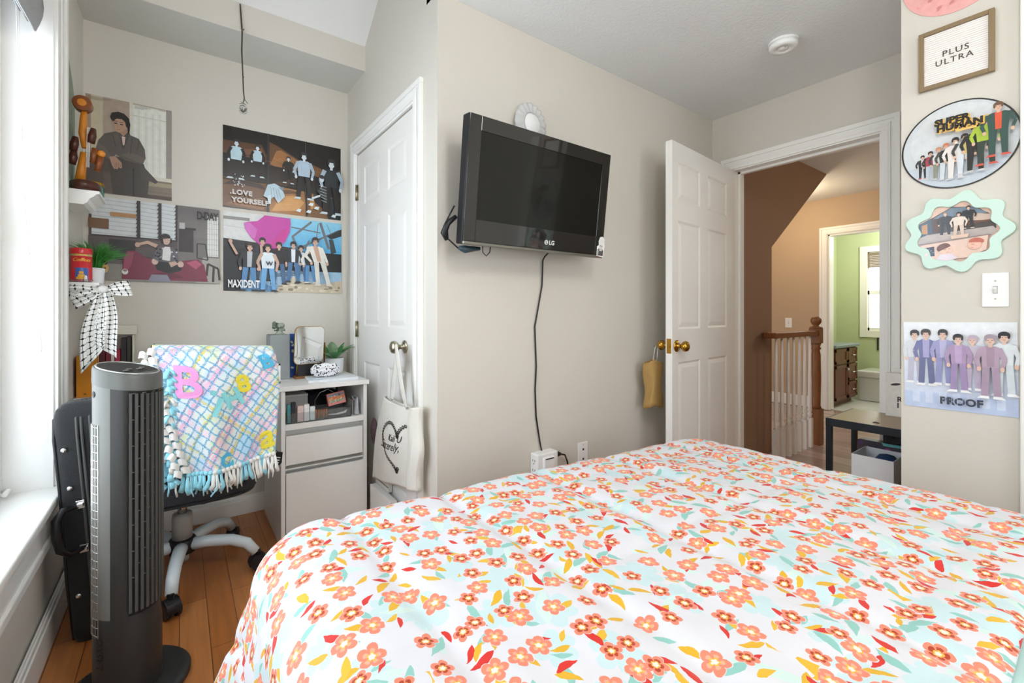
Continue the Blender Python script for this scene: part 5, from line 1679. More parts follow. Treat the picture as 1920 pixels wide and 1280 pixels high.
P(c, [(.46, .27), (.49, .15), (.58, .11), (.68, .15), (.69, .24), (.62, .30), (.5, .31)], '#232125'); c.ell(.475 * c.w, .255 * c.h, .013, .016, '#d0b3a4'); c.ell(.675 * c.w, .235 * c.h, .013, .016, '#d0b3a4')
P(c, [(.46, .29), (.48, .40), (.52, .45), (.61, .45), (.65, .38), (.66, .27), (.60, .25), (.50, .26)], '#67656b')
rng = random.Random(2)
for k in range(26): c.ell(rng.uniform(.475, .65) * c.w, rng.uniform(.28, .43) * c.h, .005, .004, rng.choice(['#24232a', '#c9c7cc']), rng.uniform(0, 3))
P(c, [(.53, .28), (.535, .40), (.55, .45), (.59, .45), (.60, .38), (.59, .27)], '#e2e0de')
P(c, [(.48, .43), (.42, .47), (.35, .44), (.345, .47), (.42, .51), (.50, .47)], '#c9a995'); c.ell(.345 * c.w, .45 * c.h, .010, .012, '#c9a995')
P(c, [(.58, .25), (.63, .27), (.66, .24), (.60, .19)], '#c9a995')
c.ell(.562 * c.w, .53 * c.h, .0155, .022, '#d4b3a2'); c.ell(.555 * c.w, .57 * c.h, .021, .018, '#251f20', 0, 16, -.2, PI + .6); c.line(p(.527, .56), p(.535, .49), .008, '#251f20'); c.line(p(.60, .56), p(.597, .50), .006, '#251f20')
for a in (.555, .575): c.ell(a * c.w, .535 * c.h, .002, .0014, '#33251f')
c.line(p(.558, .505), p(.572, .505), .0016, '#a8625a')
c.ell(.255 * c.w, .11 * c.h, .012, .014, '#ddd5d2'); c.ell(.255 * c.w, .125 * c.h, .008, .006, '#8a6a66')
c.text('D-DAY', .805 * c.w, .845 * c.h, .058, '#191414', sx=.58, bold=.0012, spacing=.86)
poster(c, -0.346, 1.274, 'poster of a person cross-legged on a red draped sofa, D-DAY title')

# bronze folded poster with pale figures
c = Canvas(0.622, 0.448, '#211d1b'); p = S(c)
for (pts, col) in (([(0, .66), (0, .82), (.30, .84), (.34, .72), (.34, .62), (.16, .66)], '#5e3f2b'), ([(.02, .70), (.20, .76), (.30, .80), (.33, .70), (.15, .68)], '#7a5338'),
                   ([(.36, .60), (.36, .90), (.44, .86), (.66, .70), (.66, .60)], '#6a4930'), ([(.37, .62), (.42, .80), (.46, .82), (.58, .74), (.66, .62), (.66, .58), (.40, .60)], '#a06d40'),
                   ([(.68, .58), (.70, .72), (.84, .66), (.88, .56), (.80, .55)], '#7d5636'), ([(.88, .58), (1, .72), (1, .62)], '#4a382c'),
                   ([(0, .02), (0, .40), (.15, .40), (.34, .36), (.34, 0)], '#6d4a32'), ([(0, .28), (.10, .38), (.28, .36), (.33, .28), (.15, .30)], '#3c2b21'), ([(.02, .05), (.15, .13), (.32, .10), (.32, .02)], '#8a5f3c'),
                   ([(.36, .0), (.36, .36), (.50, .34), (.66, .33), (.68, .0)], '#a87443'), ([(.38, .02), (.45, .22), (.60, .26), (.66, .18), (.60, .06)], '#d0995c'), ([(.40, .28), (.52, .32), (.64, .30), (.50, .26)], '#6a4930'),
                   ([(.69, .0), (.68, .36), (.76, .20), (.86, .10), (.88, .0)], '#7f5a38'), ([(.70, .30), (.74, .32), (.76, .14), (.72, .10)], '#c69052'), ([(.90, .0), (.90, .50), (1, .5), (1, 0)], '#232b30')): P(c, pts, col)
for k in range(5): c.line(p(.06 + .05 * k, .07 + .02 * k), p(.24 + .02 * k, .12 + .012 * k), .0014, '#b3824f'); c.line(p(.42 + .03 * k, .12 + .03 * k), p(.56 + .02 * k, .14 + .025 * k), .0016, '#e4b06f'); c.line(p(.40 + .04 * k, .70 + .01 * k), p(.48 + .035 * k, .66), .0014, '#caa06a')
P(c, [(0, .34), (0, .66), (.34, .61), (.34, .36)], '#241f1d'); P(c, [(.36, .36), (.36, .60), (.66, .585), (.66, .345)], '#2a211c'); P(c, [(.36, .36), (.60, .5), (.5, .36)], '#4a3222')
for x in (.35, .672): c.line(p(x, 0), p(x, 1), .0024, '#6f7173'); c.line(p(x + .006, 0), p(x + .006, 1), .006, '#191613')
for y in (.345, .655): c.line(p(0, y + .02), p(1, y - .06), .0016, '#8a7457')
BW = '#b9d3dd'
for (x, y, h_, ln, top) in ((.095, .36, .36, .02, BW), (.265, .42, .30, 0, BW), (.52, .40, .26, 0, '#2b2623'), (.655, .22, .46, 0, '#b3c6d8'), (.905, .06, .56, 0, '#2b3033')):
    c.person(x * c.w, y * c.h, h_ * c.h * 1.35, top=top, legs='#26211e', hair='#3a3636', skin='#d5dfe4', shoe='#c9d6dc', lean=ln, arms='#232022' if x < .3 else ('#a9bccb' if x > .6 else '#2b2623'), face=False)
P(c, [(.80, .30), (.77, .36), (.83, .44), (.86, .34), (.86, .22)], '#3c4142')
for k in range(6): c.line(p(.79 + .004 * k, .44 - .04 * k), p(.86, .42 - .04 * k), .0022, '#c3cfd4')
c.ell(.815 * c.w, .52 * c.h, .012, .017, '#d5dfe4'); c.ell(.815 * c.w, .555 * c.h, .014, .012, '#3a3636'); P(c, [(.72, .26), (.80, .31), (.80, .285), (.73, .235)], '#d5dfe4')
P(c, [(.31, .19), (.345, .34), (.40, .37), (.46, .33), (.49, .22), (.43, .12), (.40, .20), (.365, .16)], '#b3cbd6'); P(c, [(.34, .2), (.35, .10), (.37, .10), (.375, .22)], '#c6d8df'); P(c, [(.43, .33), (.48, .34), (.47, .28)], '#7d8f98')
for k in range(4): c.line(p(.37 + .02 * k, .31), p(.38 + .025 * k, .17), .002, '#7a8a93')
for (x, y) in ((.60, .05), (.69, .05), (.71, .15), (.76, .11), (.92, .03)): P(c, [(x - .02, y), (x + .02, y - .01), (x + .03, y + .03), (x, y + .035)], '#dfe7ea')
rng = random.Random(4)
for k in range(30): c.ell(rng.uniform(.07, .16) * c.w, rng.uniform(.26, .42) * c.h, .0016, .003, '#cfd8da')
c.text('.LOVE', .05 * c.w, .165 * c.h, .036, '#d8d4d2', bold=.0016, spacing=1.15); c.text('.LOVE', .05 * c.w, .165 * c.h, .036, '#6d4a32', bold=-.0012, spacing=1.15)
c.text('YOURSELF', .065 * c.w, .07 * c.h, .036, '#d8d4d2', bold=.0016, spacing=1.08); c.text('YOURSELF', .065 * c.w, .07 * c.h, .036, '#7a5338', bold=-.0012, spacing=1.08)
poster(c, 0.190, 1.694, 'folded bronze and black poster lettered LOVE YOURSELF', rough=0.28)

# blue sky poster with pink balloon
c = Canvas(0.624, 0.436, '#dcdcda'); p = S(c)
R(c, .45, .45, 1, 1, '#57b4e0'); c.grad(.45 * c.w, .5 * c.h, .55 * c.w, .5 * c.h, '#49aade', '#8fd0ea')
R(c, 0, .42, .45, 1, '#d9dad8'); R(c, 0, .90, .20, .94, '#8f8d8a'); c.line(p(0, .82), p(.2, .80), .0018, '#a9a8a5')
for (a, b_, d, e, w_) in ((.55, .75, .72, .98, .012), (.54, .88, .80, .84, .007), (.55, .76, .60, .58, .012), (.58, .58, .98, .90, .010), (.80, .98, .88, .62, .016), (.66, .60, .70, .72, .010), (.78, .97, .76, .66, .004), (.86, .97, .90, .84, .003)): c.line(p(a, b_), p(d, e), w_, '#6d7279')
P(c, [(.86, .80), (1, .92), (1, .82), (.90, .76)], '#2d3438'); P(c, [(.88, .76), (.92, .76), (.95, .58), (.90, .55)], '#394449')
R(c, 0, .10, 1, .56, '#17191d'); P(c, [(0, .56), (0, .66), (.55, .60), (.55, .52)], '#26282b'); R(c, .18, .40, .48, .56, '#49374a')
P(c, [(.16, .28), (1, .30), (1, .0), (.16, .0)], '#9fc3dd'); P(c, [(.40, .0), (.45, .10), (.60, .16), (.80, .12), (1, .18), (1, 0)], '#cdbfa6'); P(c, [(.50, .12), (.56, .22), (.62, .12)], '#d8cbb4')
R(c, 0, 0, .2, .42, '#121418'); P(c, [(.10, .0), (.30, .12), (.42, .04), (.42, 0)], '#5f93bd')
for k in range(5): c.line(p(.30 + .04 * k, .18 + .02 * k), p(.62 + .03 * k, .24 + .02 * k), .003, '#2b3b4b')
rng = random.Random(9)
for k in range(28): c.ell(rng.uniform(.42, .98) * c.w, rng.uniform(.01, .13) * c.h, rng.uniform(.006, .018), rng.uniform(.003, .008), rng.choice(['#e2d7c3', '#b9aa92', '#8f8371', '#d6c9b1']))
P(c, [(.155, .87), (.19, .89), (.26, .91), (.31, .98), (.315, .995), (.53, .99), (.535, .92), (.525, .80), (.49, .68), (.44, .585), (.38, .565), (.28, .60), (.21, .69), (.165, .79)], '#c443a3')
P(c, [(.155, .87), (.20, .885), (.26, .80), (.24, .68), (.21, .69), (.165, .79)], '#d06bbd'); P(c, [(.36, .6), (.42, .60), (.49, .72), (.52, .88), (.45, .8)], '#cb3a94')
JE = '#4f86b8'
for (x, y, h_, top, shirt, leg_, hair, ln, arms) in ((.30, .14, .56, '#2b2f3a', None, '#33475f', '#221c1c', 0, None), (.435, .10, .56, '#1b1b1f', None, '#41658d', '#1f1a1c', 0, None), (.63, .12, .52, '#cfdbe6', None, '#3e6a97', '#241d1b', -.02, '#1a1c20'),
                                                    (.555, .13, .55, '#1d2026', '#dfe6ee', '#426f9c', '#1f1a1a', 0, None), (.71, .13, .50, '#1a1d20', None, JE, '#e7dfcb', -.05, '#e7e4dc'), (.19, .0, .62, '#22242a', '#b9bcc2', JE, '#2a2320', .02, None), (.345, .0, .62, '#dfe8ee', None, '#6aa5d4', '#231d1c', -.01, '#c9a590'),
                                                    (.82, .10, .66, '#e2e0d6', '#c9a08a', '#d8d5cb', '#3a2a22', -.16, None)):
    c.person(x * c.w, y * c.h, h_ * c.h, top=top, legs=leg_, hair=hair, skin='#d2aa93', lean=ln, shirt=shirt, arms=arms, stance=.09, shoe='#2a2a2c' if x < .7 else '#d8d2c4')
c.line(p(.10, .46), p(.05, .60), .012, '#c9a590'); c.ell(.05 * c.w, .62 * c.h, .010, .010, '#c9a590'); c.line(p(.29, .46), p(.285, .60), .012, '#c9a590')
c.text('W', .325 * c.w, .34 * c.h, .032, '#1b1b1f', bold=.001)
c.text('MAXIDENT', .03 * c.w, .045 * c.h, .058, '#f3f3f3', sx=.52, bold=.0014)
poster(c, 0.192, 1.238, 'poster of a group in jeans under a pink balloon, MAXIDENT title')

# green picture on the window wall beside the casing
c = Canvas(0.27, 0.62, '#7f8d7a', 0.0012, [(0, 0), (.25, 0.02), (.27, .2), (.268, .44), (.22, .50), (.12, .58), (.0, .62)]); rng = random.Random(6)
for k in range(40):
    x, y = rng.uniform(.01, .235), rng.uniform(.04, .42)
    c.line((x, y), (x + rng.uniform(-.015, .015), y + rng.uniform(.03, .08)), rng.uniform(.003, .009), rng.choice(['#a9b7a6', '#5f6f5f', '#8fa291', '#6f7a62', '#bcc7b9', '#4d5a4c']))
P(c, [(0, .3), (.5, .1), (.85, .04), (0, .0)], '#9cc7b0'); P(c, [(0, .8), (.12, .86), (.2, .8), (.1, .7)], '#6a5a4a')
tag(c.build('art_print', west_side(XW + 0.0015, 2.412, 1.585), rough=.5), 'curling green painterly print on the wall above the small shelf', 'art print')

# ---------------------------------------------------------------- small shelves by the window
def crown_shelf(z, label, y0=2.43, y1=2.645):
    t_ = thing('wall_shelf', label, 'shelf', (XW, (y0 + y1) / 2, z - 0.03), None, 'small white wall shelves')
    prof = [(0, -.058), (.060, -.058), (.072, -.048), (.078, -.034), (.092, -.022), (.100, -.012), (.108, -.011), (.108, 0), (0, 0)]
    m = MB(); m.prism(prof, y0, y1, Matrix(((1, 0, 0, XW), (0, 0, 1, 0), (0, 1, 0, z), (0, 0, 0, 1))))
    m.build('ledge', M_WHITE, t_, bevel=0.001)
    return t_
crown_shelf(1.602, 'upper small white crown shelf holding the violin ornament')
crown_shelf(1.237, 'lower small white crown shelf holding the red tin')
M_ORANGE = mat('orange_brick_plastic', '#cf7f22', 0.35, var=0.08)
M_DKBROWN = mat('dark_brown_plastic', '#4a2418', 0.3, var=0.1)
M_MIDBROWN = mat('brown_plastic', '#7d431c', 0.3, var=0.1)
vo = thing('violin_ornament', 'orange and brown toy violin ornament on the upper shelf', 'ornament', (-0.315, 2.50, 1.602))
vx, vy = -0.309, 2.50
m = MB(); m.lathe([(0.001, -.020), (0.07, -.020), (0.085, -.012), (0.085, .012), (0.07, .018), (0.001, .018)], (vx + .005, vy - .02, 1.623), 28, None, 0.55, 0.8); m.build('body', M_DKBROWN, vo)
m = MB(); m.tube([(vx - .012, vy - .02, 1.64), (vx - .006, vy - .02, 1.70), (vx + .001, vy - .02, 1.76)], [0.017, 0.014, 0.012], 12); m.build('neck', M_ORANGE, vo)
m = MB(); m.tube([(vx + .004, vy - .018, 1.78), (vx - .004, vy - .016, 1.84), (vx - .002, vy - .014, 1.90), (vx + .0, vy - .014, 1.93)], [0.011, 0.013, 0.011, 0.009], 12); m.build('pegbox', M_ORANGE, vo)
m = MB(); m.cyl((vx - .004, vy - .036, 1.955), (vx - .004, vy + .01, 1.955), 0.030, seg=28); m.build('scroll', M_MIDBROWN, vo, bevel=.003); m = MB(); m.cyl((vx - .004, vy - .039, 1.955), (vx - .004, vy - .035, 1.955), 0.014, seg=20); m.build('scroll_centre', M_ORANGE, vo)
for (dx, z0, z1) in ((-.030, 1.705, 1.76), (-.026, 1.76, 1.815), (.026, 1.80, 1.86)): MB().tube([(vx + dx - .004, vy - .03, z0), (vx + dx, vy - .032, (z0 + z1) / 2), (vx + dx + .003, vy - .03, z1)], [.012, .014, .009], 10).build('peg', M_DKBROWN, vo)
for (dx, z) in ((.030, 1.765), (.045, 1.735)): MB().tube([(vx + dx - .004, vy - .03, z - .045), (vx + dx + .006, vy - .032, z + .015)], [.010, .012], 10).build('peg', M_MIDBROWN, vo)
MB().ball((vx + .054, vy - .035, 1.762), (.013, .010, .014)).build('peg_cap', M_ORANGE, vo)
m = MB()
for k in range(4): m.tube([(vx + .008 + .003 * k, vy - .034, 1.70), (vx + .012 + .003 * k, vy - .036, 1.86)], .0009, 5)
m.build('string', M_WHITE, vo)
M_TEALGLASS = mat('teal_glass', '#3f7f74', 0.15, var=.15, coat=.4)
cj = thing('candle_tin', 'teal round tin with gold lid behind the violin ornament', 'tin', (-0.292, 2.59, 1.602))
MB().lathe([(.001, 0), (.036, 0), (.037, .003), (.037, .05), (.001, .05)], (-.296, 2.59, 1.6025), 28).build('body', M_TEALGLASS, cj)
MB().lathe([(.038, .05), (.0385, .062), (.035, .066), (.001, .066)], (-.296, 2.59, 1.6025), 28).build('lid', M_BRASS, cj)
m = MB(); m.grid(lambda u, v: Vector((-.296 + .0376 * math.cos(-2.2 + u * 1.2), 2.59 + .0376 * math.sin(-2.2 + u * 1.2), 1.61 + .035 * v)), 10, 1); m.build('paper_label', mat('cream_label', '#d7d9b8', .6), cj)

M_RED = mat('red_tin_enamel', '#cf2b35', 0.3, var=.05, coat=.3)
rt = thing('red_tin', 'red cylindrical biscuit tin with gold script on the lower shelf', 'tin', (-0.318, 2.49, 1.2375))
cx_, cy_ = -.318, 2.492
MB().lathe([(.001, 0), (.0325, 0), (.033, .003), (.033, .122), (.001, .122)], (cx_, cy_, 1.2375), 32).build('body', M_RED, rt)
MB().lathe([(.0338, .114), (.0345, .118), (.0345, .134), (.032, .138), (.001, .138)], (cx_, cy_, 1.2375), 32).build('lid', M_RED, rt)
def wrapcyl(tris, a0, z0, r, k=1.0):
    vs, fs = tris
    return [Vector((cx_ + r * math.cos(a0 + q.x * k / r), cy_ + r * math.sin(a0 + q.x * k / r), z0 + q.y)) for q in vs], fs
m = MB()
for tx, z0, sz, sh_ in (('FAMACE', 1.345, .009, 0), ('Coffees', 1.322, .019, .4)):
    m.add(*wrapcyl(text_tris(tx, sz, sh_, 'CENTER', .0003), -1.45, z0, .0334))
m.build('script', mat('gold_print', '#e2b23c', .4), rt)
m = MB(); m.grid(lambda u, v: Vector((cx_ + .0334 * math.cos(-2.0 + 1.2 * u), cy_ + .0334 * math.sin(-2.0 + 1.2 * u), 1.246 + .05 * v)), 10, 1); m.build('blue_picture', mat('blue_print', '#3f63a8', .4, var=.2), rt)
m = MB()
for tt, q in ((.0, .018), (.01, .012), (.022, .008)): m.grid(lambda u, v, tt=tt, q=q: Vector((cx_ + .0337 * math.cos(-1.45 + (u - .5) * q * 50), cy_ + .0337 * math.sin(-1.45 + (u - .5) * q * 50), 1.25 + tt + .010 * v)), 8, 1)
m.build('gold_emblem', mat('gold_emblem_print', '#e0a21f', .4, var=.2), rt)
m = MB(); m.grid(lambda u, v: Vector((cx_ + .0334 * math.cos(2 * PI * u), cy_ + .0334 * math.sin(2 * PI * u), 1.343 + .008 * v)), 32, 1); m.build('floral_band', mat('floral_band_print', '#b9a56a', .5, var=.8, vscale=160), rt)
gp = thing('grass_plant', 'artificial green grass in a white pot on the lower shelf', 'plant', (-0.285, 2.535, 1.2375))
gx, gy = -.288, 2.575
MB().lathe([(.001, .0), (.027, .0), (.029, .003), (.034, .066), (.031, .068), (.029, .06), (.001, .058)], (gx, gy, 1.2375), 30).build('pot', M_POT, gp)
m = MB(); rng = random.Random(1)
for k in range(260):
    a = rng.uniform(0, 2 * PI); sp = rng.uniform(.02, .12); hh = rng.uniform(.12, .20) * (1 - .25 * sp / .1)
    r0 = rng.uniform(0, .022); w_ = rng.uniform(.0022, .0038)
    b0 = Vector((gx + r0 * math.cos(a), gy + r0 * math.sin(a), 1.295))
    lft = max(0, -(gx + math.cos(a) * sp) + XW + 0.02)
    pts = [b0 + Vector((math.cos(a) * sp * f * f + lft * f * f * 1.0, math.sin(a) * sp * f * f, hh * (f - .28 * f ** 3))) for f in (0, .25, .5, .75, 1)]
    m.tube(pts, [w_, w_ * 1.1, w_, w_ * .7, .0003], 4, sy=.35)
m.build('grass_blades', mat('green_grass_plastic', '#3f8f38', .45, var=.35, vscale=60), gp)
pt = thing('plush_toy', 'small tan plush toy behind the white pot', 'plush toy', (-0.25, 2.625, 1.2375))
M_TANPLUSH = mat('tan_plush', '#c99a5b', .9, var=.1, sheen=.4)
m = MB(); m.ball((-.285, 2.632, 1.262), (.024, .020, .026)); m.build('body', M_TANPLUSH, pt); m = MB(); m.ball((-.279, 2.628, 1.312), (.031, .026, .029)); m.build('head', M_TANPLUSH, pt)
m = MB(); m.ball((-.266, 2.615, 1.333), (.016, .014, .010)); m.build('hair', M_DKBROWN, pt); MB().cyl((-.262, 2.606, 1.309), (-.256, 2.603, 1.309), .0025, seg=8).build('eye', M_BLACK, pt)
gd = thing('glass_dish', 'shallow cut glass dish at the front of the lower shelf', 'dish', (-0.31, 2.45, 1.2375))
m = MB(); m.grid(lambda u, v: Vector((-.312 + (.028 + .006 * v) * math.cos(2 * PI * u), 2.452 + (.016 + .004 * v) * math.sin(2 * PI * u), 1.238 + .010 * v)), 36, 3); m.lathe([(.001, 0), (.028, 0), (.028, .002), (.001, .002)], (-.312, 2.452, 1.238), 30, None, 1, .58); m.build('bowl', M_ACRYL, gd, solid=.0015)
MB().lathe([(.006, 0), (.0045, .022), (.001, .026)], (-.300, 2.452, 1.2402), 12).build('trinket', M_WHITE, gd)


def net_material():
    m = bpy.data.materials.new('black_net_print_cotton'); N = NT(m)
    uv = N.n('ShaderNodeUVMap', uv_map='cloth').outputs[0]
    x, y, _ = N.sep(N.v('MULTIPLY', uv, (46, 46, 0)))
    y2 = N.m('ADD', y, N.m('MULTIPLY', N.m('FLOOR', x), 0.18))
    fx = N.m('ABSOLUTE', N.m('SUBTRACT', N.m('FRACT', x), .5)); fy = N.m('ABSOLUTE', N.m('SUBTRACT', N.m('FRACT', y2), .5))
    ln = N.m('MAXIMUM', N.lt(fx, .045), N.lt(fy, .045))
    dot = N.lt(N.m('ADD', N.m('POWER', N.m('DIVIDE', fx, .20), 4), N.m('POWER', N.m('DIVIDE', fy, .14), 4)), 1.0)
    N.put(N.b.inputs['Base Color'], N.mix(N.m('MAXIMUM', ln, dot), '#e6e5e0', '#16171a'))
    N.b.inputs['Roughness'].default_value = .85
    return m


def uvgrid(fn, nu, nv, su, sv):
    return [fn(i / nu, j / nv) for j in range(nv + 1) for i in range(nu + 1)], [(j * (nu + 1) + i, j * (nu + 1) + i + 1, (j + 1) * (nu + 1) + i + 1, (j + 1) * (nu + 1) + i) for j in range(nv) for i in range(nu)], [(i / nu * su, j / nv * sv) for j in range(nv + 1) for i in range(nu + 1)]


def cloth_obj(name, pieces, m, parent):
    mb = MB(); uvs = []
    for (v_, f_, u_) in pieces:
        mb.add(v_, f_, True); uvs += u_
    o = mb.build(name, m, parent, solid=.0016)
    ul = o.data.uv_layers.new(name='cloth')
    for li, l in enumerate(o.data.loops): ul.data[li].uv = uvs[l.vertex_index]
    return o


M_NET = net_material()
bw_ = thing('fabric_bow', 'large white bow with black net pattern hanging from the lower shelf', 'bow', (-0.24, 2.40, 1.2))
kx, ky, kz = -.243, 2.408, 1.205
def lobe(ax, az, ln, wd, tw=0):
    d = Vector((ax, 0, az)).normalized(); n_ = Vector((-d.z, 0, d.x))
    def f(u, v):
        w = wd * (0.22 + 0.78 * math.sin(min(1, v * 1.15) * PI / 2)) * (2 * u - 1)
        fold = .012 * math.sin(u * 10 + tw) * (1 - .3 * v)
        return Vector((kx, ky, kz)) + d * ln * v + n_ * w + Vector((0, -.012 * math.sin(v * PI) + fold, -.006 * v))
    return uvgrid(f, 14, 14, .08, .09)
cloth_obj('loop', [lobe(1, .22, .085, .030)], M_NET, bw_); cloth_obj('loop', [lobe(-1, .06, .10, .024, 1)], M_NET, bw_); cloth_obj('loop', [lobe(-.95, -.42, .10, .030, 2)], M_NET, bw_)
def tail(x0, x1, ln, w0, w1, cut, ph):
    def f(u, v):
        cx = kx + x0 + (x1 - x0) * v + .006 * math.sin(v * 5 + ph)
        w = w0 + (w1 - w0) * math.sin(v * PI * .62) ** 1.2
        return Vector((cx + w * (u - .5), ky - .008 + .010 * math.sin(u * 8 + ph + v * 2), kz - .005 - ln * v - cut * (u - .5) * v ** 4))
    return uvgrid(f, 14, 30, .085, .28)
cloth_obj('tail', [tail(.002, .012, .235, .045, .070, .06, 0)], M_NET, bw_); cloth_obj('tail', [tail(-.015, -.032, .270, .030, .075, -.10, 2)], M_NET, bw_)
MB().ball((kx, ky - .012, kz + .004), (.017, .016, .016), 14, 10).build('knot', mat('net_knot', '#d5d4d0', .85, var=.2, vscale=200), bw_)
m = MB(); m.tube([(kx, ky, kz), (kx - .03, ky + .015, kz + .012), (XW + .01, 2.427, 1.20)], .0012, 5); m.build('tie', M_BLACK, bw_)

# ---------------------------------------------------------------- things on the narrow desk
ZD = 0.7525
ob = thing('orange_box', 'tall orange cardboard box with black script on the desk', 'box', (-0.33, 2.70, ZD))
MB().box(-.355, 2.655, ZD, -.300, 2.80, .930).build('body', mat('orange_card', '#d98a13', .5, var=.03), ob, bevel=.001)
m = MB()
T = frame_T((-.3275, 2.6547, .912), (1, 0, 0), (0, 0, 1)); vs, fs = text_tris('Butter', .0125, .35, 'CENTER', .0005); m.add([T @ Vector((q.x, q.y, .0003)) for q in vs], fs)
vs, fs = text_tris('Cream', .005, 0, 'CENTER'); m.add([T @ Vector((q.x, q.y - .012, .0003)) for q in vs], fs)
m.prism([(-.003, -.143), (-.001, -.141), (-.001, -.148), (-.003, -.150)], .0001, .0004, T); m.prism([(.003, -.143), (.001, -.141), (.001, -.148), (.003, -.150)], .0001, .0004, T)
m.build('print', M_INK, ob)
c = Canvas(.035, .115, '#d9d8d2', .006); c.text('Wild Me', .024, .02, .024, '#1c1c1c', rot=PI / 2, bold=.0008)
tag(c.build('white_book', frame_T((-.352, 2.815, ZD + .175), (1, .1, 0), (0, 0, 1))), 'white book spine with black script behind the orange box', 'book')
tag(MB().box(-.356, 2.815, ZD, -.316, 2.895, ZD + .174).build('dark_box', mat('dark_brown_card', '#4d2620', .6), None, bevel=.001), 'dark brown box under the white book spine', 'box')
c = Canvas(.020, .20, '#a9aca9', .003); c.line((.004, .02), (.014, .18), .003, '#d9dcda')
tag(c.build('clear_ruler', frame_T((-.322, 2.80, ZD + .178), (1, .1, -.14), (.14, 0, 1))), 'grey ruler leaning behind the orange box', 'ruler')
cr = thing('desk_organiser', 'cream desk shelf of books behind the bow', 'organiser', (-.26, 2.84, ZD))
m = MB(); m.box(-.312, 2.815, ZD + .262, -.165, 2.895, ZD + .305); m.box(-.182, 2.83, ZD, -.176, 2.895, ZD + .262); m.box(-.308, 2.83, ZD, -.302, 2.895, ZD + .262); m.build('shelf', mat('cream_laminate', '#d6d2c0', .5), cr, bevel=.001)
for k, (col, w_, h_, lb) in enumerate((('#5f1f26', .020, .235, 'dark red book on the cream desk shelf'), ('#7a2c36', .016, .215, 'crimson book beside the dark red one on the desk'), ('#d9cfc4', .012, .21, 'pale book in the middle of the desk shelf'), ('#b02a4a', .018, .19, 'raspberry pink book on the desk shelf'), ('#2b2826', .020, .245, 'black book near the end of the desk shelf'), ('#3c3733', .014, .25, 'charcoal book at the end of the desk shelf'))):
    x0 = -.300 + sum((.022, .018, .015, .021, .022)[:k])
    tag(MB().box(x0, 2.835, ZD + .0005, x0 + w_, 2.89, ZD + h_).build('book', mat('cover_%s' % k, col, .5), None, bevel=.001), lb, 'book', 'books on the desk shelf')
pcup = thing('pen_cup', 'dark mesh cup of pens on the desk behind the fan', 'pen cup', (-.152, 2.80, ZD))
MB().lathe([(.001, 0), (.026, 0), (.028, .085), (.025, .085), (.024, .004), (.001, .004)], (-.152, 2.80, ZD + .0005), 20).build('cup', M_BLACK, pcup)
for k, (dx, dy, col) in enumerate(((-.014, 0, '#d9d9d6'), (.004, .008, '#2b2b33'), (.012, -.006, '#c9c2ba'))):
    tag(MB().cyl((-.152 + dx * .5, 2.80 + dy * .5, ZD + .006), (-.152 + dx * 1.4, 2.80 + dy * 1.4, ZD + .135 - .01 * k), .0035, seg=8).build('pen', mat('pen_%d' % k, col, .4)), ('white pen leaning left in the mesh cup', 'dark pen in the middle of the mesh cup', 'beige pen leaning right in the mesh cup')[k], 'pen', 'pens in the mesh cup')
hb = thing('hair_brush', 'black oval brush standing on the desk behind the chair', 'brush', (-.105, 2.83, ZD))
m = MB(); m.box(-.122, 2.82, ZD + .0005, -.082, 2.85, ZD + .06); m.build('stand', M_BLACK, hb, bevel=.004)
m = MB(); m.prism([(.017 * math.cos(t), .040 * math.sin(t)) for t in [2 * PI * k / 24 for k in range(24)]], -.006, .006, frame_T((-.100, 2.835, ZD + .172), (1, 0, 0), (0, 0, 1))); m.cyl((-.100, 2.835, ZD + .055), (-.100, 2.835, ZD + .14), .006); m.build('head', M_BLACK, hb, bevel=.002)
m = MB(); m.tube([Vector((-.125 + .035 * math.cos(t), 2.79, ZD + .075 + .035 * math.sin(t))) for t in [PI * k / 16 for k in range(-3, 20)]], .004, 8); m.box(-.135, 2.78, ZD + .0005, -.115, 2.80, ZD + .05)
tag(m.build('ring_light', M_BLACK), 'small black ring stand on the desk beside the pens', 'stand')

# ---------------------------------------------------------------- twig ornament
M_TWIG = mat('dark_twig_bark', '#4a4238', .9, var=.3, vscale=90)
tw = thing('twig_hanger', 'long thin twig with glass bulb hanging from the soffit', 'hanging ornament', (.248, 2.57, 2.64))
m = MB()
m.tube([(.240, 2.572, 2.632), (.243, 2.570, 2.58), (.248, 2.568, 2.50), (.246, 2.567, 2.40), (.250, 2.567, 2.30), (.254, 2.567, 2.20), (.257, 2.567, 2.172), (.252, 2.567, 2.146)], [.0030, .0034, .0036, .0034, .0032, .003, .0028, .002], 7)
m.tube([(.247, 2.567, 2.498), (.256, 2.566, 2.512)], .0018, 5); m.tube([(.257, 2.567, 2.168), (.272, 2.566, 2.150)], .0016, 5); m.tube([(.248, 2.567, 2.40), (.243, 2.566, 2.405)], .0014, 5); m.tube([(.252, 2.567, 2.27), (.256, 2.566, 2.277)], .0014, 5)
m.build('stick', M_TWIG, tw)
m = MB(); m.tube([(.247, 2.565, 2.503), (.243, 2.562, 2.507), (.247, 2.562, 2.497), (.252, 2.563, 2.503), (.248, 2.565, 2.498)], .0012, 5); m.tube([(.236, 2.562, 2.138), (.250, 2.560, 2.143), (.268, 2.562, 2.138), (.252, 2.560, 2.147), (.244, 2.562, 2.150), (.252, 2.562, 2.140)], .0018, 5); m.build('twine_tie', mat('grey_twine', '#8a877e', .9, var=.2), tw)
m = MB(); m.lathe([(.006, .018), (.014, .012), (.019, 0), (.018, -.012), (.012, -.020), (.003, -.023)], (.252, 2.567, 2.118), 24); m.build('glass_bulb', M_ACRYL, tw)
m = MB(); rng = random.Random(12)
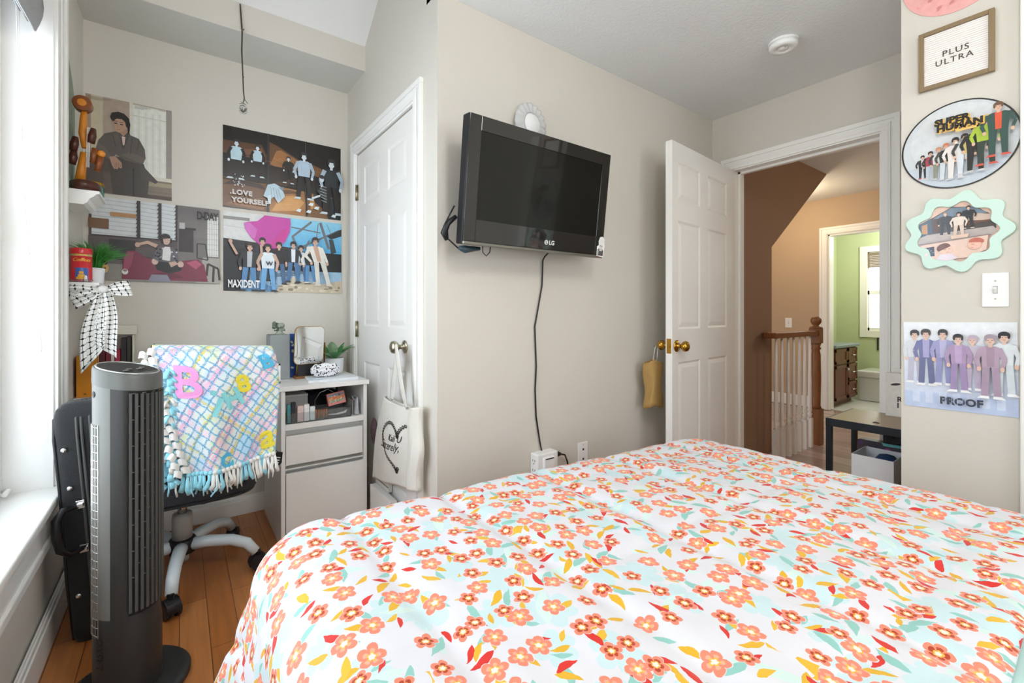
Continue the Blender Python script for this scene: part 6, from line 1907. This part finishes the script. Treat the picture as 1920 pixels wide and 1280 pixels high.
for k in range(16):
    a = rng.uniform(0, 6.28); m.tube([(.252, 2.567, 2.103), (.252 + .013 * math.cos(a), 2.567 + .013 * math.sin(a), 2.108 + rng.uniform(0, .02))], [.002, .0008], 4)
m.build('moss', mat('grey_moss', '#5f5f4f', .9, var=.3), tw)


# ---------------------------------------------------------------- right wall
def disc_outline(r, n=72): return [(r + r * math.cos(2 * PI * k / n), r + r * math.sin(2 * PI * k / n)) for k in range(n)]


c = Canvas(.30, .30, '#efb0ac', .0022, disc_outline(.15)); rng = random.Random(20)
for k in range(130):
    a, r = rng.uniform(0, 6.28), .138 * math.sqrt(rng.random())
    x, y = .15 + r * math.cos(a), .15 + r * math.sin(a)
    c.ell(x, y, rng.uniform(.002, .011), rng.uniform(.0012, .004), rng.choice(['#f2bfb8', '#e99f9f', '#f5c9bd', '#eba6a2', '#f0b6ae', '#d98a93']), rng.uniform(.2, 1.0), 10)
c.ell(.15, .15, .05, .05, '#f6ded6', n=40); c.ell(.15, .15, .0036, .0036, '#8a6a66')
tag(c.build('vinyl_record', east_side(XR - .0005, .502 - .008, 2.176), rough=.25, coat=.3), 'pink marbled vinyl record high on the near wall', 'vinyl record', 'vinyl records on the near wall')

lb = thing('letter_board', 'square felt letter board in a wooden frame reading PLUS ULTRA', 'letter board', (XR, .348, 2.03))
y0, y1, z0, z1, fw = .253, .445, 1.924, 2.134, .0145
M_WALNUT = mat('bronze_wood_frame', '#8a7557', .4, var=.2, vscale=30, stretch=(1, 12, 12))
m = MB()
for (a, b_, d, e) in ((y0, y0 + fw, z0, z1), (y1 - fw, y1, z0, z1), (y0 + fw, y1 - fw, z0, z0 + fw), (y0 + fw, y1 - fw, z1 - fw, z1)): m.box(XR - .018, a, d, XR - .0005, b_, e)
m.build('frame', M_WALNUT, lb, bevel=.0012)
m = MB(); m.box(XR - .010, y0 + fw, z0 + fw, XR - .0005, y1 - fw, z1 - fw)
nr = 24
for k in range(nr):
    zz = z0 + fw + (z1 - z0 - 2 * fw) * (k + .15) / nr
    m.box(XR - .0122, y0 + fw, zz, XR - .010, y1 - fw, zz + (z1 - z0 - 2 * fw) * .62 / nr)
m.build('felt', mat('white_felt', '#ece8e4', .95, var=.03), lb)
m = MB()
for tx, yy, zz in (('PLUS', .348, 2.028), ('ULTRA', .352, 1.999)):
    vs, fs = text_tris(tx, .0285, 0, 'CENTER', .0002, 1.18); T = east_side(XR - .0128, yy, zz); m.add([T @ Vector((q.x, q.y, 0)) for q in vs], fs)
m.build('letter', mat('dark_letter_plastic', '#4a403a', .5, var=0), lb)

c = Canvas(.304, .304, '#26241f', .0022, disc_outline(.152)); ctr = .152
c.ell(ctr, ctr, .147, .147, '#cfd4d8', n=72); c.ell(ctr, ctr + .02, .125, .118, '#d6dadd', n=60)
c.poly([(ctr + .1465 * math.cos(t), ctr + .1465 * math.sin(t)) for t in [PI * (1.13 + .74 * k / 30) for k in range(31)]], '#c3ccd6')
for (x, y, h_, top, leg_, hair, arms, sh_) in ((.060, .052, .072, '#2b2a2a', '#262628', '#1f1b1b', None, '#e2e2e0'), (.082, .044, .086, '#a8434f', '#b9c3cc', '#201a1a', '#3a2a2c', None), (.104, .040, .096, '#dfe0de', '#8d8f7c', '#c98a62', '#33343a', None), (.124, .034, .108, '#2f302f', '#cdd4da', '#c97a58', '#4a4a44', None),
                                             (.148, .030, .122, '#e9dfda', '#e6dfda', '#272222', None, None), (.172, .040, .118, '#d9dcd8', '#d3dbe2', '#2a2622', '#3a3e3c', '#d7c27a'), (.198, .042, .136, '#22211f', '#242321', '#1d1b1b', None, None), (.224, .058, .142, '#a9c23c', '#2b3a30', '#d8bb8a', None, None), (.252, .080, .150, '#2f4f48', '#2f4f48', '#6a4a34', None, '#d9583a')):
    c.person(x, y, h_ * 1.18, top=top, legs=leg_, hair=hair, skin='#dcb49c', arms=arms, shirt=sh_, wide=1.15, shoe='#c9c9cb' if y < .045 else '#d0574a', stance=.07)
c.ell(ctr, ctr, .032, .032, '#d9dde0', n=36) if False else None
for tx, y, x in (('SUPER', .226, .096), ('HUMAN', .203, .101)):
    c.text(tx, x + .003, y - .003, .030, '#e2b04a', bold=.0032, sx=1.06); c.text(tx, x, y, .030, '#1d1a14', bold=.0018, sx=1.06)
c.rect(.150, .190, .052, .008, '#e6bf6c'); c.ell(ctr, ctr, .0036, .0036, '#f2f2f2')
tag(c.build('picture_disc', east_side(XR - .0005, .344 + .152, 1.708 - .152), rough=.22, coat=.4), 'round picture vinyl printed SUPER HUMAN on the near wall', 'vinyl record', 'vinyl records on the near wall')

# wavy mint frame with printed pictures
fm = thing('flower_frame', 'wavy mint flower-shaped frame with printed pictures on the near wall', 'picture frame', (XR, .348, 1.40))
def wavy(r, amp, n=120, k=9, ph=.35): return [((r + amp * math.cos(k * 2 * PI * i / n + ph)) * math.cos(2 * PI * i / n), (r + amp * math.cos(k * 2 * PI * i / n + ph)) * math.sin(2 * PI * i / n)) for i in range(n)]
out_, inn = wavy(.131, .012), wavy(.098, .008)
T = east_side(XR - .0005, .348, 1.40)
m = MB(); n = len(out_)
vs = [Vector((q[0], q[1], z)) for z in (.0, .013) for ring_ in (out_, inn) for q in ring_]
fs = []
for i in range(n):
    j = (i + 1) % n
    fs += [(i, j, 2 * n + j, 2 * n + i), (n + j, n + i, 3 * n + i, 3 * n + j), (2 * n + i, 2 * n + j, 3 * n + j, 3 * n + i), (j, i, n + i, n + j)]
m.add([T @ q for q in vs], fs); m.build('frame', mat('mint_acrylic', '#c9e4d8', .4, var=.04, vscale=12), fm, bevel=.0015)
ix = wavy(.103, .008); c = Canvas(.22, .22, '#dcb6a4', .0045, [(q[0] + .11, q[1] + .11) for q in ix])
def cl(pts, col): c.poly(pts, col)
cl([(.010, .10), (.012, .15), (.05, .17), (.10, .20), (.16, .19), (.205, .15), (.208, .11)], '#4a4542')
cl([(.012, .075), (.006, .108), (.20, .118), (.212, .10), (.19, .085)], '#b6aaa6'); cl([(.012, .10), (.014, .15), (.045, .168), (.048, .115)], '#3f556a'); cl([(.02, .115), (.02, .145), (.035, .15), (.036, .112)], '#b98a5c')
cl([(.05, .118), (.052, .165), (.068, .168), (.068, .115)], '#52312a'); cl([(.05, .165), (.10, .197), (.15, .192), (.19, .165)], '#6f7f8f'); cl([(.14, .145), (.145, .172), (.20, .158), (.205, .138)], '#c9b3a3'); cl([(.135, .132), (.20, .136), (.20, .142), (.135, .14)], '#6d4a3c')
for (x, y, h_, top, leg_, hair) in ((.083, .100, .085, '#23222a', '#20202a', '#8a7466'), (.142, .118, .078, '#22262a', '#22262a', '#1d1a1a'), (.118, .090, .088, '#e2d2c4', '#d9c3b3', '#2b2422')):
    c.person(x, y, h_, top=top, legs=leg_, hair=hair, skin='#e2bda6', face=False, shoe='#d9c3b3', wide=1.25)
cl([(.098, .098), (.145, .100), (.14, .088), (.10, .086)], '#e0c2ae')
cl([(.012, .078), (.19, .092), (.20, .088), (.02, .07)], '#8f7f7c'); cl([(.02, .025), (.018, .072), (.19, .088), (.185, .04), (.14, .018), (.06, .012)], '#e3c3b4')
cl([(.03, .030), (.028, .062), (.055, .065), (.056, .030)], '#27304a')
for k in range(14): c.ell(.031 + .023 * hash2(k, 3), .033 + .028 * hash2(k, 7), .0007, .0007, '#d9dff0')
c.ell(.034, .036, .006, .007, '#d9d0cc')
c.ell(.086, .050, .0165, .0175, '#e6bda8', n=22); c.ell(.080, .058, .0185, .0145, '#6a3f33', .4, 22, -.3, PI + .5); cl([(.062, .05), (.066, .066), (.074, .056)], '#6a3f33'); cl([(.06, .018), (.072, .034), (.10, .035), (.118, .018), (.09, .010)], '#d9cdd6')
for (x, y) in ((.084, .050), (.095, .052)): c.line((x - .003, y), (x + .003, y + .0008), .0012, '#4a2f28')
c.line((.088, .040), (.094, .041), .0014, '#c06a62')
c.ell(.158, .060, .0165, .0165, '#eab9a6', n=22); c.ell(.162, .070, .0185, .0125, '#c06a58', -.1, 22, -.2, PI + .3); c.line((.150, .061), (.157, .061), .0012, '#6a4438'); c.line((.149, .050), (.155, .050), .0014, '#c06a62')
c.build('printed_picture', east_side(XR - .001, .348 + .11, 1.40 - .11), fm, rough=.2, coat=.3)


def switch_plate(name, label, T, w=.070, h=.115):
    t_ = thing(name, label, 'light switch', T @ Vector((0, 0, 0)), None, 'white light switches')
    inv = Matrix.Identity(4)
    def bx(x0, y0_, z0_, x1, y1_, z1_, nm, mm, bev=0):
        mb = MB(); mb.T = T; mb.box(x0, y0_, z0_, x1, y1_, z1_); return mb.build(nm, mm, t_, bevel=bev)
    bx(-w / 2, -h / 2, 0, w / 2, h / 2, .005, 'plate', M_PLASTIC, .002)
    bx(-.006, -.013, .005, .006, .013, .0056, 'slot', mat('switch_slot', '#b9b9b6', .5), 0)
    mb = MB(); mb.T = T; mb.prism([(0, -.010), (.009, .004), (.009, .009), (0, .006)], -.0042, .0042, Matrix(((0, 0, 1, 0), (0, 1, 0, 0), (1, 0, 0, .0056), (0, 0, 0, 1)))); mb.build('toggle', M_PLASTIC, t_, bevel=.0008)
    for s_ in (-1, 1):
        mb = MB(); mb.T = T; mb.cyl((0, s_ * .030, .005), (0, s_ * .030, .0062), .0028, seg=10); mb.build('screw', M_NICKEL, t_)
    return t_


switch_plate('light_switch', 'white light switch above the pastel group poster', east_side(XR - .0003, .253, 1.193), .063, .114)
switch_plate('light_switch', 'white light switch on the doorway wall beside the near wall edge', east_side(XD - .0003, .655, 1.16))
switch_plate('light_switch', 'white light switch on the tan hall wall above the railing', east_side(HX - .0003, 2.44, .998), .075, .118)

c = Canvas(.287, .312, '#e4e8ef'); p = S(c)
c.grad(0, .5 * c.h, c.w, .5 * c.h, '#d6dce8', '#e8ebee', 8); c.grad(0, 0, c.w, .5 * c.h, '#c6d2ea', '#d6dce8', 8); R(c, 0, 0, 1, .18, '#bccbe8')
for k in range(7): R(c, .08 + .125 * k, .06, .15 + .125 * k, .2, '#cfdaf0')
for (x, y, h_, top, leg_, hair, sh_) in ((.11, .28, .60, '#d3d6dc', '#b9b6c8', '#1f1c1e', None), (.22, .26, .63, '#6f70a0', '#63678f', '#3a2c2a', '#a6a0cc'), (.38, .28, .61, '#9c9ac6', '#8f8fbe', '#2a2222', '#b7b2d6'), (.64, .25, .58, '#c9c0d0', '#b7a8c0', '#b9a8b8', None), (.90, .22, .65, '#d9dee2', '#ccd4da', '#1f1f2a', None), (.52, .22, .62, '#a98fb2', '#9c86b0', '#221e20', '#b9a0c4'), (.79, .18, .66, '#b098ac', '#a690a6', '#a394a0', '#a38a9c')):
    c.person(x * c.w, y * c.h, h_ * c.h * 1.04, top=top, legs=leg_, hair=hair, skin='#ddb9a8', shirt=sh_, shoe='#eeeef0', stance=.055, wide=.80)
c.text('PROOF', .35 * c.w, .075 * c.h, .034, '#33384a', sx=.95, bold=.0016, spacing=1.05)
for x in (.40, .455, .505, .555): c.line(p(x, .06), p(x, .17), .0012, '#bccbe8')
tag(c.build('poster', frame_T((XR - .0012, .487, .770), (0, -1, .012), (0, .012, 1)), rough=.3), 'pale poster of seven people in pastel suits lettered PROOF', 'poster')

# ---------------------------------------------------------------- console table by the doorway
M_TABLEWOOD = mat('rustic_table_wood', '#a48e70', .35, var=.3, vscale=12, stretch=(30, 3, 3))
M_STEEL = mat('black_steel_tube', '#20272c', .4, .4, var=.08)
ct = thing('console_table', 'small table with black steel frame and wood top beside the doorway', 'table', (2.75, .69, 0))
tx0, tx1, ty0, ty1, tz = 2.562, 2.935, .515, .869, .60
MB().box(tx0 + .004, ty0, tz - .012, tx1 - .004, ty1 - .004, tz).build('top', M_TABLEWOOD, ct, bevel=.0015)
m = MB()
q = .024
m.box(tx0, ty0, tz - .035, tx0 + q, ty1, tz - .012); m.box(tx1 - q, ty0, tz - .035, tx1, ty1, tz - .012); m.box(tx0 + q, ty1 - q, tz - .035, tx1 - q, ty1, tz - .012); m.box(tx0 + q, ty0, tz - .035, tx1 - q, ty0 + q, tz - .012)
m.box(tx0 - .0005, ty1 - .004, tz - .036, tx1, ty1 + .0005, tz + .001); m.box(tx0 - .0005, ty0, tz - .036, tx0 + .004, ty1, tz + .001)
m.build('frame', M_STEEL, ct, bevel=.0015)
for x in (tx0, tx1 - q): MB().box(x, ty0, .300, x + q, ty1, .318).build('shelf_rail', M_STEEL, ct, bevel=.0015)
for (x, y) in ((tx0, ty1 - q), (tx1 - q, ty1 - q), (tx0, ty0), (tx1 - q, ty0)): MB().box(x, y, 0, x + q, y + q, tz - .034).build('leg', M_STEEL, ct, bevel=.0015)
MB().box(tx0 + .002, ty0 + .002, .318, tx1 - .002, ty1 - .06, .330).build('lower_shelf', M_TABLEWOOD, ct, bevel=.0015)
wt = thing('open_carton', 'white open cardboard tray on the lower shelf of the console table', 'box', (2.71, .69, .33))
m = MB()
a0, a1, b0, b1, zz0, zz1 = 2.600, 2.800, .615, .775, .3305, .442
m.box(a0, b0, zz0, a1, b1, zz0 + .003); m.box(a0, b0, zz0 + .003, a0 + .003, b1, zz1); m.box(a1 - .003, b0, zz0 + .003, a1, b1, zz1); m.box(a0 + .003, b0, zz0 + .003, a1 - .003, b0 + .003, zz1); m.box(a0 + .003, b1 - .003, zz0 + .003, a1 - .003, b1, zz1)
m.build('tray', mat('white_card', '#e9edf2', .6, var=.02), wt)
MB().lathe([(.001, -.055), (.03, -.047), (.05, -.02), (.054, 0), (.05, .02), (.03, .047), (.001, .055)], (2.715, .668, .3895), 28).build('ball', mat('navy_ball', '#2b4a70', .5, var=.05))
tag(bpy.data.objects['ball'], 'navy blue ball lying in the white open carton', 'ball')
c = Canvas(.235, .135, '#4a4654', .05, [(0, 0), (.235, 0), (.235, .135), (.012, .135), (.003, .13), (0, .12)])
c.poly([(.10, .135), (.235, .135), (.235, .125), (.11, .12)], '#6fc7c9'); c.poly([(.13, 0), (.15, .05), (.235, .10), (.235, 0)], '#23455c'); c.poly([(.10, .03), (.12, .11), (.15, .10), (.165, .05), (.14, .02)], '#b2379a'); c.ell(.125, .085, .02, .026, '#c95ab2'); c.poly([(.11, .0), (.13, .035), (.17, .045), (.215, .02), (.22, 0)], '#a9dbe6'); c.ell(.016, .118, .009, .007, '#6a3a8a')
for k in range(4): c.line((.012 + .005 * k, .02), (.012 + .005 * k, .07), .0016, '#c9c4d0')
c.text('magic 97', .062, .015, .026, '#d9d4e0', rot=PI / 2); c.text('ing', .20, .05, .018, '#9fd6e6', rot=PI / 2)
tag(c.build('product_box', east_side(2.885, .820, .3305)), 'dark grey and teal product box behind the white carton', 'box')
sp_ = thing('radio', 'small black radio with two dials on top of the product box', 'radio', (2.90, .66, .466))
MB().box(2.842, .600, .4665, 2.905, .715, .545).build('body', M_BLACK, sp_, bevel=.003)
for y in (.685, .640): MB().cyl((2.842, y, .507), (2.830, y, .507), .015, seg=20).build('dial', M_STEEL, sp_, bevel=.002)
c = Canvas(.14, .215, '#ece9e2', .04); c.text('R', .045, .075, .035, '#1d1d1d', bold=.001); c.text('I', .045, .045, .035, '#1d1d1d', bold=.001); c.ell(.04, .16, .02, .006, '#2a2a2a', .2)
tag(c.build('paper_carton', east_side(2.912, .712, tz + .0005)), 'white carton with black letters standing on the console table', 'carton')
c = Canvas(.12, .235, '#e6e4de', .012); c.text('BR', .04, .20, .035, '#151515', bold=.002, shear=.2)
tag(c.build('white_card', east_side(2.93, .69, tz + .0005)), 'white card with black lettering behind the carton on the console', 'card')
m = MB(); m.tube([(2.63, .70, tz + .0005), (2.635, .69, tz + .003), (2.632, .675, tz + .0008)], .0022, 6); tag(m.build('hook', M_STEEL), 'tiny black hook lying on the console table top', 'hook')
m = MB(); m.tube([(2.75, .99, .004), (2.62, .93, .006), (2.50, .90, .008), (2.42, .92, .006)], .006, 8); tag(m.build('extension_cord', M_PLASTIC), 'white cord lying on the floor by the doorway', 'cord')

# ---------------------------------------------------------------- hall railing and bathroom furniture
M_OAK = mat('oak_rail_wood', '#80502a', .4, var=.25, vscale=14, stretch=(3, 12, 2))
M_BAL = mat('white_baluster_paint', '#e6e1da', .4, var=.02)
ra = thing('stair_railing', 'oak stair railing with white turned balusters in the hall', 'railing', (4.0, 1.56, 0))
m = MB(); m.prism([(4.36, 1.528), (4.36, 1.592), (3.60, 1.592), (3.87, 1.712), (3.835, 1.742), (3.565, 1.62), (3.565, 1.528)], .925, .968); m.build('handrail', M_OAK, ra, bevel=.006, bseg=3)
for x in (3.638, 3.737, 3.849, 3.946, 4.056, 4.16, 4.26):
    m = MB(); m.box(x - .019, 1.541, -.005, x + .019, 1.579, .235)
    m.lathe([(.019, .235), (.012, .255), (.018, .272), (.010, .285), (.016, .30), (.0145, .33), (.012, .60), (.0085, .925)], (x, 1.56, 0), 14)
    m.build('baluster', M_BAL, ra)
m = MB(); m.box(4.345, 1.517, -.005, 4.431, 1.603, .30); m.box(4.348, 1.520, .86, 4.428, 1.600, .985); m.lathe([(.043, .30), (.033, .33), (.037, .55), (.034, .76), (.028, .80), (.038, .815), (.030, .83), (.040, .86)], (4.388, 1.56, 0), 24)
m.lathe([(.048, .985), (.048, .995), (.026, 1.003), (.02, 1.012), (.032, 1.022), (.041, 1.045), (.038, 1.068), (.024, 1.084), (.002, 1.088)], (4.388, 1.56, 0), 24); m.build('newel_post', M_OAK, ra)

M_CHERRY = mat('dark_cherry_wood', '#6d3f2a', .4, var=.2, vscale=12, stretch=(3, 3, 25))
M_STONE = mat('blue_grey_counter', '#7f8d98', .3, var=.2, vscale=60)
va = thing('bathroom_vanity', 'dark wood bathroom vanity with grey counter seen through the far door', 'vanity', (6.6, 2.2, 0))
m = MB(); m.box(6.17, 2.02, .06, 6.93, 2.405, .70); m.box(6.17, 2.06, 0, 6.91, 2.405, .06); m.build('carcass', M_CHERRY, va, bevel=.002)
MB().box(6.16, 1.985, .70, 6.97, 2.408, .735).build('counter', M_STONE, va, bevel=.006)
def front(nm, x0, x1, z0, z1, pulls, par=va):
    m = MB(); m.box(x0, 2.006, z0, x1, 2.02, z1)
    for (a, b_, d, e) in ((x0, x0 + .035, z0, z1), (x1 - .035, x1, z0, z1), (x0, x1, z0, z0 + .035), (x0, x1, z1 - .035, z1)): m.box(a, 1.998, d, b_, 2.007, e)
    o = m.build(nm, M_CHERRY, par, bevel=.001)
    m = MB(); zc = (z0 + z1) / 2
    if pulls == 'bar': m.tube([((x0 + x1) / 2 - .04, 1.998, zc), ((x0 + x1) / 2 - .04, 1.975, zc), ((x0 + x1) / 2 + .04, 1.975, zc), ((x0 + x1) / 2 + .04, 1.998, zc)], .006, 8); m.build('pull', M_CHROME, o)
    elif pulls: m.ball((x1 - .02, 1.985, z1 - .06), .013, 12, 8); m.build('knob', M_CHROME, o)
for (z0, z1) in ((.08, .27), (.29, .49), (.51, .685)): front('drawer', 6.60, 6.915, z0, z1, 'bar')
front('drawer', 6.19, 6.58, .51, .685, None); front('door', 6.19, 6.58, .08, .49, 'knob')
bt = thing('bathtub', 'white bathtub below the bathroom window', 'bathtub', (7.25, 1.6, 0))
m = MB(); m.box(6.99, 1.02, .30, 7.49, 2.03, .385); m.box(7.01, 1.02, 0, 7.49, 2.02, .30); m.build('body', mat('white_enamel', '#e8eaec', .15, var=.01, coat=.5), bt, bevel=.02, bseg=4)
tag(boxobj('towel_ring_plate', M_BLACK, 7.485, 1.93, .62, 7.4995, 1.945, .84), 'dark vertical fitting on the green bathroom wall under the window', 'wall fitting')
